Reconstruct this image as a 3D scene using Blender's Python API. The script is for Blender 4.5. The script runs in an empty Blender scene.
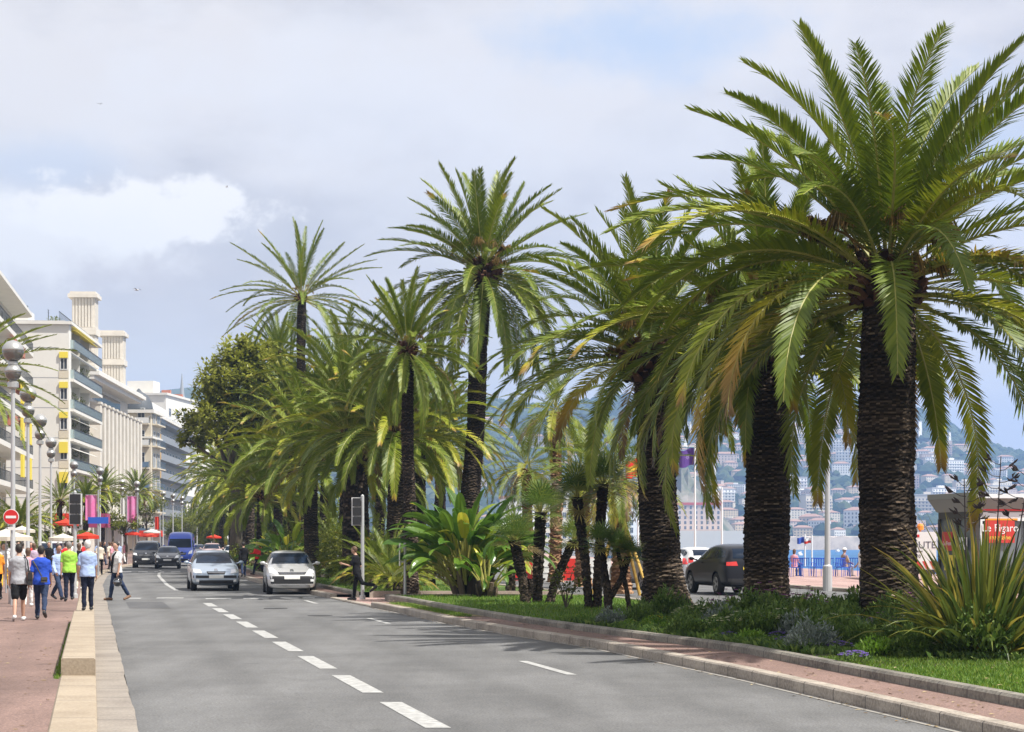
import bpy, bmesh, math, random
from math import sin, cos, pi, radians, sqrt, atan, atan2, exp
from mathutils import Vector, Matrix
from mathutils.bvhtree import BVHTree

scene = bpy.context.scene
COL = scene.collection
rnd = random.Random(7)
F, HOR, EYE = 1950.0, 541.0, 1.8        # focal length in pixels, horizon row, eye height
SL = -0.2154                            # the road runs this much to the left per metre of depth

def interp(tab, v):
    if v <= tab[0][0]: return tab[0][1]
    for (a, p), (b, q) in zip(tab, tab[1:]):
        if v <= b: return p + (q - p) * (v - a) / (b - a)
    return tab[-1][1]
CT = [(0,0),(80,0),(100,.35),(115,.9),(130,1.7),(143,2.8),(166,4.9),(190,7.6),(216,10.9),(240,14.5),(267,18.7),(310,26),(350,33.5),(420,48),(500,66),(700,118),(1000,215),(1500,400),(2600,900)]
def cr(d): return interp(CT, d)
def RX(u, d): return u + cr(d) + SL * d
def rot_road(d): return -atan(SL + (cr(d + 4) - cr(d - 4)) / 8)
def G(px, py, z=0.0):
    d = F * (EYE - z) / (py - HOR)
    return ((px - 512) / F * d, d, z)
def Wp(px, py, d): return Vector(((px - 512) / F * d, d, EYE - (py - HOR) / F * d))
def X(px, d): return (px - 512) / F * d
def Z(py, d): return EYE - (py - HOR) / F * d

# ---------------------------------------------------------------- materials
MATS = {}
def nt(m):
    m.use_nodes = True
    t = m.node_tree
    return t, t.nodes, t.links, t.nodes['Principled BSDF']
def M(name, col, rough=.6, metal=0., var=0., vs=4., bump=0., bs=40., spec=.5, coat=0., col2=None, stretch=(1,1,1), coords='Object', trans=0.):
    if name in MATS: return MATS[name]
    m = bpy.data.materials.new(name); t, N, L, P = nt(m)
    P.inputs['Roughness'].default_value = rough
    P.inputs['Metallic'].default_value = metal
    P.inputs['Specular IOR Level'].default_value = spec
    if coat: P.inputs['Coat Weight'].default_value = coat; P.inputs['Coat Roughness'].default_value = .06
    c = tuple(col) + (1,)
    P.inputs['Base Color'].default_value = c
    if var or bump or col2:
        tc = N.new('ShaderNodeTexCoord'); mp = N.new('ShaderNodeMapping'); mp.inputs['Scale'].default_value = stretch
        L.new(tc.outputs[coords], mp.inputs[0])
    if var or col2:
        n = N.new('ShaderNodeTexNoise'); n.inputs['Scale'].default_value = vs; n.inputs['Detail'].default_value = 7; n.inputs['Roughness'].default_value = .65
        L.new(mp.outputs[0], n.inputs['Vector'])
        r = N.new('ShaderNodeValToRGB'); r.color_ramp.elements[0].position = .33; r.color_ramp.elements[1].position = .68
        if col2: a, b = c, tuple(col2) + (1,)
        else:
            a = tuple(x * (1 - var) for x in col) + (1,); b = tuple(min(1, x * (1 + var)) for x in col) + (1,)
        r.color_ramp.elements[0].color = a; r.color_ramp.elements[1].color = b
        L.new(n.outputs['Fac'], r.inputs[0]); L.new(r.outputs[0], P.inputs['Base Color'])
    if bump:
        n2 = N.new('ShaderNodeTexNoise'); n2.inputs['Scale'].default_value = bs; n2.inputs['Detail'].default_value = 5
        L.new(mp.outputs[0], n2.inputs['Vector'])
        b = N.new('ShaderNodeBump'); b.inputs['Strength'].default_value = bump; b.inputs['Distance'].default_value = .02
        L.new(n2.outputs['Fac'], b.inputs['Height']); L.new(b.outputs[0], P.inputs['Normal'])
    if trans:
        tr = N.new('ShaderNodeBsdfTranslucent'); tr.inputs[0].default_value = c
        mx = N.new('ShaderNodeMixShader'); mx.inputs[0].default_value = trans
        L.new(P.outputs[0], mx.inputs[1]); L.new(tr.outputs[0], mx.inputs[2]); L.new(mx.outputs[0], N['Material Output'].inputs[0])
    MATS[name] = m
    return m
def tint_mat(name, stops, rough=.5, trans=.3, spec=.4, bump=0, bs=30):
    """leaf or bark colour looked up from the per-face attribute 'tint' (a leaf's own colour)"""
    if name in MATS: return MATS[name]
    m = bpy.data.materials.new(name); t, N, L, P = nt(m)
    P.inputs['Roughness'].default_value = rough; P.inputs['Specular IOR Level'].default_value = spec
    a = N.new('ShaderNodeAttribute'); a.attribute_name = 'tint'
    r = N.new('ShaderNodeValToRGB'); e = r.color_ramp.elements
    while len(e) < len(stops): e.new(.5)
    for el, (p, c) in zip(e, stops): el.position = p; el.color = tuple(c) + (1,)
    L.new(a.outputs['Fac'], r.inputs[0]); L.new(r.outputs[0], P.inputs['Base Color'])
    if bump:
        tc = N.new('ShaderNodeTexCoord'); n2 = N.new('ShaderNodeTexNoise'); n2.inputs['Scale'].default_value = bs
        L.new(tc.outputs['Object'], n2.inputs['Vector'])
        b = N.new('ShaderNodeBump'); b.inputs['Strength'].default_value = bump; b.inputs['Distance'].default_value = .03
        L.new(n2.outputs['Fac'], b.inputs['Height']); L.new(b.outputs[0], P.inputs['Normal'])
    if trans:
        tr = N.new('ShaderNodeBsdfTranslucent'); L.new(r.outputs[0], tr.inputs[0])
        mx = N.new('ShaderNodeMixShader'); mx.inputs[0].default_value = trans
        L.new(P.outputs[0], mx.inputs[1]); L.new(tr.outputs[0], mx.inputs[2]); L.new(mx.outputs[0], N['Material Output'].inputs[0])
    MATS[name] = m
    return m

# ---------------------------------------------------------------- mesh builder
def frame_of(d):
    d = d.normalized(); up = Vector((0, 0, 1)) if abs(d.z) < .95 else Vector((1, 0, 0))
    s = d.cross(up).normalized(); return s, s.cross(d).normalized()
class MB:
    def __init__(s): s.v = []; s.f = []; s.m = []; s.t = []
    def add(s, vs, fs, mi=0, tint=0.):
        k = len(s.v); s.v.extend([tuple(p) for p in vs])
        for f in fs: s.f.append(tuple(k + i for i in f)); s.m.append(mi); s.t.append(tint)
    def box(s, x0, x1, y0, y1, z0, z1, mi=0, tint=0.):
        s.add([(x0,y0,z0),(x1,y0,z0),(x1,y1,z0),(x0,y1,z0),(x0,y0,z1),(x1,y0,z1),(x1,y1,z1),(x0,y1,z1)],
              [(0,3,2,1),(4,5,6,7),(0,1,5,4),(1,2,6,5),(2,3,7,6),(3,0,4,7)], mi, tint)
    def tube(s, pts, rad, n=8, mi=0, caps=True, tint=0., sx=1., sy=1.):
        pts = [Vector(p) for p in pts]
        if not isinstance(rad, (list, tuple)): rad = [rad] * len(pts)
        k = len(s.v); m = len(pts)
        for i, p in enumerate(pts):
            d = pts[min(i + 1, m - 1)] - pts[max(i - 1, 0)]
            a, b = frame_of(d)
            for j in range(n):
                w = 2 * pi * j / n; s.v.append(tuple(p + a * (cos(w) * rad[i] * sx) + b * (sin(w) * rad[i] * sy)))
        for i in range(m - 1):
            for j in range(n):
                j2 = (j + 1) % n
                s.f.append((k + i*n + j, k + i*n + j2, k + (i+1)*n + j2, k + (i+1)*n + j)); s.m.append(mi); s.t.append(tint)
        if caps:
            s.f.append(tuple(k + j for j in reversed(range(n)))); s.f.append(tuple(k + (m-1)*n + j for j in range(n)))
            s.m += [mi, mi]; s.t += [tint, tint]
    def lathe(s, prof, n=16, c=(0,0,0), mi=0, tint=0., ex=1., ey=1.):
        k = len(s.v)
        for r, z in prof:
            for j in range(n):
                w = 2 * pi * j / n; s.v.append((c[0] + r * cos(w) * ex, c[1] + r * sin(w) * ey, c[2] + z))
        for i in range(len(prof) - 1):
            for j in range(n):
                j2 = (j + 1) % n
                s.f.append((k+i*n+j, k+i*n+j2, k+(i+1)*n+j2, k+(i+1)*n+j)); s.m.append(mi); s.t.append(tint)
        s.f.append(tuple(k + j for j in reversed(range(n)))); s.f.append(tuple(k + (len(prof)-1)*n + j for j in range(n)))
        s.m += [mi, mi]; s.t += [tint, tint]
    def ball(s, c, r, n=12, mi=0, ex=1., ey=1., ez=1.):
        h = n // 2
        s.lathe([(max(.001, r * sin(pi * i / h)), -r * ez * cos(pi * i / h)) for i in range(h + 1)], n, c, mi, 0, ex, ey)
    def prism(s, poly, y0, y1, mi=0):      # polygon in x,z extruded in y
        n = len(poly)
        s.add([(x, y0, z) for x, z in poly] + [(x, y1, z) for x, z in poly],
              [tuple(range(n)), tuple(reversed(range(n, 2*n)))] + [(i, i + n, (i+1) % n + n, (i+1) % n) for i in range(n)], mi)
    def mesh(s, name, mats, smooth=False):
        me = bpy.data.meshes.new(name); me.from_pydata(s.v, [], s.f)
        if not isinstance(mats, (list, tuple)): mats = [mats]
        for m in mats: me.materials.append(m)
        if len(mats) > 1: me.polygons.foreach_set('material_index', s.m)
        if any(s.t):
            a = me.attributes.new('tint', 'FLOAT', 'FACE'); a.data.foreach_set('value', s.t)
        if smooth: me.polygons.foreach_set('use_smooth', [True] * len(me.polygons))
        me.update(); return me
    def build(s, name, mats, parent=None, smooth=False, loc=None, rz=0., **tags):
        return link(name, s.mesh(name, mats, smooth), parent, loc, rz, **tags)
def link(name, me, parent=None, loc=None, rz=0., **tags):
    o = bpy.data.objects.new(name, me); COL.objects.link(o)
    if parent: o.parent = parent
    if loc is not None: o.location = loc
    if rz: o.rotation_euler.z = rz
    for k, v in tags.items(): o[k] = v
    return o
def thing(name, label, cat, loc=(0,0,0), rz=0., group=None, sc=1.):
    o = bpy.data.objects.new(name, None); COL.objects.link(o); o.location = loc; o.rotation_euler.z = rz
    o.empty_display_size = .1
    if sc != 1.: o.scale = (sc,) * 3
    o['label'] = label; o['category'] = cat
    if group: o['group'] = group
    return o
def dup(root, loc, rz=0., label=None, group=None, sc=None):
    r = root.copy(); COL.objects.link(r); r.location = loc; r.rotation_euler.z = rz
    if sc: r.scale = (sc,) * 3 if not isinstance(sc, tuple) else sc
    if label: r['label'] = label
    if group: r['group'] = group
    for ch in root.children:
        c = ch.copy(); COL.objects.link(c); c.parent = r
        for g in ch.children:
            d = g.copy(); COL.objects.link(d); d.parent = c
    return r
def evaluated(me, mods):
    """bake modifiers on a mesh and return the new mesh"""
    o = bpy.data.objects.new('tmp', me); COL.objects.link(o)
    for kind, props in mods:
        md = o.modifiers.new(kind, kind)
        for k, v in props.items(): setattr(md, k, v)
    dg = bpy.context.evaluated_depsgraph_get()
    out = bpy.data.meshes.new_from_object(o.evaluated_get(dg), preserve_all_data_layers=True, depsgraph=dg)
    bpy.data.objects.remove(o)
    return out
def text_mesh(s, size, mat, extrude=.004, shear=0.):
    cu = bpy.data.curves.new('lettering', 'FONT'); cu.body = s; cu.size = size; cu.extrude = extrude; cu.align_x = 'CENTER'; cu.align_y = 'CENTER'; cu.shear = shear
    o = bpy.data.objects.new('lettering', cu); COL.objects.link(o)
    dg = bpy.context.evaluated_depsgraph_get(); me = bpy.data.meshes.new_from_object(o.evaluated_get(dg)); bpy.data.objects.remove(o)
    me.materials.clear(); me.materials.append(mat); return me
def nth(n): return '%d%s' % (n, 'th' if 10 <= n % 100 <= 20 else {1:'st', 2:'nd', 3:'rd'}.get(n % 10, 'th'))
ORD = 'first second third fourth fifth sixth seventh eighth ninth tenth eleventh twelfth thirteenth fourteenth fifteenth sixteenth'.split()

# ---------------------------------------------------------------- camera, sky, sun, haze
cam = bpy.data.cameras.new('camera'); co = bpy.data.objects.new('camera', cam); COL.objects.link(co)
co.location = (0, 0, EYE); co.rotation_euler = (radians(90), 0, 0)
cam.sensor_width = 36; cam.lens = F / 1024 * 36; cam.shift_y = (HOR - 366) / 1024
cam.clip_start = .5; cam.clip_end = 20000
scene.camera = co
SUN_EL, SUN_TO = radians(57), Vector((.88, -.47))      # sun stands to the right, a little behind the camera
s = bpy.data.lights.new('sun', 'SUN'); s.energy = 5.0; s.angle = radians(.6); s.color = (1, .955, .88)
so = bpy.data.objects.new('sun', s); COL.objects.link(so)
d = Vector((SUN_TO.x * cos(SUN_EL), SUN_TO.y * cos(SUN_EL), sin(SUN_EL))).normalized()
so.rotation_euler = d.to_track_quat('Z', 'Y').to_euler(); so.location = (60, -20, 80)
w = bpy.data.worlds.new('World'); scene.world = w; w.use_nodes = True
wn, wl = w.node_tree.nodes, w.node_tree.links
bg = wn['Background']; bg.inputs['Strength'].default_value = .088
sky = wn.new('ShaderNodeTexSky'); sky.sky_type = 'NISHITA'; sky.sun_disc = False
sky.sun_elevation = SUN_EL; sky.sun_rotation = atan2(SUN_TO.x, SUN_TO.y); sky.altitude = 0; sky.air_density = 1.; sky.dust_density = 1.5
tc = wn.new('ShaderNodeTexCoord')
def vmath(op, a, b=None):
    n = wn.new('ShaderNodeVectorMath'); n.operation = op
    for i, q in enumerate((a, b)):
        if q is None: continue
        if isinstance(q, tuple): n.inputs[i].default_value = q
        else: wl.new(q, n.inputs[i])
    return n
def wmath(op, a, b, clamp=False):
    n = wn.new('ShaderNodeMath'); n.operation = op; n.use_clamp = clamp
    for i, q in enumerate((a, b)):
        if isinstance(q, (int, float)): n.inputs[i].default_value = q
        else: wl.new(q, n.inputs[i])
    return n.outputs[0]
def wnoise(scale, detail, st, off=(0,0,0), rough=.55):
    mp = wn.new('ShaderNodeMapping'); mp.inputs['Scale'].default_value = st; mp.inputs['Location'].default_value = off
    wl.new(tc.outputs['Generated'], mp.inputs[0])
    n = wn.new('ShaderNodeTexNoise'); n.inputs['Scale'].default_value = scale; n.inputs['Detail'].default_value = detail; n.inputs['Roughness'].default_value = rough
    wl.new(mp.outputs[0], n.inputs['Vector']); return n.outputs['Fac']
def ramp(fac, stops, interp_='LINEAR'):
    r = wn.new('ShaderNodeValToRGB'); e = r.color_ramp.elements; r.color_ramp.interpolation = interp_
    while len(e) < len(stops): e.new(.5)
    for el, (p, c) in zip(e, stops): el.position = p; el.color = (c, c, c, 1) if isinstance(c, (int, float)) else tuple(c) + (1,)
    wl.new(fac, r.inputs[0]); return r.outputs[0]
def blob(px, py, sx, sy, warp=.5, soft=(.3, 1.)):
    dv = Vector(((px - 512) / F, 1, (HOR - py) / F)).normalized()
    sub = vmath('SUBTRACT', tc.outputs['Generated'], tuple(dv))
    mul = vmath('MULTIPLY', sub.outputs[0], (F / sx, F / 900., F / sy))
    ln = vmath('LENGTH', mul.outputs[0]).outputs['Value']
    n = wmath('MULTIPLY', wmath('SUBTRACT', wnoise(22, 9, (1, 1, 1.4), (px * .01, py * .01, 0), .62), .5), warp * 4)
    v = wmath('ADD', ln, n)
    return ramp(v, [(soft[0], 1.), (soft[1], 0.)], 'EASE')
def mixc(fac, a, b):
    n = wn.new('ShaderNodeMix'); n.data_type = 'RGBA'
    wl.new(fac, n.inputs[0])
    for i, q in ((6, a), (7, b)):
        if isinstance(q, tuple): n.inputs[i].default_value = q + (1,)
        else: wl.new(q, n.inputs[i])
    return n.outputs[2]
big = wnoise(5.0, 8, (1, 1, 2.4), (3.1, .4, 1.7))
fine = wnoise(9, 8, (1, 1, 2.2), (1.2, 5.3, .3))
grey = mixc(ramp(big, [(.41, 0.), (.57, 1.)]), (5.1, 4.95, 5.05), (6.8, 6.5, 6.35))
grey = mixc(wmath('MULTIPLY', ramp(fine, [(.42, 0.), (.66, 1.)]), .6), grey, (6.9, 6.7, 6.6))
blue = wmath('MAXIMUM', blob(640, 40, 190, 60, .35, (.1, 1.)), wmath('MULTIPLY', blob(30, 165, 130, 40, .3, (.1, 1.)), .5))
blue = wmath('MAXIMUM', blue, wmath('MULTIPLY', blob(980, 160, 190, 110, .35, (.1, 1.)), .7))
skyc = vmath('MULTIPLY', sky.outputs[0], (1.0, 1.0, 1.0)).outputs[0]
c = mixc(wmath('MULTIPLY', blue, .8), grey, (4.3, 5.3, 6.9))
c = mixc(wmath('MULTIPLY', blob(330, 90, 330, 120, .5, (.1, 1.1)), .6), c, (7.0, 6.95, 7.1))
c = mixc(wmath('MULTIPLY', blob(60, 262, 260, 50, .3, (.2, .95)), .75), c, (6.1, 5.6, 5.4))
c = mixc(wmath('MULTIPLY', blob(125, 216, 185, 46, .70, (.55, .95)), .95), c, (8.6, 8.3, 7.9))
c = mixc(wmath('MULTIPLY', blob(30, 240, 170, 50, .6, (.3, 1.1)), .8), c, (8.2, 8.0, 7.7))
c = mixc(wmath('MULTIPLY', blob(640, 170, 300, 80, .5, (.1, 1.1)), .5), c, (7.0, 6.9, 6.9))
c = mixc(wmath('MULTIPLY', blob(330, 330, 300, 90, .3, (.2, 1.)), .5), c, (6.0, 5.4, 5.15))
# thin veil over the clear sky everywhere else
cover = ramp(wnoise(1.6, 5, (1, 1, 1.5), (8.3, 2.2, 1.)), [(.28, .93), (.5, 1.)])
c = mixc(cover, skyc, c)
wl.new(c, bg.inputs['Color'])
scene.view_settings.view_transform = 'Standard'; scene.view_settings.look = 'None'
scene.view_settings.exposure = 0.62; scene.view_settings.gamma = 1
scene.cycles.max_bounces = 7; scene.cycles.transparent_max_bounces = 6; scene.cycles.volume_bounces = 1
scene.cycles.use_denoising = True
scene.cycles.sample_clamp_indirect = 6
hz = MB(); hz.box(-2600, 2600, -60, 5200, -9, 330)
m = bpy.data.materials.new('haze_air'); m.use_nodes = True; N, L = m.node_tree.nodes, m.node_tree.links
N.remove(N['Principled BSDF']); pv = N.new('ShaderNodeVolumePrincipled'); pv.inputs['Density'].default_value = .00024
pv.inputs['Color'].default_value = (.42, .62, 1., 1); pv.inputs['Anisotropy'].default_value = .3
L.new(pv.outputs[0], N['Material Output'].inputs['Volume'])
hz.build('haze', m, kind='stuff', label='faint blue sea haze in the air')
# ---------------------------------------------------------------- ground, road, pavements, kerbs
K1 = [(3,8.0),(15,8.1),(18.5,8.24),(25.4,8.48),(32.5,8.47),(37,8.05),(42.5,7.75),(48.7,7.7),(56,7.5),(65,7.4),(78,7.1),(92,7.0),(400,7.0)]
K2 = [(3,9.1),(19.4,9.28),(24.1,9.46),(29.2,9.7),(32.5,9.4),(36.2,9.06),(40.2,8.77),(46,8.62),(54.3,8.6),(57,8.55),(60,8.1),(72,8.2),(85,8.0),(400,8.0)]
def k1(d): return interp(K1, d)
def k2(d): return interp(K2, d)
def ds(a, b, st=2.0):
    n = max(1, int(round((b - a) / st))); return [a + (b - a) * i / n for i in range(n + 1)]
def strip(name, ua, ub, dd, z, mat, kind='structure', **kw):
    fa = ua if callable(ua) else (lambda d: ua); fb = ub if callable(ub) else (lambda d: ub)
    b = MB(); vs = []
    for d in dd: vs += [(RX(fa(d), d), d, z), (RX(fb(d), d), d, z)]
    b.add(vs, [(2*i, 2*i+1, 2*i+3, 2*i+2) for i in range(len(dd) - 1)])
    return b.build(name, mat, kind=kind, **kw)
def kerb(name, ua, ub, dd, z0, z1, mat, kind='structure', gap=None, mb=None, mi=0, soft=.02):
    """a stone kerb: box section with a softened top edge following the road"""
    fa = ua if callable(ua) else (lambda d: ua); fb = ub if callable(ub) else (lambda d: ub)
    b = mb or MB(); vs = []
    for d in dd:
        a, c = RX(fa(d), d), RX(fb(d), d)
        vs += [(a, d, z0), (a, d, z1 - soft), (a + soft, d, z1), (c - soft, d, z1), (c, d, z1 - soft), (c, d, z0)]
    fs = []
    for i in range(len(dd) - 1):
        for j in range(5): fs.append((6*i+j, 6*i+6+j, 6*i+7+j, 6*i+j+1))
    n = 6 * (len(dd) - 1); fs += [(0,1,2,3,4,5), tuple(n + j for j in (5,4,3,2,1,0))]
    b.add(vs, fs, mi)
    return None if mb else b.build(name, mat, kind=kind)

DIRT = True
def stone_mat(name, c1, c2, joint=1.0, jw=.012, vs=30, bump=.3, jcol=(.10,.09,.08)):
    """stone with joints every metre along the road, speckle and stains"""
    m = bpy.data.materials.new(name); t, N, L, P = nt(m); P.inputs['Roughness'].default_value = .8
    tc = N.new('ShaderNodeTexCoord')
    n = N.new('ShaderNodeTexNoise'); n.inputs['Scale'].default_value = vs; n.inputs['Detail'].default_value = 8; L.new(tc.outputs['Object'], n.inputs['Vector'])
    n3 = N.new('ShaderNodeTexNoise'); n3.inputs['Scale'].default_value = 1.3; n3.inputs['Detail'].default_value = 6; L.new(tc.outputs['Object'], n3.inputs['Vector'])
    r = N.new('ShaderNodeValToRGB'); r.color_ramp.elements[0].position = .36; r.color_ramp.elements[1].position = .60
    r.color_ramp.elements[0].color = tuple(c1) + (1,); r.color_ramp.elements[1].color = tuple(c2) + (1,)
    ad = N.new('ShaderNodeMath'); ad.operation = 'MULTIPLY_ADD'; ad.inputs[1].default_value = .5
    L.new(n.outputs['Fac'], ad.inputs[0])
    h = N.new('ShaderNodeMath'); h.operation = 'MULTIPLY'; h.inputs[1].default_value = .5; L.new(n3.outputs['Fac'], h.inputs[0]); L.new(h.outputs[0], ad.inputs[2])
    L.new(ad.outputs[0], r.inputs[0])
    out = r.outputs[0]
    if joint:
        sp = N.new('ShaderNodeSeparateXYZ'); L.new(tc.outputs['Object'], sp.inputs[0])
        md = N.new('ShaderNodeMath'); md.operation = 'PINGPONG'; md.inputs[1].default_value = joint / 2; L.new(sp.outputs['Y'], md.inputs[0])
        lt = N.new('ShaderNodeMath'); lt.operation = 'LESS_THAN'; lt.inputs[1].default_value = jw; L.new(md.outputs[0], lt.inputs[0])
        mx = N.new('ShaderNodeMix'); mx.data_type = 'RGBA'; L.new(lt.outputs[0], mx.inputs[0]); L.new(out, mx.inputs[6]); mx.inputs[7].default_value = tuple(jcol) + (1,); out = mx.outputs[2]
    L.new(out, P.inputs['Base Color'])
    b = N.new('ShaderNodeBump'); b.inputs['Strength'].default_value = bump; b.inputs['Distance'].default_value = .01; L.new(n.outputs['Fac'], b.inputs['Height']); L.new(b.outputs[0], P.inputs['Normal'])
    MATS[name] = m; return m

def asphalt(name, c, patch):
    m = bpy.data.materials.new(name); t, N, L, P = nt(m); P.inputs['Roughness'].default_value = .82; P.inputs['Specular IOR Level'].default_value = .35
    tc = N.new('ShaderNodeTexCoord')
    def noise(sc, det, st=(1,1,1), rgh=.6):
        mp = N.new('ShaderNodeMapping'); mp.inputs['Scale'].default_value = st; mp.inputs['Rotation'].default_value = (0, 0, -.212); L.new(tc.outputs['Object'], mp.inputs[0])
        n = N.new('ShaderNodeTexNoise'); n.inputs['Scale'].default_value = sc; n.inputs['Detail'].default_value = det; n.inputs['Roughness'].default_value = rgh; L.new(mp.outputs[0], n.inputs['Vector']); return n.outputs['Fac']
    fine = noise(38, 4); mid = noise(6, 6, (1, .5, 1), .75); lanes = noise(.9, 4, (1, .05, 1)); blot = noise(.35, 6)
    def mr(x, a, b, c0, d0):
        n = N.new('ShaderNodeMapRange'); n.inputs[1].default_value = a; n.inputs[2].default_value = b; n.inputs[3].default_value = c0; n.inputs[4].default_value = d0; L.new(x, n.inputs[0]); return n.outputs[0]
    def mul(x, y):
        n = N.new('ShaderNodeMath'); n.operation = 'MULTIPLY'; L.new(x, n.inputs[0]); L.new(y, n.inputs[1]); return n.outputs[0]
    k = mul(mr(mid, .3, .7, .89, 1.11), mul(mul(mr(fine, .3, .7, .55, 1.45), mr(lanes, .3, .7, .84, 1.14)), mr(blot, .35, .65, 1 - patch, 1 + patch)))
    # tar-filled cracks
    vo = N.new('ShaderNodeTexVoronoi'); vo.feature = 'DISTANCE_TO_EDGE'; vo.inputs['Scale'].default_value = .16
    wv = N.new('ShaderNodeTexNoise'); wv.inputs['Scale'].default_value = .8; wv.inputs['Detail'].default_value = 4; L.new(tc.outputs['Object'], wv.inputs['Vector'])
    va = N.new('ShaderNodeVectorMath'); va.operation = 'MULTIPLY_ADD'; va.inputs[1].default_value = (1.6, 1.6, 0); L.new(wv.outputs['Color'], va.inputs[0]); L.new(tc.outputs['Object'], va.inputs[2]); L.new(va.outputs[0], vo.inputs['Vector'])
    sx = N.new('ShaderNodeSeparateXYZ'); L.new(tc.outputs['Object'], sx.inputs[0])
    uu = N.new('ShaderNodeMath'); uu.operation = 'MULTIPLY_ADD'; uu.inputs[1].default_value = .2154; L.new(sx.outputs['Y'], uu.inputs[0]); L.new(sx.outputs['X'], uu.inputs[2])
    wv2 = N.new('ShaderNodeMath'); wv2.operation = 'MULTIPLY'; wv2.inputs[1].default_value = 4.05; L.new(uu.outputs[0], wv2.inputs[0])
    sn = N.new('ShaderNodeMath'); sn.operation = 'SINE'; L.new(wv2.outputs[0], sn.inputs[0])
    k = mul(k, mr(sn.outputs[0], .1, 1., 1.03, .90))
    oil = noise(1.1, 3); k = mul(k, mr(oil, .66, .74, 1., .72))
    k = mul(k, mr(vo.outputs['Distance'], .0, .003, .86, 1.))
    cc = N.new('ShaderNodeVectorMath'); cc.operation = 'SCALE'; cc.inputs[0].default_value = c; L.new(k, cc.inputs['Scale']); L.new(cc.outputs[0], P.inputs['Base Color'])
    b = N.new('ShaderNodeBump'); b.inputs['Strength'].default_value = .35; b.inputs['Distance'].default_value = .01; L.new(fine, b.inputs['Height']); L.new(b.outputs[0], P.inputs['Normal'])
    MATS[name] = m; return m
ASPH = asphalt('worn_asphalt', (.130, .130, .130), .16)
RED = asphalt('red_asphalt', (.20, .132, .112), .14)
PINK = asphalt('pink_paving', (.36, .24, .215), .10)
GRAN = stone_mat('tan_granite', (.25, .20, .145), (.38, .315, .235), 2.13, .014)
GUTT = stone_mat('grey_gutter_stone', (.17, .145, .125), (.30, .265, .225), 1.4, .016)
KERB = stone_mat('pale_kerb_stone', (.20, .17, .14), (.42, .37, .31), 1.0, .012)
OLDK = stone_mat('weathered_grey_kerb', (.09, .082, .07), (.26, .24, .20), .8, .014, vs=22, bump=.6)
SOIL = M('planting_soil', (.05, .038, .026), .95, var=.4, vs=8, bump=.8, bs=20)
LAWN = M('lawn_green', (.05, .10, .012), .9, col2=(.13, .21, .03), vs=3.0, bump=.8, bs=90)
PAINT = M('worn_road_paint', (.24, .24, .235), .7, col2=(.48, .48, .465), vs=9, bump=.15, bs=60)

# one ground sheet out to the hills; the sea lies on the right of it
shore = lambda d: 43 if d < 250 else 43 + (d - 250) * .02
dd = ds(-40, 120, 10) + ds(130, 600, 20) + ds(650, 1500, 60)
b = MB(); vs = []
for d in dd:
    sx = RX(shore(d), d)
    vs += [(-2500, d, -.03), (sx, d, -.03), (sx + .6, d, -5.5)]
b.add(vs, [f for i in range(len(dd) - 1) for f in ((3*i, 3*i+1, 3*i+4, 3*i+3), (3*i+1, 3*i+2, 3*i+5, 3*i+4))])
b.build('ground', M('ground_pale', (.22, .20, .175), .9, var=.25, vs=.2), kind='structure')
b = MB(); b.add([(-2500, -50, -5), (2500, -50, -5), (2500, 5000, -5), (-2500, 5000, -5)], [(0,1,2,3)])
b.build('sea', M('sea_water', (.025, .12, .27), .5, spec=.12, var=.25, vs=.02, bump=.6, bs=.35, stretch=(1, .3, 1)), kind='structure')
D0, D1 = 3, 420
strip('road', .44, k1, ds(D0, D1, 2.5), 0.0, ASPH)
strip('gutter', .052, lambda d: .44 + .008 * sin(d * .7) + .006 * sin(d * 1.9) + .004 * sin(d * 4.3), ds(D0, D1, .5)[:260] + ds(133, D1, 4), .004, GUTT)
kerb('granite_kerb', -.41, .05, ds(D0, 300, 3), -.02, .062, GRAN)
strip('pavement', -30, -.41, ds(D0, D1, 3), .045, RED)
# raised granite bench block along the kerb
b = MB(); kerb('', -.40, .045, ds(25.2, 42.3, 1), .05, .285, None, mb=b, soft=.018)
b.build('granite_ledge', GRAN, label='long raised block of tan granite lying on the kerb beside the red pavement', category='ledge')
# moss and weeds in the joint beside the block
b = MB()
for i in range(900):
    d = 24.8 + rnd.random() ** 1.3 * 17; u = -.45 + rnd.gauss(0, .018); x = RX(u, d)
    h = rnd.uniform(.02, .07) * (1.5 if rnd.random() < .12 else 1); a = rnd.uniform(0, pi); w = .006
    lx, ly = rnd.gauss(0, .02), rnd.gauss(0, .02)
    b.add([(x - w*cos(a), d - w*sin(a), .045), (x + w*cos(a), d + w*sin(a), .045), (x + lx, d + ly, .045 + h)], [(0,1,2)], 0, rnd.uniform(.3, .7))
GRASSM = tint_mat('grass_blade', [(0, (.04,.09,.01)), (.4, (.10,.20,.018)), (.75, (.20,.29,.03)), (1, (.30,.27,.08))], .6, .35)
b.build('joint_weeds', GRASSM, kind='stuff', label='green moss and grass in the joint beside the granite block')

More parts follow.
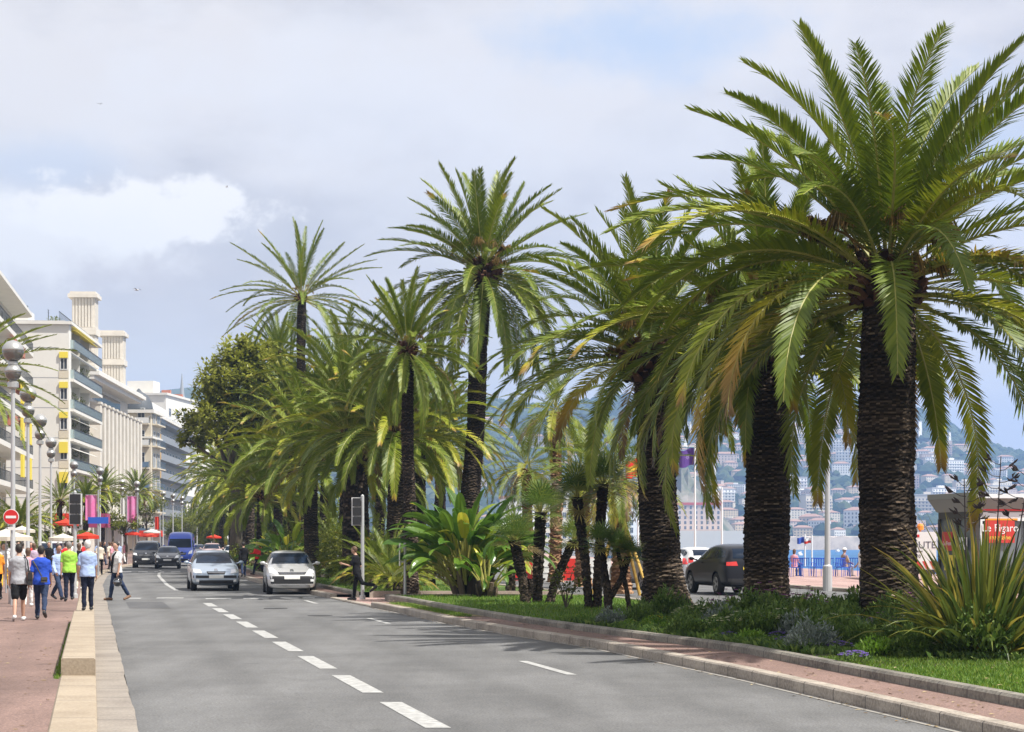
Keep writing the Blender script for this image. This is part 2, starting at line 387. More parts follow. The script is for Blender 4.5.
# right kerb and narrow red footpath, dropped at the crossing
def k1top(d): return .14
dl = ds(D0, 53, 1.2)
kerb('kerb_stone', k1, lambda d: k1(d) + .22, dl, -.02, .142, KERB)
kerb('kerb_stone', k1, lambda d: k1(d) + .22, ds(53.05, 61, 1), -.02, .05, KERB)
kerb('kerb_stone', k1, lambda d: k1(d) + .22, ds(61.05, 400, 3), -.02, .142, KERB)
strip('footpath', lambda d: k1(d) + .2, k2, dl, .13, RED)
strip('footpath', lambda d: k1(d) + .2, lambda d: 14.7, ds(53.05, 61, 1), .045, PINK)
strip('footpath', lambda d: k1(d) + .2, lambda d: k2(d) + .1, ds(61.05, 400, 3), .13, RED)
MB_BACK = 14.6
for a, c2 in ((D0, 56.8), (60.6, 84), (92, 400)):
    dd = ds(a, c2, 1.2 if c2 < 60 else 3)
    kerb('lawn_kerb', lambda d: k2(d) + .025 * sin(d * 2.3) * (d > 40), lambda d: k2(d) + .2, dd, .0, .25, OLDK, soft=.03)
    kerb('lawn_kerb', MB_BACK, MB_BACK + .2, dd, -.02, .25, KERB)
    if c2 < 60:
        strip('lawn', lambda d: k2(d) + .17, MB_BACK + .03, dd, .215, LAWN)
    else:
        strip('lawn', lambda d: k2(d) + .17, MB_BACK + .03, dd, .215, LAWN)
b = MB()
for a in (56.8, 60.6 - .2, 84, 91.8): b.box(RX(8.6, a), RX(14.8, a), a, a + .2, 0, .25)
b.build('end_kerb', KERB, kind='structure')
# worn dry grass between kerb and path near the sign post
strip('worn_verge', lambda d: k1(d) + .24, lambda d: k2(d) - .02, ds(43, 52.5, 1), .138, M('dry_grass_soil', (.12,.13,.03), .95, col2=(.30,.22,.15), vs=2.2, bump=.6, bs=60))
strip('rear_road', MB_BACK + .2, 26.6, ds(D0, D1, 4), .0, ASPH)
kerb('rear_kerb', 26.6, 26.9, ds(D0, 400, 3), -.02, .13, KERB)
strip('promenade', 26.9, 42.6, ds(D0, D1, 4), .12, PINK)
# white edge line by the kerb, dashes, centre lines
ZP = .005
strip('edge_line', lambda d: k1(d) - .12, lambda d: k1(d) - .02, ds(D0, 52, 1), ZP, M('dusty_channel', (.20,.19,.175), .9, col2=(.33,.31,.28), vs=6))
def dash(ds_, u, w=.13, name='lane_dash', ln=3.0):
    b = MB()
    for d in ds_:
        x0, x1 = RX(u, d), RX(u, d + ln)
        b.add([(x0 - w/2, d, ZP), (x0 + w/2, d, ZP), (x1 + w/2, d + ln, ZP), (x1 - w/2, d + ln, ZP)], [(0,1,2,3)])
    b.build(name, PAINT, kind='structure')
dash([18.75 - 4.34 * 2 + 4.34 * i for i in range(11)], 3.33, .25)
strip('centre_line', 3.0, 3.16, ds(71, 118, 3), ZP, PAINT)
dash([26.2 - 13, 26.2, 42.4, 56], 6.45, .14)
b = MB()      # broken crossing line
for u, w in ((-.0+1.0,.5),(2.0,.85),(3.5,.8),(4.7,.8),(5.9,.7),(7.0-.5,.5)):
    d = 61 + (u - 2) * .3
    if u > 3: d -= 1.2
    b.add([(RX(u,d), d, ZP+.001), (RX(u+w,d), d, ZP+.001), (RX(u+w,d)-.12, d+.9, ZP+.001), (RX(u,d)-.12, d+.9, ZP+.001)], [(0,1,2,3)])
b.build('crossing_line', PAINT, kind='structure')
b = MB()
for i in range(6):
    u = .9 + i * .95; d = 112
    b.add([(RX(u,d), d, ZP), (RX(u+.55,d), d, ZP), (RX(u+.55,d+3), d+3, ZP), (RX(u,d+3), d+3, ZP)], [(0,1,2,3)])
b.build('zebra_bar', PAINT, kind='structure')
# two iron covers and a drain on the road
b = MB(); b.lathe([(.3, 0), (.3, .006)], 24, (X(320, 47), 47, .0)); b.build('manhole_cover', M('cast_iron', (.06,.06,.062), .6, .6, var=.3, vs=30), kind='structure')

# lawn blades where one can see them, one carpet
b = MB()
def blades(n, da, db, ua, ub, hmin, hmax, z=.215):
    for i in range(n):
        d = da + rnd.random() * (db - da); lo = ua(d) if callable(ua) else ua
        u = lo + rnd.random() * (ub - lo); x = RX(u, d)
        h = rnd.uniform(hmin, hmax); a = rnd.uniform(0, pi); w = .011
        b.add([(x - w*cos(a), d - w*sin(a), z - .01), (x + w*cos(a), d + w*sin(a), z - .01), (x + rnd.gauss(0,.025), d + rnd.gauss(0,.025), z + h)], [(0,1,2)], 0, min(1, max(.02, rnd.gauss(.45, .2))))
blades(22000, 18, 26.5, lambda d: k2(d) + .2, 12.2, .025, .06)
blades(22000, 37, 56.5, lambda d: k2(d) + .2, 14.3, .03, .08)
blades(6000, 61, 84, lambda d: k2(d) + .2, 12.5, .04, .10)
blades(2500, 43, 52, lambda d: k1(d) + .3, 8.4, .02, .07, .14)
b.build('grass', GRASSM, kind='stuff', label='short bright green lawn grass between the kerbs')

# dry leaves, petals and grit scattered on path, kerb foot and lawn
b = MB()
for i in range(900):
    d = rnd.uniform(18, 55); q = rnd.random()
    if q < .35: u, z = k1(d) + .2 + rnd.random() * (k2(d) - k1(d) - .2), .136
    elif q < .6: u, z = k1(d) - abs(rnd.gauss(0, .12)) - .02, .006
    elif q < .85: u, z = k2(d) + .2 + rnd.random() * 3, .25
    else: u, z = -.45 - abs(rnd.gauss(0, 1.2)), .05
    x = RX(u, d); a = rnd.uniform(0, pi); l = rnd.uniform(.012, .05); w = l * .4
    b.add([(x, d, z), (x + l*cos(a) - w*sin(a), d + l*sin(a) + w*cos(a), z + rnd.uniform(0, .01)), (x + 2*l*cos(a), d + 2*l*sin(a), z + .002), (x + l*cos(a) + w*sin(a), d + l*sin(a) - w*cos(a), z + .004)], [(0,1,2,3)], 0, rnd.random() + .01)
b.build('leaf_litter', tint_mat('dry_leaf', [(0, (.06,.035,.02)), (.5, (.20,.13,.06)), (1, (.42,.34,.20))], .9, 0, .2), kind='stuff', label='dry leaves and grit scattered along kerbs and lawn')

# a darker repair patch and a second iron cover in the lane
DARKA = asphalt('repair_asphalt', (.085, .085, .088), .08)
for u0, u1, da, db_ in ((1.0, 2.1, 52.0, 57.5),):
    strip('road_patch', u0, u1, ds(da, db_, 1), .0035, DARKA)
b = MB(); b.lathe([(.32, 0), (.32, .008)], 26, (RX(4.9, 52), 52, 0)); b.build('manhole_cover', MATS['cast_iron'], kind='structure')
# ---------------------------------------------------------------- palms and plants
FROND = tint_mat('palm_leaf', [(0, (.034,.064,.008)), (.3, (.105,.155,.011)), (.55, (.225,.265,.016)), (.75, (.42,.38,.03)), (.88, (.38,.24,.04)), (1, (.17,.11,.06))], .46, .22, .42)
RACH = M('frond_stalk', (.28,.27,.06), .5, var=.25, vs=5)
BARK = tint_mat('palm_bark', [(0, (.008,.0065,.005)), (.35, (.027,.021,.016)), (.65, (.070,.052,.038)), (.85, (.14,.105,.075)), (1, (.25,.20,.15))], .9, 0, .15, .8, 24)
BOSS = tint_mat('cut_leaf_base', [(0, (.022,.012,.009)), (.5, (.07,.032,.022)), (1, (.16,.08,.045))], .85, 0, .2)
FRUIT = tint_mat('fruit_stalks', [(0, (.06,.045,.012)), (.5, (.19,.12,.03)), (1, (.36,.22,.05))], .6, .15)
BRBARK = tint_mat('brown_boots', [(0, (.05,.025,.014)), (.5, (.17,.085,.045)), (1, (.40,.25,.15))], .85, 0, .2)

def frond(b, base, az, e0, L, droop, r, nl=60, ll=.5, lw=.032, tint=.3, vee=.5, rr=.028, tipbrown=.0, pw=1.3, mi=(0,1), ragged=0.):
    n = 14; P = [Vector(base)]; T = []; e = e0; bend = r.gauss(0, .14)
    for i in range(n + 1):
        t = i / n; e = e0 - droop * t ** pw; a = az + bend * t * t
        T.append(Vector((cos(a) * cos(e), sin(a) * cos(e), sin(e))))
        if i < n: P.append(P[-1] + T[-1] * (L / n))
    b.tube(P, [rr * (1.6 if i == 0 else 1.) * (1 - .82 * i / n) for i in range(n + 1)], 4, mi[1], False, .5)
    roll = r.gauss(0, .25)
    for j in range(nl):
        t = .13 + .86 * (j + .5) / nl; x = t * n; i = min(n - 1, int(x)); fr = x - i
        p = P[i].lerp(P[i+1], fr); tg = T[i].lerp(T[i+1], fr).normalized()
        S = tg.cross(Vector((0,0,1)))
        if S.length < .1: S = Vector((-sin(az), cos(az), 0))
        S.normalize(); N = S.cross(tg)
        prof = min(1, .40 + (t - .13) * 4.2) * (1 - .62 * max(0, (t - .55) / .45) ** 2.0)
        ang = radians(62 - 34 * t)
        for sd in (-1, 1):
            if ragged and r.random() < ragged: continue
            v = vee + r.gauss(0, .16) + sd * roll * .5
            d1 = (tg * cos(ang) + (S * (sd * cos(v)) + N * sin(v)) * sin(ang)).normalized()
            l = ll * prof * r.uniform(.82, 1.1)
            d2 = (d1 + Vector((0, 0, -r.uniform(.04, .30)))).normalized()
            wv = d1.cross(S * (-sin(v) * sd) + N * cos(v)).normalized() * (lw * .5 * (.6 + .4 * prof))
            p1 = p + d1 * l * .5; p2 = p1 + d2 * l * .5
            tt = tint + r.gauss(0, .05) + .08 * (t - .5)
            if tipbrown and t > 1 - tipbrown * 1.2: tt = max(tt, .72 + .28 * (t - 1 + tipbrown * 1.2) / (tipbrown * 1.2))
            tt = min(1, max(.001, tt))
            b.add([p - wv * .5, p + wv * .5, p1 + wv, p1 - wv, p2], [(0,1,2,3), (3,2,4)], mi[0], tt)

def palm_crown(seed, nf=95, L=4.6, ll=.52, nl=62, lw=.036, emax=86, emin=-22, r0=.3, yellow=.10, brown=.05, d_top=28, d_low=95, zspan=.55, spread=1.0, dead=4, vee=.5, pw=1.3, gap=None):
    r = random.Random(seed); b = MB()
    for i in range(nf):
        q = (i + .5) / nf                      # 0 = youngest upright, 1 = oldest hanging
        e = radians(emax - (emax - emin) * q ** .72 + r.gauss(0, 6))
        az = i * 2.39996 + r.gauss(0, .15)
        if gap and q > gap[2] and abs((az - gap[0] + pi) % (2*pi) - pi) < gap[1]: continue
        droop = radians(d_top + (d_low - d_top) * min(1, q * 1.5) + r.gauss(0, 9))
        l = L * (.98 + .12 * min(1, q * 2.2)) * r.uniform(.9, 1.06)
        z = -zspan * q
        rad = r0 * (.25 + .75 * q)
        base = (cos(az) * rad, sin(az) * rad, z)
        tint = .26 + .16 * r.random()
        tb = 0.
        if q > .35 and r.random() < yellow * 2: tint = r.uniform(.46, .66); tb = .06
        if q > .6 and r.random() < brown: tint = r.uniform(.6, .85); tb = .4
        if r.random() < .1: tb = max(tb, .10)
        frond(b, base, az, e, l, droop, r, nl, ll, lw, tint, vee - .3 * q, .03 * L / 4.6, tb, pw)
    for i in range(dead):
        az = r.uniform(0, 2*pi)
        if gap: az = gap[0] + r.uniform(.8, 2*pi - .8)
        frond(b, (cos(az)*r0, sin(az)*r0, -zspan), az, radians(-12), L * .85, radians(80), r, nl, ll * .8, lw * .8, .98, .0, .03, .0, ragged=.25)
    return b
def fruit(seed, n=16, R=.62, strands=70):
    r = random.Random(seed); b = MB()
    for k in range(n):
        a = k * 2.4 + r.gauss(0, .2); e = radians(r.uniform(20, 65)); ln = R * r.uniform(.8, 1.25)
        o = Vector((cos(a) * .18, sin(a) * .18, r.uniform(-.35, .1))); p = o + Vector((cos(a)*cos(e), sin(a)*cos(e), sin(e))) * ln
        b.tube([o, (o + p) / 2 + Vector((0,0,.05)), p], .014, 4, 0, False, .8)
        for j in range(strands):
            aa = a + r.gauss(0, .7); l = r.uniform(.25, .55) * R; dr = Vector((cos(aa), sin(aa), r.uniform(-.5, .8))).normalized()
            m = p + dr * l * .5; q = m + (dr * .4 + Vector((0, 0, -1))).normalized() * l * .6
            b.tube([p - dr * .1, m, q], [.005, .005, .007], 3, 0, False, min(1, max(.01, r.gauss(.5, .25))))
    return b
def boss(seed, R=.55, H=.75, n=90):
    """the swollen ring of cut leaf bases under the crown"""
    r = random.Random(seed); b = MB()
    b.lathe([(R * .78, -H), (R * .95, -H * .7), (R * .98, -H * .35), (R * .8, 0), (R * .4, .22)], 20, tint=.05)
    for i in range(n):
        a = i * 2.39996; q = i / n; z = -H + H * q * 1.15; rr = R * (.80 + .2 * sin(pi * min(1, q + .15)))
        c = Vector((cos(a) * rr, sin(a) * rr, z)); o = Vector((cos(a), sin(a), r.uniform(.5, 1.1))).normalized(); s = Vector((-sin(a), cos(a), 0)); l = r.uniform(.12, .26); w = R * .16
        t = r.random() * .9 + .05
        u = o.cross(s) * .05
        b.add([c - s*w - u, c + s*w - u, c + s*w + u, c - s*w + u, c + o*l - s*w*.6 - u*.6, c + o*l + s*w*.6 - u*.6, c + o*l + s*w*.6 + u*.6, c + o*l - s*w*.6 + u*.6],
              [(4,5,6,7), (0,1,5,4), (1,2,6,5), (2,3,7,6), (3,0,4,7)], 0, t)
    return b
def palm_trunk(seed, h, r0, r1, lean=(0,0), row=.032, ns=44, flare=.12, rough=.03, dark=.30, boots=0.):
    r = random.Random(seed); b = MB(); nr = max(4, int(h / row)); k = 0; ph = r.uniform(0, 6)
    for i in range(nr + 1):
        z = h * i / nr; t = i / nr
        R = (r0 + (r1 - r0) * t + flare * exp(-z / .35)) * (1 + .025 * sin(z * 1.7 + ph) + .015 * sin(z * 4.1))
        cx = lean[0] * t + .03 * sin(z * 1.1 + ph); cy = lean[1] * t
        for j in range(ns):
            a = 2 * pi * j / ns
            saw = ((z / (row * 3.0) + .30 * sin(a * 2 + ph) + .26 * sin(a * 7 + ph * 2 + z * 3) + .2 * sin(a * 13 + z * 9)) % 1.0)
            rr = R + rough * (saw - .5) + r.gauss(0, rough * .38) + boots * (saw ** 2)
            b.v.append((cx + cos(a) * rr, cy + sin(a) * rr, z - .05))
    for i in range(nr):
        z = h * i / nr
        band = .10 * sin(z * 5.3 + ph) * sin(z * 2.1)
        for j in range(ns):
            j2 = (j + 1) % ns
            b.f.append((i*ns+j, i*ns+j2, (i+1)*ns+j2, (i+1)*ns+j)); b.m.append(0)
            a = 2 * pi * j / ns; saw = ((z / (row * 3.0) + .30 * sin(a * 2 + ph) + .26 * sin(a * 7 + ph * 2 + z * 3) + .2 * sin(a * 13 + z * 9)) % 1.0)
            if j == 0: rowt = r.gauss(0, .07); run = 0
            run = run * .8 + r.gauss(0, .06)
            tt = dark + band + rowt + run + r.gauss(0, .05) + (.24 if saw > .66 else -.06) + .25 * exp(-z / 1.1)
            if r.random() < .012: tt += .3
            b.t.append(min(1, max(.003, tt)))
    b.f.append(tuple(nr * ns + j for j in range(ns))); b.m.append(0); b.t.append(.2)
    return b

CR = {}      # crown meshes, shared by several palms
def crown_mesh(key, **kw):
    if key not in CR: CR[key] = palm_crown(**kw).mesh('crown', [FROND, RACH])
    return CR[key]
FR_A = fruit(3).mesh('fruit_stalk', FRUIT); FR_B = fruit(5, 9, .5, 36).mesh('fruit_stalk', FRUIT)
BO_A = boss(1).mesh('cut_leaf_base', BOSS); BO_B = boss(2, .42, .6, 60).mesh('cut_leaf_base', BOSS)
def palm(label, x, y, z0, htop, crown, rz=0, csc=1., r0=.46, r1=.44, lean=(0,0), fr=FR_A, bo=BO_A, group=None, seed=1, bsc=1., fsc=1.25, name='palm_tree', rough=.03, row=.032, bark=None, dark=.33, boots=0., ns=44, flare=.12):
    t = thing(name, label, 'palm tree', (x, y, z0), 0, group)
    h = htop - z0
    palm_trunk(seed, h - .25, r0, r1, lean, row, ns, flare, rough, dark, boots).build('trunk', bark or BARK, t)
    link('crown', crown, t, (lean[0], lean[1], h), rz).scale = (csc,) * 3
    if bo: link('cut_leaf_base', bo, t, (lean[0], lean[1], h - .05), rz).scale = (bsc,) * 3
    if fr: link('fruit_stalk', fr, t, (lean[0], lean[1], h + .05), rz).scale = (bsc * fsc,) * 3
    return t
ROW = 'big date palms standing in a row on the median'
c1 = crown_mesh('p1', seed=11, nf=80, L=4.75, nl=108, ll=.56, lw=.043, yellow=.16, emin=-14, d_low=98, d_top=34, zspan=.7, dead=2, pw=1.25, gap=(-pi/2 - .6, .50, .74))
c2 = crown_mesh('p2', seed=23, nf=76, L=4.8, nl=100, ll=.56, lw=.044, yellow=.18, emin=-12, d_low=96, d_top=38, zspan=.65, dead=2, pw=1.25, gap=(-pi/2 - 2.1, .45, .76))
c3 = crown_mesh('p3', seed=37, nf=70, L=4.7, nl=96, ll=.54, lw=.044, yellow=.15, emin=-6, d_low=80, zspan=.6, dead=2, pw=1.25, gap=(-pi/2 - 4.2, .45, .76))
c4 = crown_mesh('tall', seed=41, nf=82, L=3.6, nl=84, ll=.42, lw=.036, yellow=.05, emin=-46, d_low=60, d_top=14, zspan=.7, dead=3)
c5 = crown_mesh('sparse', seed=57, nf=48, L=3.5, nl=52, ll=.30, lw=.045, yellow=.04, emin=-22, d_low=52, d_top=10, r0=.15, zspan=.3, dead=0, vee=.6, emax=84)
c6 = crown_mesh('lush', seed=61, nf=64, L=4.0, nl=84, ll=.46, lw=.040, yellow=.18, brown=.01, emin=-4, d_low=82, d_top=35, zspan=.5, dead=1, pw=1.4)

# palm bases: pixel column, depth, crown height
palm('nearest huge date palm with a thick dark trunk, behind the spiky flax', X(889,34), 34, .2, Z(264,34), c1, .6, 1.0, .50, .46, (-.04,0), seed=3, group=ROW, bsc=.98, fsc=1.5)
palm('big date palm with a straight dark trunk beside the parked black car', X(768,39.5), 39.5, .2, Z(330,39.5), c2, 2.1, .84, .46, .42, (-.03,0), seed=5, group=ROW, bsc=.9, fsc=1.5)
palm('big date palm with a dark trunk widening at its foot, beside the slim fan palms', X(667,44), 44, .2, Z(346,44), c3, 4.2, .80, .46, .38, (-.42,0), seed=9, group=ROW, flare=.28)
palm('tall slender date palm rising high above the paddle-leaved clump', X(466,69), 69, .2, Z(262,69), c4, 1.0, 1.05, .34, .30, (.62,0), FR_A, BO_A, seed=13, group=ROW, bsc=.95)
palm('slim palm whose trunk leads down beside the small sign post', X(411,60), 60, .2, Z(343,60), c4, .4, .66, .20, .17, (-.12,0), FR_B, BO_B, seed=15, bsc=.6, ns=28)
palm('short thick palm with drooping fronds behind the slim one', X(397,68), 68, .2, Z(425,68), c6, 3.0, .9, .34, .32, (0,0), FR_B, BO_B, seed=17, bsc=.9, ns=28)
palm('sparse palm standing alone highest against the sky over the leafy tree', X(303,108), 108, .2, Z(294,108), c5, 2.2, 1.24, .27, .24, (-.1,0), FR_B, BO_B, seed=19, bsc=.7, ns=28)
palm('palm with yellowish fronds arching over the small silver hatchback', X(311,83), 83, .2, Z(455,83), c6, 5.2, 1.05, .31, .30, (0,0), FR_B, BO_B, seed=21, bsc=.9, ns=28)
MASS = 'palms crowding together along the far median'
for i, (px, d, py, cm, rz, sc, lab) in enumerate([
    (345, 92, 388, c6, .3, 1.05, 'bushy palm between the leafy tree and the tall slender palm'),
    (362, 76, 455, c6, 1.9, .85, 'low bushy palm behind the running man'),
    (420, 84, 440, c3, 2.9, .8, 'palm with dark fronds hidden behind the slim trunk'),
    (262, 104, 492, c6, 2.4, .95, 'palm with a short trunk beyond the small silver hatchback'),
    (278, 122, 352, c4, 3.3, .8, 'palm whose frond tips show above the leafy tree'),
    (246, 140, 462, c6, 4.4, 1.1, 'palm under the left edge of the leafy tree'),
    (232, 165, 480, c6, .9, 1.15, 'palm over the far end of the road'),
    (222, 195, 478, c6, 3.9, 1.2, 'palm furthest along the road'),
    (250, 128, 372, c4, 5.5, .6, 'palm frond tuft poking from the top left of the leafy tree'),
    (325, 112, 408, c6, 1.2, 1.1, 'bushy yellow-green palm below the lone tall palm'),
    (440, 96, 430, c3, 1.2, .72, 'palm seen between the slim trunk and the tall slender palm'),
    (380, 100, 400, c6, 2.7, 1.0, 'dense palm crown directly behind the head of the slim palm'),
    (350, 72, 430, c6, 3.7, .8, 'palm whose low fronds arch over the rounded shrub'),
    (292, 112, 420, c6, 1.9, 1.0, 'palm crown merging into the right side of the leafy tree')]):
    palm(lab, X(px, d), d, .2, Z(py, d), cm, rz, sc, .28, .26, (0,0), FR_B if i % 2 else None, BO_B, group=MASS, seed=30 + i, bsc=.8, ns=20, row=.07)
# slim palms with brown booted trunks by the sea front
slim = crown_mesh('slim', seed=71, nf=40, L=2.5, nl=40, ll=.4, lw=.035, yellow=.12, emin=-45, d_low=70, d_top=25, r0=.12, zspan=.4, dead=9)
for px, d, py, r0, rz, lab in ((620, 64, 470, .27, 0, 'slim palm with a patterned brown trunk between two fan palms'), (583, 74, 468, .26, 1, 'slim palm with an orange-brown trunk behind the fan palms'), (556, 82, 405, .24, 2, 'slim palm with a pale brown trunk behind the drooping fronds'), (527, 90, 462, .24, 3, 'slim pale palm next to the clump of paddle leaves')):
    palm(lab, X(px, d), d, .12, Z(py, d), slim, rz, .95, r0, r0 * .8, (0,0), None, None, name='slim_palm', bark=BRBARK, rough=.05, row=.06, dark=.45, boots=.05, seed=int(px), ns=20, group='slim palms with brown trunks by the sea front')
palm('palm standing just outside the right of the view, fronds reaching in', X(1300, 27), 27, .2, 10.6, c1, 2.3, .8, .4, .4, seed=77, ns=28)
palm('palm by the balconies whose long fronds reach in at the left edge', X(-42, 62), 62, .05, Z(375, 62), c5, 4.0, .95, .25, .22, fr=None, bo=BO_B, seed=78, ns=20)

# ---------------- fan palms (short, many trunks)
def fan_crown(seed, n=26, R=.55, pet=.5, bw=.019):
    r = random.Random(seed); b = MB()
    for i in range(n):
        q = i / n; az = i * 2.4 + r.gauss(0, .2); e = radians(80 - 115 * q + r.gauss(0, 8))
        d = Vector((cos(az)*cos(e), sin(az)*cos(e), sin(e))); p = d * pet * r.uniform(.7, 1.1); b.tube([(0,0,-.1*q), p], [.012, .007], 4, 1, False, .4)
        S = d.cross(Vector((0,0,1))).normalized(); N = S.cross(d).normalized(); tint = r.uniform(.18, .45) if r.random() < .8 else r.uniform(.5, .7)
        if q > .85: tint = r.uniform(.7, .99)
        m = 15; rad = R * r.uniform(.8, 1.1)
        for j in range(m):
            a = radians(-118 + 236 * j / (m - 1)); dd_ = (d * cos(a) + S * sin(a) + N * .22).normalized()
            l = rad * (1 - .25 * abs(a) / 2.1); wv = dd_.cross(N).normalized() * (bw * R / .55)
            tip = p + dd_ * l + Vector((0,0,-.10 * l)); mid = p + dd_ * l * .5
            b.add([p, mid - wv, mid + wv, tip], [(0,1,2), (1,3,2)], 0, min(1, tint + r.gauss(0, .03)))
    return b
FANM = tint_mat('fan_palm_leaf', [(0, (.04,.08,.018)), (.35, (.10,.17,.03)), (.6, (.24,.28,.05)), (.8, (.30,.25,.07)), (1, (.20,.14,.08))], .4, .28, .5)
fans = [fan_crown(s, 30, .56, .44, .017).mesh('crown', [FANM, RACH]) for s in (1, 2, 3)]
def fiber_trunk(seed, pts, r0, r1):
    r = random.Random(seed); b = MB(); P = [Vector(p) for p in pts]; L = sum((P[i+1]-P[i]).length for i in range(len(P)-1)); n = int(L / .035) + 2; ns = 16
    def at(t):
        x = t * (len(P) - 1); i = min(len(P) - 2, int(x)); return P[i].lerp(P[i+1], x - i)
    for i in range(n + 1):
        t = i / n; c = at(t); sh = r.uniform(.92, 1.1)
        for j in range(ns):
            a = 2*pi*j/ns; rr = (r0 + (r1 - r0) * t) * sh * r.uniform(.85, 1.2); b.v.append((c.x + cos(a)*rr, c.y + sin(a)*rr, c.z))
    for i in range(n):
        for j in range(ns):
            b.f.append((i*ns+j, i*ns+(j+1)%ns, (i+1)*ns+(j+1)%ns, (i+1)*ns+j)); b.m.append(0); b.t.append(min(1, max(.01, r.gauss(.5 if i < n * .4 else .28, .15))))
    b.f.append(tuple(n*ns + j for j in range(ns))); b.m.append(0); b.t.append(.2)
    return b
for i, (bx, by, tx, ty, r0, r1, sc, lab) in enumerate([
    (526, 603, 514, 540, .15, .20, 1.0, 'fan palm at the left end of the group, beside the paddle leaves'),
    (537, 602, 541, 512, .16, .20, 1.15, 'fan palm with the widest leaf head, second from the left of the group'),
    (549, 603, 574, 540, .14, .17, .8, 'fan palm with a trunk slanting to the right over the kerb lawn'),
    (589, 608, 577, 497, .12, .17, 1.05, 'fan palm with a thin bent trunk and a raised head'),
    (597, 608, 603, 484, .13, .17, 1.1, 'tallest straight fan palm of the group'),
    (609, 613, 601, 545, .12, .10, .7, 'low forked fan palm in front of the tall straight one'),
    (630, 613, 617, 548, .07, .06, .6, 'thin stemmed fan palm nearest the thick palm foot')]):
    x, y, z = G(bx, by, .215); tp = Wp(tx, ty, y)
    t = thing('fan_palm', lab, 'fan palm', (x, y, z), 0, 'fan palms growing in a clump on the lawn')
    top = (tp.x - x, 0, tp.z - z)
    fiber_trunk(i, [(0,0,-.05), (top[0]*.25, 0, top[2]*.35), (top[0]*.7, .05, top[2]*.75), top], r0 * .78, r1 * .72).build('trunk', BARK, t)
    c = link('crown', fans[i % 3], t, top, i * 1.3); c.scale = (sc,) * 3
    if i == 5: fiber_trunk(40, [(0,0,.3), (.3, 0, .8), (.42, 0, 1.25)], .08, .07).build('trunk', BARK, t); link('crown', fans[1], t, (.42, 0, 1.25), 2).scale = (.6,) * 3
    if i == 0: fiber_trunk(41, [(0,0,.0), (.12, 0, .35), (.10, 0, .62)], .09, .06).build('trunk', BARK, t)

# ---------------- giant paddle-leaved clump
PADM = tint_mat('paddle_leaf', [(0, (.025,.07,.012)), (.35, (.075,.16,.018)), (.6, (.20,.30,.03)), (.85, (.50,.48,.04)), (1, (.25,.14,.06))], .32, .32, .5)
def paddle(b, base, az, e0, pet, L, W, r, tint, droop=.9):
    n = 9; P = []; T = []; p = Vector(base); e = e0
    for i in range(5):
        dr = Vector((cos(az)*cos(e), sin(az)*cos(e), sin(e))); P.append(p); p = p + dr * pet / 4; e -= droop * .08
    b.tube(P, [.045, .04, .03, .025, .02], 5, 1, False, .4)
    p = P[-1]; q = []; e1 = e; roll = r.gauss(0, .5)
    for i in range(n + 1):
        t = i / n; e1 = e - droop * t ** 1.4; dr = Vector((cos(az)*cos(e1), sin(az)*cos(e1), sin(e1))); q.append((p, dr)); p = p + dr * L / n
    for sd in (-1, 1):
        prev = None; sk = 0
        for i, (c, dr) in enumerate(q):
            t = i / n; S = dr.cross(Vector((0,0,1))).normalized(); N = S.cross(dr); S2 = S * cos(roll) + N * sin(roll); N2 = N * cos(roll) - S * sin(roll)
            w = W * (sin(pi * min(1, (t * .93 + .07))) ** .55) * (1 if i < n else .05)
            e_ = c + (S2 * sd + N2 * .38).normalized() * w; e_.z -= .12 * w
            m_ = c + (S2 * sd + N2 * .55).normalized() * w * .5
            if prev:
                split = r.random() < .22
                o = (q[i][1]) * (L / n * .22 if split else 0)
                b.add([prev[0], c, m_, prev[1]], [(0,1,2,3)] if sd > 0 else [(3,2,1,0)], 0, tint)
                b.add([prev[1], m_, e_ - o, prev[2]], [(0,1,2,3)] if sd > 0 else [(3,2,1,0)], 0, min(1, max(.01, tint + r.gauss(0, .03))))
            prev = (c, m_, e_)
def paddle_clump(seed, n, H, spread, label, loc, name='paddle_leaf_plant', rz=0):
    r = random.Random(seed); b = MB()
    for i in range(n):
        q = i / n; az = i * 2.39996 + r.gauss(0, .3); e = radians(88 - 50 * q + r.gauss(0, 6)); rr = spread * r.random()
        base = (cos(az)*rr, sin(az)*rr, r.uniform(.2, .6) * H * .3)
        tint = r.uniform(.25, .5) if r.random() < .85 else r.uniform(.6, .9)
        paddle(b, base, az, e, H * r.uniform(.3, .5) * (1 - .25 * q), H * r.uniform(.34, .42), H * .056, r, tint, r.uniform(.5, 1.1) + .5 * q)
    t = thing(name, label, 'plant', loc, rz)
    b.build('leaves', [PADM, RACH], t)
    b2 = MB()
    for i in range(34):
        a = r.uniform(0, 2*pi); rr = spread * sqrt(r.random()); x, y = cos(a)*rr, sin(a)*rr; h = H * r.uniform(.16, .30)
        b2.tube([(x*.7, y*.7, -.05), (x*1.05, y*1.05, h*.5), (x*1.35, y*1.35, h)], [.09, .11, .06], 7, 0, True, r.uniform(.05, .9))
    b2.build('stem', BRBARK if seed % 2 else BARK, t)
    return t
x, y, z = G(467, 595, .215)
paddle_clump(4, 140, 3.3, .62, 'large clump of glossy paddle-shaped leaves on the lawn beside the sign post', (x, y, z))
x, y, z = (X(487, 55), 55, .2)
paddle_clump(8, 16, 1.7, .25, 'young yellow-green paddle-leaved plant at the foot of the large clump', (x, y, z))
paddle_clump(6, 40, 3.0, .5, 'clump of paddle leaves glowing green beyond the small silver hatchback', (X(288, 92), 92, .2))
paddle_clump(12, 30, 2.4, .5, 'paddle-leaved plant beyond the far lawn near the red-clad person', (X(270, 100), 100, .2))

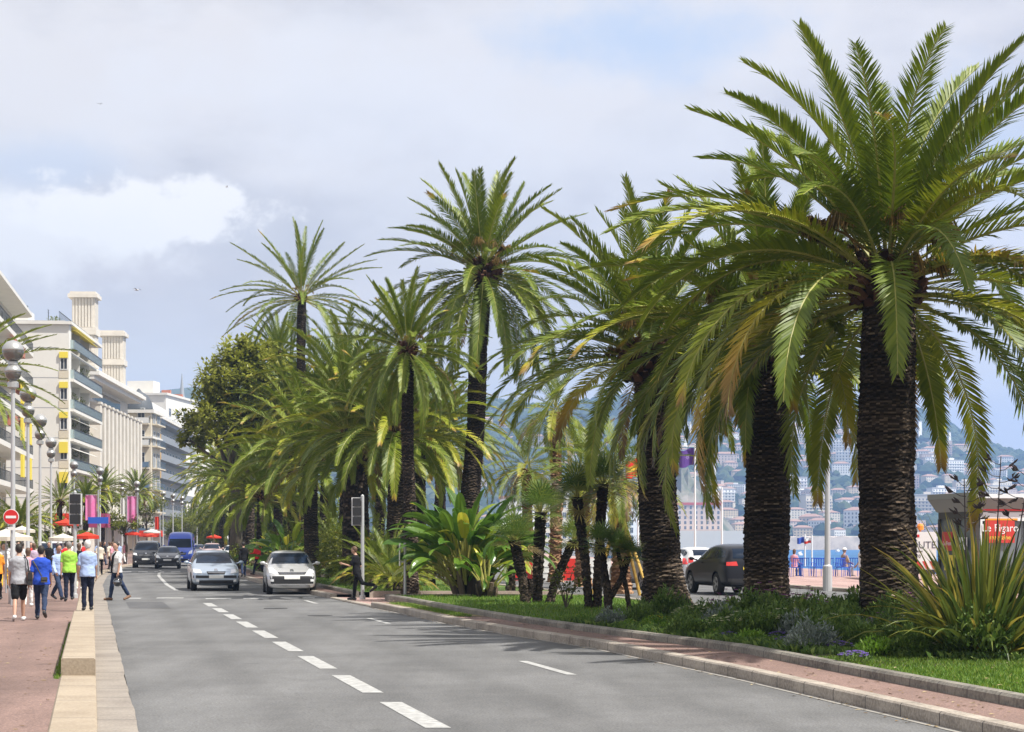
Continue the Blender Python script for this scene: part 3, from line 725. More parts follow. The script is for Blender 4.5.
# ---------------- leafy shrubs and trees
LEAFM = tint_mat('tree_leaf', [(0, (.06,.085,.012)), (.4, (.15,.18,.02)), (.7, (.26,.28,.035)), (1, (.32,.33,.06))], .45, .42, .4)
WOOD = M('grey_bark', (.10,.08,.06), .9, var=.4, vs=6, bump=.7, bs=20, stretch=(3,3,.6))
def leafball(b, c, R, n, r, lf=.11, tint=.35, flat=.8, shell=.55):
    for i in range(n):
        a = r.uniform(0, 2*pi); u = r.uniform(-1, 1); q = R * (shell + (1 - shell) * r.random() ** .6); s_ = sqrt(1 - u*u)
        o = Vector((cos(a)*s_, sin(a)*s_, u)); p = Vector(c) + Vector((o.x*q, o.y*q, o.z*q*flat))
        d = (o + Vector((r.gauss(0,.6), r.gauss(0,.6), r.gauss(0,.6)))).normalized(); s2 = frame_of(d)[0]; l = lf * r.uniform(.6, 1.3); w = l * .32
        b.add([p, p + d*l*.5 - s2*w, p + d*l, p + d*l*.5 + s2*w], [(0,1,2,3)], 0, min(1, max(.01, tint + r.gauss(0, .1))))
def leafy_tree(name, label, loc, balls, n, lf, seed, trunk, group=None, tint=.35, cat='tree'):
    """balls: (x,y,z,R) relative; each bough ends in a few ragged clumps"""
    r = random.Random(seed); t = thing(name, label, cat, loc, 0, group); b = MB(); tk = MB()
    if trunk:
        h, r0 = trunk; tk.tube([(0,0,-.1), (.1,0,h*.5), (0,.1,h)], [r0*1.3, r0, r0*.8], 12)
    for x, y, z, R in balls:
        if trunk: tk.tube([(0,0,trunk[0]*.85), (x*.4, y*.4, (trunk[0] + z)*.5), (x, y, z)], [trunk[1]*.5, trunk[1]*.3, .04], 7)
        m = max(5, int(R * R * 7))
        for k in range(m):
            a = r.uniform(0, 2*pi); u = r.uniform(-.8, 1); s_ = sqrt(1 - u*u); q = R * r.uniform(.45, 1.05)
            c = (x + cos(a)*s_*q, y + sin(a)*s_*q, z + u*q*.75); leafball(b, c, R * r.uniform(.22, .40), int(n), r, lf, tint + r.gauss(0, .09), .7, .3)
    if trunk: tk.build('trunk', WOOD, t, smooth=True)
    b.build('crown', LEAFM, t)
    return t
FT = 'leafy trees closing the far end of the median'
for i, (px, d, R_, zc, lab) in enumerate([(222, 300, 4.5, 5, 'leafy tree at the very end of the median'), (240, 250, 4.5, 5, 'leafy tree over the far lamps of the median'), (262, 215, 4.5, 5.2, 'leafy tree behind the furthest palms'), (288, 185, 4.0, 5, 'leafy tree behind the palm with the short trunk'), (210, 360, 5, 5.5, 'farthest leafy tree before the cream end block')]):
    leafy_tree('leafy_tree', lab, (X(px, d), d, .1), [(0,0,zc,R_), (R_*.7,0,zc-1,R_*.7), (-R_*.7,1,zc-1,R_*.7), (0,-1,zc-2.4,R_*.7), (R_*.5,-1,2.2,R_*.5), (-R_*.5,-1,2.2,R_*.5)], 26, .5, 300 + i, (2.5, .25), FT, .45)
D = 118
def bl(px, py, R, dy=0): return (X(px, D) - X(235, D), dy, Z(py, D) - .2, R)
leafy_tree('leafy_tree', 'large dark green broadleaf tree standing between the palms over the road', (X(235, D), D, .2),
    [bl(232,385,2.2), bl(250,372,2.6,1), bl(275,385,2.4,-1), bl(215,398,1.6), bl(200,420,1.5,.5), bl(190,440,1.0), bl(225,425,2.0,-1), bl(255,420,2.4,1), bl(285,430,2.0), bl(212,440,1.2,1), bl(300,398,2.0,1), bl(268,455,1.8), bl(318,420,1.8,2), bl(240,352,1.1), bl(262,350,1.1)], 70, .32, 5, (5.2, .35), tint=.74)
SH = 'leafy shrubs on the far median'
for i, (px, d, R, h, lab) in enumerate([(345, 74, 1.3, 1.3, 'rounded shrub behind the running man'), (325, 79, 1.2, 1.1, 'dark shrub right of the small silver hatchback'), (378, 72, 1.1, 1.2, 'olive shrub beside the traffic light post'), (255, 108, 1.5, 1.4, 'shrub beyond the person in red'), (340, 88, 1.8, 2.2, 'tall shrub under the bushy palm'), (432, 80, 1.4, 1.5, 'shrub behind the slim trunk and paddle leaves'),
    (300, 106, 2.0, 2.6, 'tall shrub in shade beyond the palm with yellowish fronds'), (326, 104, 2.0, 2.8, 'tall shrub closing the gap under the bushy palms'), (352, 100, 1.9, 2.6, 'tall shrub behind the traffic light post'), (378, 92, 1.8, 2.6, 'tall shrub behind the short thick palm'), (280, 125, 2.0, 2.6, 'tall shrub beyond the glowing paddle leaves'), (440, 90, 1.6, 2.0, 'tall shrub behind the left edge of the paddle leaves')]):
    leafy_tree('leafy_shrub', lab, (X(px, d), d, .2), [(0,0,h*.6,R*.8), (.5*R,.2,h*.45,R*.6), (-.5*R,-.2,h*.45,R*.6)], 90, .13, 60 + i, None, SH, .38, 'shrub')
# low feathery palms / cycads around the crossing
cyc = palm_crown(91, 40, 1.9, .26, 44, .022, 85, 5, .08, .12, .06, 20, 75, .1, dead=3).mesh('crown', [FROND, RACH])
for i, (px, d, z, sc, lab) in enumerate([(388, 64.5, .35, 1.0, 'low feathery cycad at the crossing beside the running man'), (372, 70, .4, 1.1, 'feathery cycad behind the traffic light post'), (398, 61.8, .2, .7, 'small feathery cycad at the foot of the slim palm'), (335, 90, 1.2, 1.2, 'feathery low palm behind the rounded shrub'), (432, 70, .6, 1.0, 'feathery low palm left of the paddle leaves'), (510, 62, 1.2, .8, 'feathery low palm behind the first fan palm')]):
    t = thing('low_palm', lab, 'cycad', (X(px, d), d, .2), 0, 'low feathery cycads on the median')
    palm_trunk(50 + i, z + .15, .14, .12, row=.06, ns=14, flare=.03).build('trunk', BARK, t); link('crown', cyc, t, (0,0,z + .1), i * 1.1).scale = (sc,) * 3

# ---------------- spiky flax at the right
FLAX = tint_mat('flax_leaf', [(0, (.035,.065,.018)), (.35, (.10,.15,.03)), (.6, (.26,.27,.045)), (.8, (.45,.36,.06)), (1, (.36,.20,.09))], .4, .3, .5)
def flax(seed, n, L, W):
    r = random.Random(seed); b = MB()
    for i in range(n):
        q = i / n; az = r.uniform(0, 2*pi); e = radians(88 - 62 * q ** 1.2 + r.gauss(0, 6)); l = L * r.uniform(.65, 1.1) * (1 - .15*q); dr = r.uniform(.25, .75) + .7 * q * q; rr = .42 * sqrt(r.random())
        p = Vector((cos(az)*rr*1.2, sin(az)*rr, 0)); m = 7; w0 = W * r.uniform(.7, 1.15); tint = max(.02, min(.95, r.gauss(.36, .22)))
        kink = r.random() < .12; tw = r.gauss(0, .5); prev = None
        for k in range(m + 1):
            t = k / m; ee = e - dr * t ** 1.6 - (1.6 * max(0, t - .6) if kink else 0)
            T_ = Vector((cos(az)*cos(ee), sin(az)*cos(ee), sin(ee))); S = Vector((-sin(az + tw), cos(az + tw), 0)); S = (S - T_ * S.dot(T_)).normalized(); N = S.cross(T_)
            w = w0 * (.55 + 1.2 * t if t < .35 else 1.0 - .97 * ((t - .35) / .65) ** 1.7)
            cur = (p - S*w - N*w*.25, p + N*w*.35, p + S*w - N*w*.25)
            if prev:
                b.add([prev[0], prev[1], cur[1], cur[0]], [(0,1,2,3)], 0, tint); b.add([prev[1], prev[2], cur[2], cur[1]], [(0,1,2,3)], 0, min(.99, tint + .12 if k % 7 else tint + .3))
            prev = cur; p = p + T_ * (l / m)
    return b
fx, fy = X(983, 26.6), 26.6
t = thing('flax_plant', 'large spiky flax with yellow-edged sword leaves and dark seed stalks on the lawn', 'plant', (fx, fy, .2))
flax(3, 360, 2.0, .036).build('leaves', FLAX, t)
STALK = M('dark_seed_stalk', (.03,.018,.02), .6, var=.3, vs=10)
for sx, ex, h, sd in ((-.35, -.28, 2.45, 1), (.15, .22, 2.75, 2), (.35, .62, 2.6, 3)):
    r = random.Random(sd); b = MB(); b.tube([(sx*.3, -.1, .2), ((sx+ex)*.4, -.1, h*.5), (ex, -.1, h)], [.014, .011, .007], 6)
    for k in range(9):
        zz = h * (.72 + .03 * k); sgn = 1 if k % 2 else -1; c0 = Vector((ex * zz / h, -.1, zz)); q = c0 + Vector((sgn * r.uniform(.10, .20), r.uniform(-.08, .08), .06)); b.tube([c0, (c0+q)/2 - Vector((0,0,.02)), q], [.006, .005, .005], 4)
        for j in range(4):
            e_ = q + Vector((sgn * r.uniform(.0, .11), r.uniform(-.03, .03), r.uniform(.0, .07))); b.tube([q, e_, e_ + Vector((sgn*.035, 0, .035))], [.004, .016, .003], 5)
    b.build('seed_stalk', STALK, t)

# ---------------- the flower bed under the big palms
strip('planting_bed', lambda d: k2(d) + .2, 14.4, ds(24.5, 38.2, 1), .222, SOIL)
GREENS = [tint_mat('herb_green', [(0, (.04,.09,.018)), (.5, (.11,.19,.035)), (1, (.25,.33,.07))], .6, .3), tint_mat('silver_leaf', [(0, (.09,.12,.10)), (.5, (.18,.22,.19)), (1, (.34,.38,.34))], .7, .2),
          tint_mat('lime_leaf', [(0, (.08,.17,.015)), (.5, (.17,.32,.03)), (1, (.30,.42,.05))], .5, .35), tint_mat('blue_green_leaf', [(0, (.04,.06,.05)), (.5, (.085,.12,.09)), (1, (.17,.21,.16))], .6, .2)]
PUR = M('purple_petal', (.28,.18,.60), .6, trans=.3); WHT = M('cream_petal', (.80,.78,.55), .6, trans=.2); MAG = M('mauve_flower', (.32,.10,.30), .6, trans=.3); YEL = M('yellow_petal', (.75,.62,.08), .6, trans=.2)
def herb(seed, R, H, leaf, n=700, lf=.07, up=.7, tint=.4, fl=None, nf=0, fs=.03, stalk=.0):
    r = random.Random(seed); b = MB(); f = MB()
    for i in range(n):
        a = r.uniform(0, 2*pi); q = sqrt(r.random()) * R; top = H * (1 - .55 * (q/R)**2) * (1 + .18 * sin(a * 3 + seed)); z = top * r.random() ** .45
        p = Vector((cos(a)*q, sin(a)*q, z)); d = Vector((cos(a)*r.random() + r.gauss(0,.5), sin(a)*r.random() + r.gauss(0,.5), up + r.gauss(0,.3))).normalized(); s2 = frame_of(d)[0]; l = lf * r.uniform(.6, 1.5); w = l * .17
        b.add([p, p + d*l*.5 - s2*w, p + d*l, p + d*l*.5 + s2*w], [(0,1,2,3)], 0, min(1, max(.01, tint + r.gauss(0, .2))))
    for i in range(nf):
        a = r.uniform(0, 2*pi); q = sqrt(r.random()) * R * .95; z = H * (1 - .5 * (q/R)**2) + stalk * r.uniform(.4, 1.) + .02; c = Vector((cos(a)*q, sin(a)*q, z))
        if stalk > .1: b.tube([c - Vector((0,0,stalk)), c], [.004,.003], 3, 0, False, .5)
        for k in range(7):
            w = 2*pi*k/7; o = Vector((cos(w), sin(w), .35)) * fs; s2 = Vector((-sin(w), cos(w), 0)) * fs * .38
            f.add([c, c + o*.6 - s2 + Vector((0,0,.0)), c + o, c + o*.6 + s2], [(0,1,2,3)])
    return b, (f if nf else None)
PROT = {}
for k, args in dict(
    lavender=(dict(seed=1, R=.38, H=.42, leaf=3, n=900, lf=.09, tint=.5, fl=PUR, nf=90, fs=.026, stalk=.16), 'bushy blue-grey herb with tiny purple flowers'),
    daisy=(dict(seed=2, R=.40, H=.40, leaf=0, n=1000, lf=.08, fl=WHT, nf=22, fs=.045, stalk=.05), 'green bush dotted with cream daisies'),
    silver=(dict(seed=3, R=.38, H=.42, leaf=1, n=1100, lf=.07, tint=.5), 'silver-leaved cushion plant'),
    green=(dict(seed=4, R=.50, H=.70, leaf=0, n=1300, lf=.12, tint=.5), 'leafy dark green bush'),
    lime=(dict(seed=5, R=.30, H=.24, leaf=2, n=700, lf=.07, tint=.5), 'low lime green leafy plant'),
    violet=(dict(seed=6, R=.22, H=.14, leaf=0, n=300, lf=.05, fl=PUR, nf=40, fs=.032), 'low plant massed with violet flowers'),
    spider=(dict(seed=7, R=.45, H=.42, leaf=0, n=700, lf=.16, tint=.7, fl=MAG, nf=16, fs=.055, stalk=.38), 'tall plant with mauve flower heads on bare stalks'),
    gold=(dict(seed=8, R=.28, H=.22, leaf=2, n=600, lf=.06, tint=.3, fl=YEL, nf=24, fs=.02), 'low plant speckled with small yellow flowers')).items():
    kw, lab = args; lm = GREENS[kw['leaf']]; flm = kw.pop('fl', None); b, f = herb(**kw); PROT[k] = (b.mesh('leaves', lm), f.mesh('blossoms', flm) if f else None, lab)
BED = []
def plant(kind, x, y, z=.22, sc=1., rz=0., label=None, group=None):
    lm, fm, lab = PROT[kind]
    t = thing({'lavender':'lavender_bush','daisy':'daisy_bush','silver':'silver_leaf_plant','green':'leafy_bush','lime':'lime_leaf_plant','violet':'violet_plant','spider':'mauve_flower_plant','gold':'yellow_flower_plant'}[kind], label or lab, 'plant', (x, y, z), rz, group or 'low plants of the flower bed: ' + lab)
    if not label: BED.append((kind, x, y, t, lab))
    link('leaves', lm, t).scale = (sc,) * 3
    if fm: link('blossoms', fm, t).scale = (sc,) * 3
SPEC = [('violet', 840, 641, 'violet flower cushion nearest the kerb, under the nearest palm'), ('violet', 855, 651, 'violet flower cushion next to the lime plant'), ('lime', 878, 645, 'bright lime green plant at the end of the lawn'), ('daisy', 838, 632, 'bush with cream and yellow daisies right of the middle of the bed'), ('daisy', 745, 628, 'bush with two large cream daisies near the middle of the bed'), ('gold', 655, 618, 'yellow speckled plant at the left end of the flower bed'), ('silver', 905, 634, 'silver-leaved plant between the nearest palm and the flax'), ('silver', 812, 640, 'silver-leaved cushion near the kerb')]
for k, px, py, lab in SPEC:
    x, y, z = G(px, py + 6, .3); plant(k, x, y, .22, 1.0, rnd.uniform(0, 6), lab, 'named clumps of the flower bed')
rr = random.Random(12)
kinds = ['daisy','green','silver','daisy','green','green','gold','green','lime','daisy','lime','violet']
n = 0; used = []
while n < 145:
    d = rr.uniform(26.0, 38.0); u0 = k2(d) + .4; u = u0 + rr.random() ** .9 * (14.2 - u0)
    if d < 29.5 and u < 11: continue
    x = RX(u, d)
    if any((x - a)**2 + ((d - c)*1.0)**2 < .17 for a, c in used): continue
    used.append((x, d)); back = (u - u0) / 4.5
    k = kinds[rr.randrange(12)]
    if back > .5: k = rr.choice(['green', 'spider', 'green', 'daisy', 'spider', 'silver'])
    if back < .12: k = rr.choice(['lavender', 'violet', 'gold', 'silver', 'lime', 'lavender', 'green'])
    plant(k, x, d, .22, rr.uniform(.6, 1.12) * (.75 if back < .12 else 1) * (.85 if k == 'green' and back > .35 else .65 if k == 'green' else 1), rr.uniform(0, 6)); n += 1
cells = {}
for k, x, y, t, lab in sorted(BED, key=lambda q: q[2]):
    u = x - cr(y) - SL * y; v = (u - k2(y)) / (14.2 - k2(y))
    zone = 'at the kerb edge' if v < .25 else 'in the middle' if v < .6 else 'at the rear'
    cells.setdefault((k, zone), []).append((t, lab))
for (k, zone), q in cells.items():
    for i, (t, lab) in enumerate(q): t['label'] = '%s %s%s' % (lab, zone, '' if len(q) == 1 else ', %s from the flax' % nth(i + 1))
# low green carpet between the bushes
b = MB()
for i in range(26000):
    d = rr.uniform(25.6, 38.2); u0 = k2(d) + .24; u = u0 + rr.random() * (14.3 - u0)
    if d < 27.5 and u < 11.5 - (d - 25.6): continue
    x = RX(u, d); h = rr.uniform(.04, .14); a = rr.uniform(0, pi); w = .014
    b.add([(x - w*cos(a), d - w*sin(a), .21), (x + rr.gauss(0,.03), d + rr.gauss(0,.03), .22 + h*.6), (x + rr.gauss(0,.05), d + rr.gauss(0,.05), .22 + h), (x + w*cos(a), d + w*sin(a), .21)], [(0,1,2,3)], 0, min(1, max(.02, rr.gauss(.45, .25))))
b.build('ground_cover', GREENS[0], kind='stuff', label='low dark green ground cover between the flowers')
# the thin wiry bush on the lawn by the fan palms
b = MB(); tk = MB(); r = random.Random(4)
for i in range(9):
    a = r.uniform(0, 2*pi); q = Vector((cos(a)*.35, sin(a)*.2, r.uniform(.5, 1.0))); tk.tube([(0,0,0), q*.5 + Vector((0,0,.1)), q], [.014,.01,.006], 5); leafball(b, q, .12, 22, r, .10, .25)
    leafball(b, q*.6, .14, 14, r, .09, .25)
t = thing('wiry_shrub', 'small wiry shrub on the lawn between two fan palm trunks', 'shrub', (X(566, 45.5), 45.5, .215)); tk.build('stem', WOOD, t); b.build('leaves', LEAFM, t)
# ---------------------------------------------------------------- vehicles
def paint(name, c, metal=.5, rough=.32): return M(name, c, rough, metal, coat=.6, spec=.5)
GLASS = M('dark_glass', (.010,.018,.035), .12, 0, spec=.18)
TYRE = M('tyre_rubber', (.018,.018,.018), .85); RIM = M('alloy_rim', (.42,.43,.45), .35, .9); BLACKP = M('black_plastic', (.02,.02,.022), .55)
CHROME = M('chrome', (.6,.6,.62), .2, 1.); LENS = M('headlight_lens', (.80,.82,.84), .1, .1, coat=1.); REDL = M('tail_light_red', (.55,.02,.015), .2, coat=1.); PLATE = M('white_plate', (.75,.75,.73), .5); PLATEY = M('yellow_plate', (.78,.60,.06), .5); INK = M('black_ink', (.02,.02,.02), .6)
def car_mesh(st, wheels, wr, mat):
    b = MB(); R = []
    for y, zl, zb, zt, wb, wt in st:
        h = zb - zl; g = zt - zb
        half = [(0, zl), (wb*.80, zl), (wb*.955, zl + .10*h + .03), (wb*1.0, zl + .45*h), (wb*.985, zb - .13*h), (wb*.945, zb), (wt + (wb*.925 - wt)*.45, zb + g*.52), (wt*1.0, zb + g*.86), (wt*.80, zt - .015*min(1, g*3)), (wt*.4, zt - .003), (0, zt)]
        R.append([(x, y, z) for x, z in half] + [(-x, y, z) for x, z in half[-2:0:-1]])
    n = len(R[0]); vs = [p for r_ in R for p in r_]
    fs = [(i*n + j, i*n + (j+1) % n, (i+1)*n + (j+1) % n, (i+1)*n + j) for i in range(len(R)-1) for j in range(n)]
    b.add(vs, fs + [tuple(reversed(range(n))), tuple((len(R)-1)*n + j for j in range(n))])
    me = b.mesh('body', mat, True)
    bm = bmesh.new(); bm.from_mesh(me); bmesh.ops.recalc_face_normals(bm, faces=bm.faces); bm.to_mesh(me); bm.free()
    me = evaluated(me, [('SUBSURF', dict(levels=2, render_levels=2))])
    cut = MB()
    for wy in wheels:
        for sd in (-1, 1): cut.tube([(sd*.55, wy, wr), (sd*1.3, wy, wr)], wr*1.19, 28)
    cm = cut.mesh('cut', BLACKP); bm = bmesh.new(); bm.from_mesh(cm); bmesh.ops.recalc_face_normals(bm, faces=bm.faces); bm.to_mesh(cm); bm.free()
    co_ = bpy.data.objects.new('cut', cm); COL.objects.link(co_)
    out = evaluated(me, [('BOOLEAN', dict(operation='DIFFERENCE', object=co_, solver='EXACT'))])
    bpy.data.objects.remove(co_)
    out.materials.clear(); out.materials.append(mat)
    bm = bmesh.new(); bm.from_mesh(out)
    for e in bm.edges:
        if len(e.link_faces) == 2 and e.calc_face_angle(0) > radians(38): e.smooth = False
    for f_ in bm.faces: f_.smooth = True
    bm.to_mesh(out)
    bvh = BVHTree.FromBMesh(bm); bm.free()
    return out, bvh
def patch(bvh, view, q, off=.008, n=8, m=6, mirror=False, mat=None, name='panel', parent=None, thick=.02):
    """a panel lying on the body: q = 4 corners in the view's plane, cast onto the body"""
    b = MB(); P = []
    for i in range(n + 1):
        for j in range(m + 1):
            s_, t = i / n, j / m
            a = [q[0][k]*(1-s_)*(1-t) + q[1][k]*s_*(1-t) + q[2][k]*s_*t + q[3][k]*(1-s_)*t for k in (0, 1)]
            if view == 'front': o, d = Vector((a[0], 6, a[1])), Vector((0,-1,0))
            elif view == 'back': o, d = Vector((a[0], -6, a[1])), Vector((0,1,0))
            elif view == 'right': o, d = Vector((3, a[0], a[1])), Vector((-1,0,0))
            else: o, d = Vector((-3, a[0], a[1])), Vector((1,0,0))
            h = bvh.ray_cast(o, d)
            if h[0] is None: P.append(None); continue
            nn = h[1] if h[1].dot(d) < 0 else -h[1]
            P.append((h[0] + nn * off, h[0] - nn * thick))
    good = [p for p in P if p]
    if not good: return None
    vs = []; idx = {}
    for i, p in enumerate(P):
        if p: idx[i] = len(vs); vs.append(p[0])
    fs = []
    for i in range(n):
        for j in range(m):
            f4 = (i*(m+1)+j, (i+1)*(m+1)+j, (i+1)*(m+1)+j+1, i*(m+1)+j+1)
            if all(k in idx for k in f4): fs.append(tuple(idx[k] for k in f4))
    k0 = len(vs)
    ring = [i*(m+1) for i in range(n+1)] + [n*(m+1)+j for j in range(1, m+1)] + [i*(m+1)+m for i in range(n-1, -1, -1)] + [j for j in range(m-1, 0, -1)]
    ring = [r_ for r_ in ring if P[r_]]
    for r_ in ring: vs.append(P[r_][1])
    for a in range(len(ring)):
        c2 = (a + 1) % len(ring); fs.append((idx[ring[a]], idx[ring[c2]], k0 + c2, k0 + a))
    b.add(vs, fs); return b.build(name, mat, parent, smooth=False)
def wheel_meshes(wr, w=.21):
    a = MB(); a.tube([(-w/2, 0, 0), (-w/2+.02, 0, 0), (w/2-.02, 0, 0), (w/2, 0, 0)], [wr*.93, wr, wr, wr*.93], 26)
    r_ = MB(); r_.tube([(-w/2-.006, 0, 0), (w/2+.006, 0, 0)], wr*.64, 22)
    sp = MB()
    for sd in (1,):
        for k in range(5):
            an = 2*pi*(k + .5)/5; c, s_ = cos(an), sin(an); x = sd * (w/2 + .009)
            p = [(x, c*r2 - s_*t2, s_*r2 + c*t2) for r2, t2 in ((wr*.2, -wr*.09), (wr*.2, wr*.09), (wr*.58, wr*.16), (wr*.58, -wr*.16))]
            sp.add(p, [(0,1,2,3)])
    return a.mesh('tyre', TYRE, True), r_.mesh('rim', RIM), sp.mesh('wheel_opening', BLACKP)
WM = {}
MODELS = dict(
 liftback=dict(wheels=(1.42,-1.33), wr=.32, tw=.76, st=[
  (2.30,.34,.50,.54,.60,.50),(2.26,.24,.60,.64,.74,.62),(2.10,.20,.68,.73,.83,.70),(1.55,.18,.80,.88,.88,.74),(1.02,.18,.90,.97,.88,.74),(.85,.18,.92,1.02,.88,.72),(.12,.18,.96,1.42,.88,.61),(-.55,.18,.97,1.48,.88,.62),(-1.35,.18,.99,1.42,.87,.58),(-2.0,.20,.98,1.12,.84,.62),(-2.22,.26,.92,1.0,.78,.62),(-2.28,.36,.60,.66,.70,.6)],
  front=dict(windshield=[(-.66,.99),(.66,.99),(.54,1.37),(-.54,1.37)], headlight=[(.50,.62),(.79,.66),(.80,.80),(.56,.76)], grille=[(-.30,.60),(.30,.60),(.34,.70),(-.34,.70)], bumper_intake=[(-.62,.27),(.62,.27),(.60,.39),(-.60,.39)], rub=[(-.80,.47),(.80,.47),(.80,.56),(-.80,.56)], plate=[(-.26,.46),(.26,.46),(.26,.57),(-.26,.57)]),
  side=[[(.72,1.02),(-.12,1.02),(-.12,1.37),(.30,1.34)],[(-.18,1.02),(-1.05,1.03),(-1.05,1.33),(-.18,1.37)],[(-1.12,1.04),(-1.62,1.08),(-1.5,1.20),(-1.12,1.31)]],
  back=dict(window=[(-.52,1.12),(.52,1.12),(.46,1.34),(-.46,1.34)], light=[(.52,.80),(.76,.80),(.74,.96),(.54,.96)]), mirror=(.80,.90,1.02)),
 hatch=dict(wheels=(1.26,-1.28), wr=.30, tw=.73, st=[
  (2.00,.34,.50,.55,.58,.50),(1.97,.22,.62,.67,.72,.60),(1.84,.19,.72,.78,.81,.68),(1.35,.18,.84,.94,.85,.70),(.98,.18,.92,1.02,.85,.72),(.80,.18,.94,1.07,.85,.70),(.15,.18,.97,1.43,.85,.60),(-.40,.18,.98,1.49,.85,.60),(-1.15,.18,1.0,1.46,.84,.57),(-1.72,.2,1.02,1.30,.82,.52),(-1.92,.26,.92,1.02,.76,.58),(-1.98,.36,.6,.7,.70,.58)],
  front=dict(windshield=[(-.64,1.03),(.64,1.03),(.53,1.38),(-.53,1.38)], headlight=[(.44,.68),(.74,.72),(.78,.93),(.60,.86)], grille=[(-.42,.67),(.42,.67),(.50,.75),(-.50,.75)], bumper_intake=[(-.70,.37),(.70,.37),(.74,.62),(-.74,.62)], plate=[(-.26,.52),(.26,.52),(.26,.62),(-.26,.62)], chrome_strip=[(-.60,.29),(.60,.29),(.60,.33),(-.60,.33)]),
  side=[[(.66,1.06),(-.15,1.06),(-.15,1.38),(.26,1.36)],[(-.21,1.06),(-1.02,1.07),(-1.02,1.36),(-.21,1.38)],[(-1.08,1.08),(-1.45,1.15),(-1.4,1.24),(-1.08,1.34)]],
  back=dict(window=[(-.48,1.12),(.48,1.12),(.42,1.36),(-.42,1.36)], light=[(.50,.84),(.72,.84),(.68,1.04),(.52,1.04)]), mirror=(.76,.84,1.05)),
 suv=dict(wheels=(1.40,-1.42), wr=.37, tw=.80, st=[
  (2.35,.42,.62,.66,.66,.56),(2.30,.30,.80,.85,.80,.68),(2.12,.27,.90,.98,.90,.76),(1.5,.26,1.02,1.10,.94,.78),(1.05,.26,1.08,1.15,.94,.78),(.85,.26,1.10,1.22,.94,.76),(.20,.26,1.13,1.62,.94,.66),(-.5,.26,1.15,1.72,.94,.68),(-1.5,.26,1.16,1.70,.93,.65),(-2.08,.28,1.14,1.58,.91,.60),(-2.30,.32,1.08,1.20,.86,.66),(-2.36,.42,.70,.80,.80,.66)],
  front=dict(windshield=[(-.70,1.18),(.70,1.18),(.60,1.58),(-.60,1.58)], headlight=[(.50,.80),(.82,.84),(.84,.96),(.54,.94)], grille=[(-.30,.74),(.30,.74),(.32,.92),(-.32,.92)], bumper_intake=[(-.6,.42),(.6,.42),(.6,.56),(-.6,.56)], plate=[(-.26,.60),(.26,.60),(.26,.70),(-.26,.70)]),
  side=[[(.78,1.20),(-.10,1.20),(-.10,1.58),(.34,1.56)],[(-.18,1.20),(-1.12,1.21),(-1.12,1.58),(-.18,1.59)],[(-1.20,1.22),(-1.95,1.26),(-1.78,1.48),(-1.20,1.57)]],
  back=dict(window=[(-.60,1.22),(.60,1.22),(.52,1.54),(-.52,1.54)], light=[(.44,.98),(.82,.98),(.80,1.10),(.48,1.12)], plate=[(-.26,.84),(.26,.84),(.26,.95),(-.26,.95)], bumper=[(-.80,.36),(.80,.36),(.78,.56),(-.78,.56)]), mirror=(.84,.95,1.20)),
 minibus=dict(wheels=(1.55,-1.45), wr=.33, tw=.80, st=[
  (2.36,.40,.60,.64,.70,.60),(2.33,.24,.74,.80,.82,.70),(2.20,.20,.88,.96,.90,.76),(1.85,.20,1.02,1.12,.93,.80),(1.62,.20,1.08,1.22,.93,.80),(.95,.20,1.12,1.72,.93,.72),(.3,.20,1.14,1.84,.93,.74),(-1.6,.20,1.14,1.84,.93,.74),(-2.20,.22,1.14,1.74,.91,.70),(-2.36,.3,1.0,1.3,.88,.72)],
  front=dict(windshield=[(-.74,1.20),(.74,1.20),(.64,1.68),(-.64,1.68)], headlight=[(.56,.84),(.84,.88),(.84,1.02),(.62,.98)], grille=[(-.46,.78),(.46,.78),(.50,.92),(-.50,.92)], bumper_intake=[(-.6,.32),(.6,.32),(.6,.46),(-.6,.46)], plate=[(-.26,.54),(.26,.54),(.26,.65),(-.26,.65)]),
  side=[[(1.40,1.20),(.50,1.20),(.50,1.64),(.96,1.60)],[(.40,1.20),(-.90,1.20),(-.90,1.66),(.40,1.66)],[(-1.0,1.20),(-2.1,1.20),(-2.0,1.62),(-1.0,1.66)]],
  back=dict(window=[(-.66,1.16),(.66,1.16),(.58,1.62),(-.58,1.62)], light=[(.70,.80),(.84,.80),(.82,1.10),(.72,1.10)]), mirror=(1.35,.95,1.22)),
 van=dict(wheels=(1.9,-1.6), wr=.34, tw=.86, st=[
  (2.78,.42,.62,.68,.78,.66),(2.74,.26,.80,.88,.90,.76),(2.58,.22,.98,1.08,.98,.84),(2.20,.22,1.14,1.26,1.0,.86),(2.02,.22,1.18,1.36,1.0,.86),(1.42,.22,1.25,2.10,1.0,.84),(.95,.22,1.3,2.42,1.0,.86),(.4,.22,1.3,2.48,1.0,.88),(-2.5,.22,1.3,2.48,1.0,.88),(-2.76,.26,1.2,2.38,.97,.84)],
  front=dict(windshield=[(-.82,1.32),(.82,1.32),(.76,1.96),(-.76,1.96)], headlight=[(.62,.84),(.88,.90),(.90,1.14),(.70,1.04)], grille=[(-.44,.80),(.44,.80),(.50,.96),(-.50,.96)], bumper_intake=[(-.6,.34),(.6,.34),(.6,.50),(-.6,.50)], plate=[(-.26,.56),(.26,.56),(.26,.67),(-.26,.67)]),
  side=[[(1.80,1.34),(.95,1.34),(.95,1.86),(1.40,1.82)]],
  back=dict(window=[(-.70,1.30),(.70,1.30),(.66,1.9),(-.66,1.9)], light=[(.84,.8),(.95,.8),(.94,1.3),(.85,1.3)]), mirror=(1.72,1.05,1.45)))
PT = {}
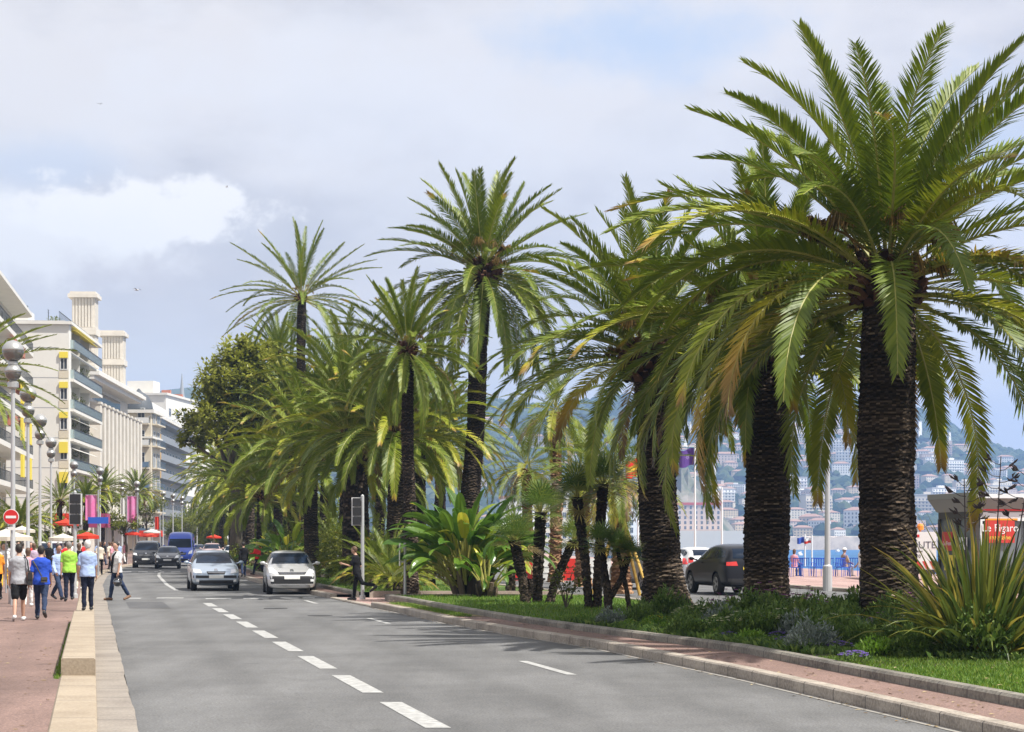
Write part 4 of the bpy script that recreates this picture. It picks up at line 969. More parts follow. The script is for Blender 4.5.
def car(kind, label, cat, x, y, rz, col, sc=(1,1,1), name='parked_car', yplate=False, group=None, dark_top=False):
    mo = MODELS[kind]; key = kind
    if key not in PT: PT[key] = car_mesh(mo['st'], mo['wheels'], mo['wr'], col)
    me, bvh = PT[key]
    if me.materials[0] != col: me = me.copy(); me.name = 'body'; me.materials.clear(); me.materials.append(col)
    t = thing(name, label, cat, (x, y, 0), rz, group); t.scale = sc
    link('body', me, t)
    mir = lambda q: [(-a, b_) for a, b_ in q]
    fr = mo['front']
    patch(bvh, 'front', fr['windshield'], mat=GLASS, name='windshield', parent=t, n=12, m=8)
    for q in (fr['headlight'], mir(fr['headlight'])): patch(bvh, 'front', q, .012, mat=LENS, name='headlight', parent=t)
    patch(bvh, 'front', fr['grille'], .01, mat=BLACKP, name='grille', parent=t, n=14)
    patch(bvh, 'front', fr['bumper_intake'], .01, mat=BLACKP, name='bumper_intake', parent=t, n=14)
    if 'rub' in fr: patch(bvh, 'front', fr['rub'], .014, mat=BLACKP, name='rub_strip', parent=t, n=16, m=2)
    if 'chrome_strip' in fr: patch(bvh, 'front', fr['chrome_strip'], .02, mat=CHROME, name='bumper_strip', parent=t, n=14)
    iq = fr['bumper_intake']; fz = iq[0][1] + .05
    for sd in (-1, 1): patch(bvh, 'front', [(sd*.66-.05, fz+.02), (sd*.66+.05, fz+.02), (sd*.66+.05, fz+.10), (sd*.66-.05, fz+.10)], .016, mat=LENS, name='fog_light', parent=t, n=2, m=2)
    hz_ = (fr['grille'][2][1] + .05); patch(bvh, 'front', [(-.07, hz_-.03), (.07, hz_-.03), (.05, hz_+.04), (-.05, hz_+.04)], .012, mat=CHROME, name='bonnet_badge', parent=t, n=2, m=2)
    g = fr['grille']; zc = (g[0][1] + g[2][1]) / 2
    patch(bvh, 'front', [(g[0][0], zc - .008), (g[1][0], zc - .008), (g[1][0], zc + .008), (g[0][0], zc + .008)], .022, mat=CHROME, name='grille_bar', parent=t, n=14, m=1)
    patch(bvh, 'front', fr['plate'], .028, mat=PLATE, name='license_plate', parent=t)
    for q in mo['side']:
        for v in ('right', 'left'): patch(bvh, v, q, .007, mat=GLASS, name='side_window', parent=t)
    bk = mo['back']
    patch(bvh, 'back', bk['window'], mat=GLASS, name='rear_window', parent=t, n=10)
    for q in (bk['light'], mir(bk['light'])): patch(bvh, 'back', q, .014, mat=REDL, name='tail_light', parent=t)
    if 'plate' in bk: patch(bvh, 'back', bk['plate'], .02, mat=PLATEY if yplate else PLATE, name='license_plate', parent=t)
    if 'bumper' in bk: patch(bvh, 'back', bk['bumper'], .015, mat=BLACKP, name='rear_bumper', parent=t, n=12)
    my, mx, mz = mo['mirror']
    for sd in (-1, 1):
        b = MB(); b.ball((sd*(mx+.09), my, mz), .085, 10, 0, 1.15, .6, .75); b.tube([(sd*(mx-.10), my-.03, mz-.05), (sd*(mx+.03), my, mz-.01)], .03, 6); b.build('wing_mirror', col, t, smooth=True)
        b = MB(); yd = mo['side'][0][1][0] + .12
        b.box(sd*1.0-.0 if 0 else sd*mo['st'][7][4]*.985-.015, sd*mo['st'][7][4]*.985+.015, yd-.08, yd+.08, mo['side'][0][0][1]-.14, mo['side'][0][0][1]-.11); b.build('door_handle', BLACKP, t)
    if mo['wr'] not in WM: WM[mo['wr']] = wheel_meshes(mo['wr'])
    for wy in mo['wheels']:
        for sd in (-1, 1):
            wo = bpy.data.objects.new('wheel', None); COL.objects.link(wo); wo.parent = t; wo.location = (sd*mo['tw'], wy, mo['wr']); wo.rotation_euler.z = 0 if sd > 0 else pi
            for nm, mm in zip(('tyre', 'rim', 'wheel_opening'), WM[mo['wr']]): link(nm, mm, wo)
    return t
def on_road(px, py, dmid):  # front bumper seen at px, py
    return X(px, dmid), dmid
RD = rot_road
car('liftback', 'silver-blue liftback car driving toward the viewer in the middle of the road', 'car', X(212.5, 72.3), 72.3, RD(72) + pi, paint('silver_blue_paint', (.42,.50,.60), .55, .3), name='car')
car('hatch', 'small light silver hatchback with dark bumper trim driving beside the right kerb', 'car', X(289, 67.3), 67.3, RD(67) + pi - .045, paint('light_silver_paint', (.60,.60,.60), .5, .3), name='car')
car('minibus', 'black minibus waiting at the crossing in the lane nearest the pavement', 'van', X(147.5, 132), 132, RD(132) + pi, paint('black_van_paint', (.018,.02,.026), .2, .22), name='minibus')
car('hatch', 'small dark grey car next to the black minibus', 'car', X(168, 128), 128, RD(128) + pi, paint('dark_grey_paint', (.03,.033,.04), .3, .25), (.98,1,1), name='car')
car('van', 'high-roofed bright blue van behind the small dark car', 'van', X(181, 144), 144, RD(144) + pi, paint('blue_van_paint', (.03,.09,.55), .2, .3), name='delivery_van')
car('hatch', 'pale pinkish car far behind the silver-blue one', 'car', X(212, 172), 172, RD(172) + pi, paint('pale_rose_paint', (.55,.38,.36), .3, .35), (1.05,1,1.1), name='car')
car('hatch', 'white car coming far down the road beside the median', 'car', X(233, 158), 158, RD(158) + pi, paint('white_paint', (.72,.73,.74), .1, .3), name='car')
car('liftback', 'dark car queuing far down the road beyond the blue van', 'car', X(198, 205), 205, RD(205) + pi, MATS['dark_grey_paint'], name='car')
car('minibus', 'white van parked on the pavement side behind the walkers', 'van', X(53, 110), 110, RD(110) + pi, MATS['white_paint'], name='parked_van')
car('suv', 'black off-roader parked on the rear road between two big palm trunks', 'car', 7.38, 66.6, RD(66), M('black_car_paint', (.012,.013,.018), .28, .0, spec=.25, coat=.12), name='parked_car', yplate=True)
car('hatch', 'white car partly hidden behind the palm foot, in front of the black off-roader', 'car', X(692, 84), 84, RD(84), MATS['white_paint'], (1,1,1.05), name='parked_car')
car('hatch', 'silver grey car facing the barriers, half hidden by the widest palm foot', 'car', X(648, 73.5), 73.5, RD(73) + .12, paint('grey_silver_paint', (.42,.42,.44), .6, .35), (1.02,1.05,1.12), name='parked_car')
# works truck with a lettered white back panel
TW = M('truck_white', (.70,.70,.69), .5); d = 84
t = thing('works_truck', 'white road-works truck with lettered back panel and orange beacon, behind the nearest palm trunk', 'truck', (X(912, d), d, .0), RD(d) * 0)
b = MB(); b.box(-1.05, 1.05, 0, 3.6, .55, 2.2); b.build('box_body', TW, t)
b = MB(); b.box(-1.0, 1.0, 3.65, 5.2, .5, 1.95); b.build('cab', TW, t)
b = MB(); b.box(-1.0, 1.0, -.02, 5.0, .38, .56); b.build('chassis', BLACKP, t)
for wx in (-.85, .85):
    for wy in (.9, 4.4):
        b = MB(); b.tube([(wx-.13, wy, .4), (wx+.13, wy, .4)], .4, 20); b.build('wheel', TYRE, t)
RW = M('chevron_red', (.60,.03,.03), .5); b = MB(); b.box(-1.05, 1.05, -.012, -.004, .58, .95); bar = b.build('chevron_board', TW, t)
for k in range(-3, 4):
    q = MB(); sg = 1 if k > 0 else -1
    if k == 0: q.prism([(-.14,.60), (.14,.60), (0,.78)], -.022, -.014)
    else: q.prism([(k*.3, .60), (k*.3+.15, .60), (k*.3+.15-sg*.16, .93), (k*.3-sg*.16, .93)], -.022, -.014)
    q.build('chevron', RW, bar)
for s_, z, sz, mt in (('EUROUTE', 1.62, .42, M('grey_ink', (.10,.10,.13), .6)), ('signalisation', 1.36, .15, INK), ('06 470', 1.14, .2, INK)):
    o = link('lettering', text_mesh(s_, sz, mt, .003), t, (.10, -.008, z)); o.rotation_euler.x = pi/2
b = MB(); b.box(-.02, .32, -.012, -.004, 1.96, 2.08); b.build('logo_bar', RW, t)
b = MB(); b.lathe([(.05,0), (.05,.08), (.15,.08), (.15,.26), (.10,.34), (.02,.36)], 14, (.42, .3, 2.2)); b.build('beacon', M('orange_beacon', (.80,.25,.02), .3, coat=.5), t)
b = MB()
for k in range(6): b.box(-.9 + k*.22, -.8 + k*.22, .2, .5, 2.2, 2.3 + .06*(k % 2))
b.build('roof_gear', M('rack_grey', (.2,.2,.2), .6), t)
# ---------------------------------------------------------------- people
from mathutils import noise
SKIN = M('skin', (.46,.27,.19), .55, var=.08, vs=10); SKINT = M('tanned_skin', (.34,.18,.12), .55, var=.08, vs=10)
def cloth(name, c, c2=None, **kw): return M('cloth_' + name, c, .85, var=0 if c2 else .12, vs=7, col2=c2, bump=.25, bs=14, spec=.2, **kw)
def capsule(b, pts, rad, n=12):
    b.tube(pts, rad, n)
    for p, r_ in zip(pts, rad): b.ball(p, r_, n)
def loft(b, secs, n=20):
    """elliptical sections (cx,cy,z,rx,ry)"""
    k = len(b.v)
    for cx, cy, z, rx, ry in secs:
        for j in range(n): a = 2*pi*j/n; b.v.append((cx + cos(a)*rx, cy + sin(a)*ry, z))
    for i in range(len(secs)-1):
        for j in range(n): b.f.append((k+i*n+j, k+i*n+(j+1)%n, k+(i+1)*n+(j+1)%n, k+(i+1)*n+j)); b.m.append(0); b.t.append(0)
    b.f.append(tuple(k+j for j in reversed(range(n)))); b.f.append(tuple(k+(len(secs)-1)*n+j for j in range(n))); b.m += [0,0]; b.t += [0,0]
def remesh(b, name, mat, vox, smooth=3):
    me = b.mesh(name, mat, True)
    bm = bmesh.new(); bm.from_mesh(me); bmesh.ops.recalc_face_normals(bm, faces=bm.faces); bm.to_mesh(me); bm.free()
    out = evaluated(me, [('REMESH', dict(mode='VOXEL', voxel_size=vox, use_smooth_shade=True)), ('SMOOTH', dict(factor=.5, iterations=smooth))])
    nrm = [v.normal.copy() for v in out.vertices] if name in ('shirt', 'trousers') else []
    for v in out.vertices:
        if name in ('shirt', 'trousers'):
            p = v.co; q = noise.noise(Vector((p.x*7, p.y*7, p.z*11))) * .012 + noise.noise(Vector((p.x*16, p.y*16, p.z*22 + 5))) * .006
            v.co = p + nrm[v.index] * q
    out.name = name; out.materials.clear(); out.materials.append(mat); return out
def person(label, x, y, z, rz, H=1.72, thigh=(20, -18), knee=(6, 22), arm=(18, -18), elbow=(20, 20), spread=(8, 8), lean=2, turn=0, top=None, sleeve=.55, bottom=None, leg_to=1., hair=None, hairlen=0, skin=SKIN, shoes=None, hat=None, seat=False, fat=1., cat='person', tuck=0, head_tilt=0, collar=None, group=None, nod=0):
    """joint angles in degrees, (right, left), + = forward.  The person faces local +Y."""
    k = H / 1.72; b = MB(); sh = MB(); tr = MB(); hd = MB(); R = radians
    hipz = .92 * k; le = R(lean)
    def up(h, fwd=0, side=0): return Vector((side, sin(le)*h + fwd*cos(le), cos(le)*h - fwd*sin(le)))
    legs = []
    for i, sd in ((0, 1), (1, -1)):
        a = R(thigh[i]); kn = R(knee[i]); hip = Vector((sd*.080*k, 0, 0))
        K = hip + Vector((sd*.01, sin(a), -cos(a))) * .44*k; c_ = a - kn
        A = K + Vector((0, sin(c_), -cos(c_))) * .42*k
        ft = c_*.6 if not seat else 0; toe = A + Vector((sd*.03, cos(ft)*.17, -.045*k*1 + sin(ft)*.17 - .01))
        heel = A + Vector((0, -.045, -.055*k)); legs.append((hip, K, A, toe, heel, sd))
    low = min(min(l[3].z, l[4].z) for l in legs) - .035
    base = -low if not seat else seat
    O = Vector((0, 0, base))
    body_low = []
    for hip, K, A, toe, heel, sd in legs:
        hip, K, A, toe, heel = (O + q for q in (hip, K, A, toe, heel))
        capsule(b, [hip, hip.lerp(K, .5), K, K.lerp(A, .35), A], [.082*k*fat, .070*k*fat, .052*k, .054*k, .036*k])
        capsule(b, [A, heel*.5 + toe*.5, toe], [.034, .033, .028])
        s_ = MB(); capsule(s_, [heel + Vector((0,0,.012)), (heel+toe)*.5 + Vector((0,0,.012)), toe + Vector((0,.02,.0))], [.044, .044, .036]); s_.ball(A + Vector((0,0,-.03)), .048)
        body_low.append(s_)
        if bottom:
            cut = K.lerp(A, leg_to) if leg_to > 0 else hip.lerp(K, 1 + leg_to)
            if leg_to > 0: capsule(tr, [hip, hip.lerp(K, .5), K, K.lerp(A, .4*leg_to), K.lerp(A, leg_to*.93)], [.090*k*fat, .082*k*fat, .066*k, .064*k, .056*k])
            else: capsule(tr, [hip, hip.lerp(K, .5), hip.lerp(K, 1 + leg_to)], [.095*k*fat, .095*k*fat, .092*k])
    T_ = lambda h, f_=0, s_=0: O + up(h*k, f_*k, s_*k)
    def secs(grow, lo, hi):
        out = []
        for h, rx, ry, f_ in ((-.10,.160,.118,0),(.0,.158,.118,0),(.10,.145,.105,.005),(.20,.138,.100,.01),(.32,.160,.112,.01),(.42,.165,.110,0),(.475,.148,.092,-.01),(.52,.095,.07,-.012),(.545,.065,.06,-.012)):
            if lo <= h <= hi: q = T_(h, f_); out.append((q.x, q.y, q.z, (rx*fat + grow)*k, (ry*(fat*1.5 - .5) + grow)*k))
        return out
    loft(b, secs(0, -.11, 1))
    neck = T_(.50, -.01); nk2 = T_(.60, .01); hc = T_(.695, .025 + nod)
    capsule(b, [neck, nk2], [.058*k, .052*k])
    # head: skull, jaw, nose, ears, lips
    tn = R(turn); fw = Vector((-sin(tn), cos(tn), 0)); rt = Vector((cos(tn), sin(tn), 0))
    b.ball(hc + Vector((0,0,.012*k)), .098*k, 16, 0, .86, 1.0, 1.16); b.ball(hc + fw*.022*k + Vector((0,0,-.055*k)), .066*k, 12, 0, .86, .95, .95)
    b.ball(hc + fw*.095*k + Vector((0,0,-.012*k)), .016*k, 8, 0, .8, 1, 1.3)
    for sd in (-1, 1): b.ball(hc + rt*sd*.080*k + Vector((0,0,-.01*k)), .020*k, 8, 0, .5, 1, 1.4)
    b.ball(hc + fw*.080*k + Vector((0,0,-.062*k)), .016*k, 8, 0, 1.5, .7, .5)
    hands = []
    for i, sd in ((0, 1), (1, -1)):
        S = T_(.435, -.005, sd*(.155 + .10*(fat-1))); a = R(arm[i]); so_ = R(spread[i]); el = R(elbow[i])
        E = S + Vector((sd*sin(so_), sin(a)*cos(so_), -cos(a)*cos(so_))) * .285*k
        a2 = a + el; Wt = E + Vector((sd*sin(so_*.3), sin(a2), -cos(a2))).normalized() * .255*k
        dn = (Wt - E).normalized(); hnd = Wt + dn*.085*k
        capsule(b, [S, E, Wt], [.050*k, .040*k, .028*k]); capsule(b, [Wt, Wt + dn*.05*k], [.028*k, .030*k])
        L_ = MB(); side = dn.cross(Vector((sd,0,0))).normalized(); inn = Vector((-sd, 0, 0))
        for fi, ln in enumerate((.062, .072, .068, .052)):
            o = Wt + dn*.072*k + side*(fi - 1.5)*.017*k; m1 = o + (dn + inn*.25).normalized()*ln*.55*k; m2 = m1 + (dn + inn*.9).normalized()*ln*.5*k
            L_.tube([o - dn*.02, m1, m2], [.0085*k, .008*k, .006*k], 6)
        o = Wt + dn*.03*k + side*-.028*k; L_.tube([o, o + (dn - side*.9 + inn*.3).normalized()*.035*k, o + (dn - side*.5 + inn*.6).normalized()*.065*k], [.011*k, .010*k, .007*k], 6)
        hands.append((L_, hnd, Wt))
        if top:
            if sleeve <= .6: Es = S.lerp(E, sleeve/.55*.75); capsule(sh, [S, Es], [.060*k, .060*k])
            else: capsule(sh, [S, E, E.lerp(Wt, (sleeve-.6)/.4)], [.060*k, .054*k, .046*k])
    if top: loft(sh, secs(.020 + .006*(fat-1), -.11 if not tuck else 0, .60)); 
    if bottom: loft(tr, [s_ for s_ in secs(.012, -.11, .11)])
    vox = .014
    bme = remesh(b, 'person', skin, vox)
    fm = MB()
    for L_, _, _ in hands: k0 = len(fm.v); fm.v += L_.v; fm.f += [tuple(q + k0 for q in f_) for f_ in L_.f]; fm.m += L_.m; fm.t += L_.t
    bm = bmesh.new(); bm.from_mesh(bme); f2 = fm.mesh('x', skin); bm.from_mesh(f2); bm.to_mesh(bme); bm.free()
    o = link('person', bme, None, (x, y, z), rz); o['label'] = label; o['category'] = cat
    if group: o['group'] = group
    eb = MB()
    for sd in (-1, 1): eb.ball(hc + fw*.083*k + rt*sd*.030*k + Vector((0,0,.012*k)), .011*k, 8)
    eb.build('eyes', INK, o)
    if top: link('shirt', remesh(sh, 'shirt', top, vox), o)
    if bottom: link('trousers', remesh(tr, 'trousers', bottom, vox), o)
    for s_ in body_low: link('shoe', remesh(s_, 'shoe', shoes or BLACKP, vox), o)
    if hair:
        hb = MB(); hb.ball(hc - fw*.014*k + Vector((0,0,.030*k)), .098*k, 16, 0, .90, 1.0, 1.12)
        hb.ball(hc - fw*.045*k + Vector((0,0,-.015*k)), .070*k, 12, 0, 1, .8, 1)
        if hairlen: 
            for q in range(4): hb.ball(hc - fw*(.055)*k + Vector((0,0,-.03 - hairlen*q/4)), .070*k*(1 - .08*q), 10, 0, 1.1, .6, 1)
        me = remesh(hb, 'hair', hair, .012, 2)
        bm = bmesh.new(); bm.from_mesh(me)   # leave the face free
        kill = [v for v in bm.verts if (v.co - hc).dot(fw) > .045*k and (v.co - hc).z < .062*k]
        bmesh.ops.delete(bm, geom=kill, context='VERTS'); bm.to_mesh(me); bm.free(); link('hair', me, o)
    if hat:
        hm, kind = hat; q = MB(); c = hc + Vector((0,0,.055*k)); q.lathe([(.135 if kind == 'brim' else .100, 0), (.135 if kind == 'brim' else .100, .012), (.098, .016), (.09, .07), (.05, .10), (.01, .105)], 18, c); q.build('hat', hm, o, smooth=True)
    return o, dict(O=O, T=T_, hands=hands, hc=hc, fw=fw, rt=rt, k=k)
def strap(o, pts, mat, w=.018, name='bag_strap'):
    b = MB(); b.tube(pts, w, 6); return b.build(name, mat, o)
DENIM = cloth('dark_denim', (.02,.03,.065), (.035,.055,.11)); NAVY = cloth('navy', (.012,.016,.035)); BLK = cloth('black', (.010,.010,.012)); WHC = cloth('white', (.70,.70,.70)); GREYT = cloth('grey_marl', (.36,.37,.40)); BLUET = cloth('royal_blue', (.025,.075,.46)); LIME = cloth('lime', (.32,.60,.08)); PALEB = cloth('pale_blue', (.32,.42,.66), (.38,.48,.72)); CREAM = cloth('cream', (.62,.56,.46)); REDC = cloth('red', (.60,.03,.03)); PINKC = cloth('pink', (.62,.30,.36)); ORNG = cloth('orange', (.75,.28,.03)); YELC = cloth('yellow_orange', (.72,.42,.05)); PAT = cloth('mauve_pattern', (.55,.45,.55), (.28,.20,.32), )
DKH = M('dark_hair', (.018,.013,.010), .6, bump=.5, bs=60); WHH = M('white_hair', (.60,.58,.55), .7, bump=.5, bs=60); BRH = M('brown_hair', (.10,.055,.03), .6, bump=.5, bs=60); GRH = M('grey_hair', (.22,.20,.19), .6, bump=.5, bs=60)
WSH = M('white_shoe', (.65,.65,.65), .6); BSH = M('brown_shoe', (.16,.08,.04), .6); BAGB = M('black_bag_fabric', (.02,.02,.022), .8, var=.3, vs=20); BAGBR = M('brown_leather_bag', (.24,.09,.04), .6, var=.3, vs=12)
TH = -RD(50)   # walking direction along the road = rz RD
def bag(name, label, loc, sx, sy, sz, mat, rz=0, strap_pts=None):
    b = MB(); b.prism([(-sx*.9, 0), (sx*.9, 0), (sx, sz*.75), (sx*.8, sz), (-sx*.8, sz), (-sx, sz*.75)], -sy, sy)
    t = thing(name, label, 'bag', loc, rz); b.build('pouch', mat, t)
    f_ = MB(); f_.box(-sx*.85, sx*.85, -sy - .012, -sy - .002, sz*.45, sz*.92); f_.build('flap', mat, t)
    if strap_pts: s_ = MB(); s_.tube(strap_pts, .016, 6); s_.build('strap', mat, t)
    return t
Zs = .045
def at(px, py, z=Zs): x, y, zz = G(px, py, z); return x, y
r0 = RD(45)
# grey T-shirt man
x, y = at(19, 621); person('man in grey T-shirt and black shorts walking away', x, y, Zs, r0, 1.66, (14,-16), (4,14), (-6,10), (10,14), top=GREYT, bottom=BLK, leg_to=-.12, hair=DKH, shoes=WSH, fat=1.08)
bag('shoulder_bag', 'black shoulder bag hanging at the hip of the man in the grey T-shirt', (x + .25, y - .03, .83), .055, .09, .28, BAGB, .2, [(-.02, 0, .28), (-.06, -.03, .55), (-.12, .02, .66), (-.10, .08, .50), (0, .05, .28)])
x, y = at(41, 619.5); person('man in bright blue T-shirt and dark jeans walking away', x, y, Zs, r0, 1.63, (-20,16), (26,2), (16,-12), (14,16), top=BLUET, bottom=DENIM, hair=DKH, shoes=BLACKP, fat=1.16, lean=3)
bag('waist_bag', 'small dark camera bag slung on the back of the man in the blue T-shirt', (x + .12, y - .21, .88), .075, .035, .12, M('olive_bag', (.06,.055,.04), .8, var=.3, vs=20), .3, [(-.05, .0, .13), (-.17, -.0, .36), (-.24, .09, .48)])
x, y = at(69, 601.5); person('man in lime green shirt and navy trousers walking away', x, y, Zs, r0, 1.68, (18,-8), (6,6), (10,-10), (40,10), top=LIME, bottom=NAVY, hair=GRH, fat=1.22, sleeve=.5)
x, y = at(87.5, 611.5); person('white-haired man in pale blue shirt and navy trousers behind the granite block', x, y, .065, r0, 1.70, (5,-3), (2,2), (8,-6), (12,22), top=PALEB, bottom=NAVY, hair=WHH, fat=1.12)
x, y = at(117, 600.5, 0); o, inf = person('man in white T-shirt and dark scarf crossing the road with a helmet', x, y, 0, r0 + pi - .95, 1.74, (15,-15), (6,20), (-4,8), (8,6), top=WHC, bottom=DENIM, hair=DKH, shoes=BSH, turn=20)
T_ = inf['T']; b = MB(); b.tube([T_(.52,.05,-.07), T_(.40,.13,-.02), T_(.10,.15,.05), T_(-.10,.14,.08)], [.035,.045,.04,.03], 8); b.tube([T_(.52,.05,.07), T_(.53,-.07,0), T_(.52,.05,-.07)], .035, 8); b.build('scarf', BLK, o)
hp = Matrix.Rotation(r0 + pi - .95, 3, 'Z') @ inf['hands'][1][1] + Vector((x, y, 0))
t = thing('motorcycle_helmet', 'black motorcycle helmet carried by the man crossing the road', 'helmet', hp - Vector((0,0,.22))); b = MB(); b.ball((0,0,.02), .135, 18, 0, 1, 1.1, 1.05); b.build('shell', M('gloss_black', (.015,.015,.018), .15, coat=1), t, smooth=True)
b = MB(); b.ball((0,-.05,.03), .112, 14, 0, .95, 1, .55); b.build('visor', M('visor_grey', (.25,.27,.30), .1, .4), t, smooth=True); b = MB(); b.tube([(-.05,0,.12),(0,0,.24),(.05,0,.12)], .01, 5); b.build('strap', BLACKP, t)
x, y = at(58, 600); person('man in pale blue shirt and sunglasses striding toward the viewer behind the lime shirt', x, y, Zs, r0 + pi + .5, 1.70, (30,-26), (4,24), (14,-20), (30,20), top=PALEB, bottom=DENIM, hair=DKH, skin=SKINT, sleeve=1.)
x, y = at(79, 590); person('woman with pale trousers and a brown bag between the lime and pale blue shirts', x, y, Zs, r0, 1.62, (10,-10), (4,6), (4,-4), (20,10), top=BLK, bottom=CREAM, hair=BRH, hairlen=.16, shoes=WSH)
bag('handbag', 'brown leather bag held between the lime shirt and the pale blue shirt', (x + .06, y - .22, .62), .14, .05, .34, BAGBR, .2, [(-.1, 0, .32), (-.06, 0, .52), (.04, 0, .62), (.1, 0, .32)])
x, y = at(28, 607); person('woman in pale pink top and white trousers walking between the grey and blue T-shirts', x, y, Zs, r0, 1.52, (10,-12), (4,10), (8,-8), (30,30), top=PINKC, bottom=WHC, hair=BRH, hairlen=.1, shoes=WSH, sleeve=1.)
x, y = at(34, 588); person('woman in mauve patterned top walking away beyond the blue T-shirt', x, y, Zs, r0, 1.66, top=PAT, bottom=CREAM, hair=BRH, hairlen=.2)
x, y = at(4, 589); person('person in orange-yellow trousers and white top at the edge of the pavement crowd', x, y, Zs, r0 + pi, 1.66, top=WHC, bottom=YELC, hair=DKH)
x, y = at(-3, 600); person('person in orange top walking half outside the picture', x, y, Zs, r0, 1.64, top=ORNG, bottom=BLK, hair=DKH)
# smaller figures further down the pavement
BG = []
looks = [(WHC, DENIM, DKH), (REDC, NAVY, DKH), (CREAM, BLK, BRH), (BLK, DENIM, DKH), (PALEB, CREAM, GRH), (PINKC, WHC, BRH)]
labs = ['person in a white top and jeans', 'person in a red top and navy trousers', 'person in a cream top and black trousers', 'person in black top and jeans', 'person in a pale blue top and cream trousers', 'person in pink and white']
protos = [person(labs[i] + ' among the café umbrellas', X(22 + i*9, 78 + i*5), 78 + i*5, Zs, r0 + (pi if i % 2 else 0), 1.68, (18,-16), (4,14), (16,-14), (20,20), top=a, bottom=c2, hair=h, hairlen=.1 if i in (2,5) else 0, group='walkers further along the pavement')[0] for i, (a, c2, h) in enumerate(looks)]
places = ['beyond the no-entry sign', 'by the signal post', 'beside the minibus', 'far along the pavement', 'under the pink banner', 'by the far lamp posts', 'at the white van', 'near the red umbrella', 'behind the raised block', 'near the café tables', 'at the kerb by the minibus', 'close to the blue signpost']
for i, (px, d) in enumerate([(12, 92), (66, 84), (110, 118), (104, 140), (98, 128), (125, 150), (72, 118), (84, 104), (100, 100), (18, 100), (119, 125), (113, 104)]):
    dup(protos[i % 6], (X(px, d), d, Zs), r0 + (0 if i % 3 else pi) + .3 * (i % 4), labs[i % 6] + ' ' + places[i])
# right side
x, y = at(357, 600.5, .05); person('man in black running across the median path from the traffic light post', x, y, .05, pi/2 - .25, 1.56, (12,-30), (6,52), (-20,26), (70,80), lean=6, top=BLK, bottom=BLK, hair=BRH, skin=SKIN, sleeve=.55)
d = 96; person('person in a red jacket standing beyond the small silver hatchback', X(258, d), d, .13, 2.6, 1.66, top=REDC, bottom=NAVY, hair=DKH, sleeve=1., elbow=(70,60), arm=(20,20))
d = 90; person('person in dark clothes at the median edge behind the silver-blue car', X(243.5, d), d, .13, r0, 1.62, top=BLK, bottom=DENIM, hair=DKH, sleeve=1.)
d = 72.5; person('person in white shirt and black trousers standing beside the nearest palm trunk', X(862, d), d, .12 if 0 else 0, 1.2, 1.66, (8,-6), top=WHC, bottom=BLK, hair=DKH)
# blue chairs facing the sea
CB = M('blue_chair_paint', (.02,.09,.50), .45); dch = 93.5
pr = thing('blue_chair', 'blue metal promenade chair facing the sea', 'chair', (0,0,0), 0, 'row of blue chairs on the promenade')
b = MB(); b.box(-.24, .24, -.22, .22, .43, .46)
b.build('seat', CB, pr)
b = MB()
for k in range(5): b.box(-.24 + k*.11, -.24 + k*.11 + .03, -.25, -.225, .50, .86)
b.box(-.25, .25, -.257, -.218, .84, .88); b.build('backrest', CB, pr)
for sx in (-.22, .22):
    for sy in (-.22, .2): b = MB(); b.tube([(sx, sy, .44), (sx*1.08, sy*1.2, 0)], .016, 6); b.build('leg', CB, pr)
    b = MB(); b.tube([(sx*1.1, -.22, .64), (sx*1.15, .2, .64), (sx*1.1, .22, .44)], .014, 6); b.build('armrest', CB, pr)
pxs = [781 + 12.2 * i for i in range(7)]
for i, px in enumerate(pxs):
    tail = ['nearest the middle palm trunk', 'next from the middle palm trunk', 'below the woman in the pink top', 'beside the lamp post', 'right of the lamp post', 'under the man in the white hat', 'beyond the white hat', 'nearest the standing person'][i]
    if i == 0: pr.location = (X(px, dch), dch, .12); pr.rotation_euler.z = -.35; pr['label'] = 'blue promenade chair ' + tail
    else: dup(pr, (X(px, dch), dch + i*.02, .12), -.35, 'blue promenade chair ' + tail)
for i in range(3):
    dup(pr, (X(797 + 23*i, dch - 2.2), dch - 2.2, .12), -.35 + pi + .4*i, 'blue promenade chair of the front row, ' + ORD[i] + ' from the middle palm trunk', 'front row of blue chairs on the promenade')
sp = dict(thigh=(82,80), knee=(80,78), seat=.52, shoes=BLACKP)
x = X(845, dch); person('man in a white sun hat, blue and yellow jacket sitting on a blue chair', x, dch + .05, .12, -.9, 1.72, top=cloth('blue_jacket', (.04,.07,.30), (.62,.42,.12)), bottom=WHC, hair=GRH, hat=(WHC, 'brim'), sleeve=1., arm=(20,20), elbow=(50,50), lean=-4, **sp)
x = X(794.5, dch - .3); person('dark-haired woman in a pink top sitting on a blue chair by the lamp post', x, dch - .2, .12, -.6, 1.62, top=PINKC, bottom=DENIM, hair=BRH, hairlen=.15, arm=(20,20), elbow=(50,50), lean=0, **sp)
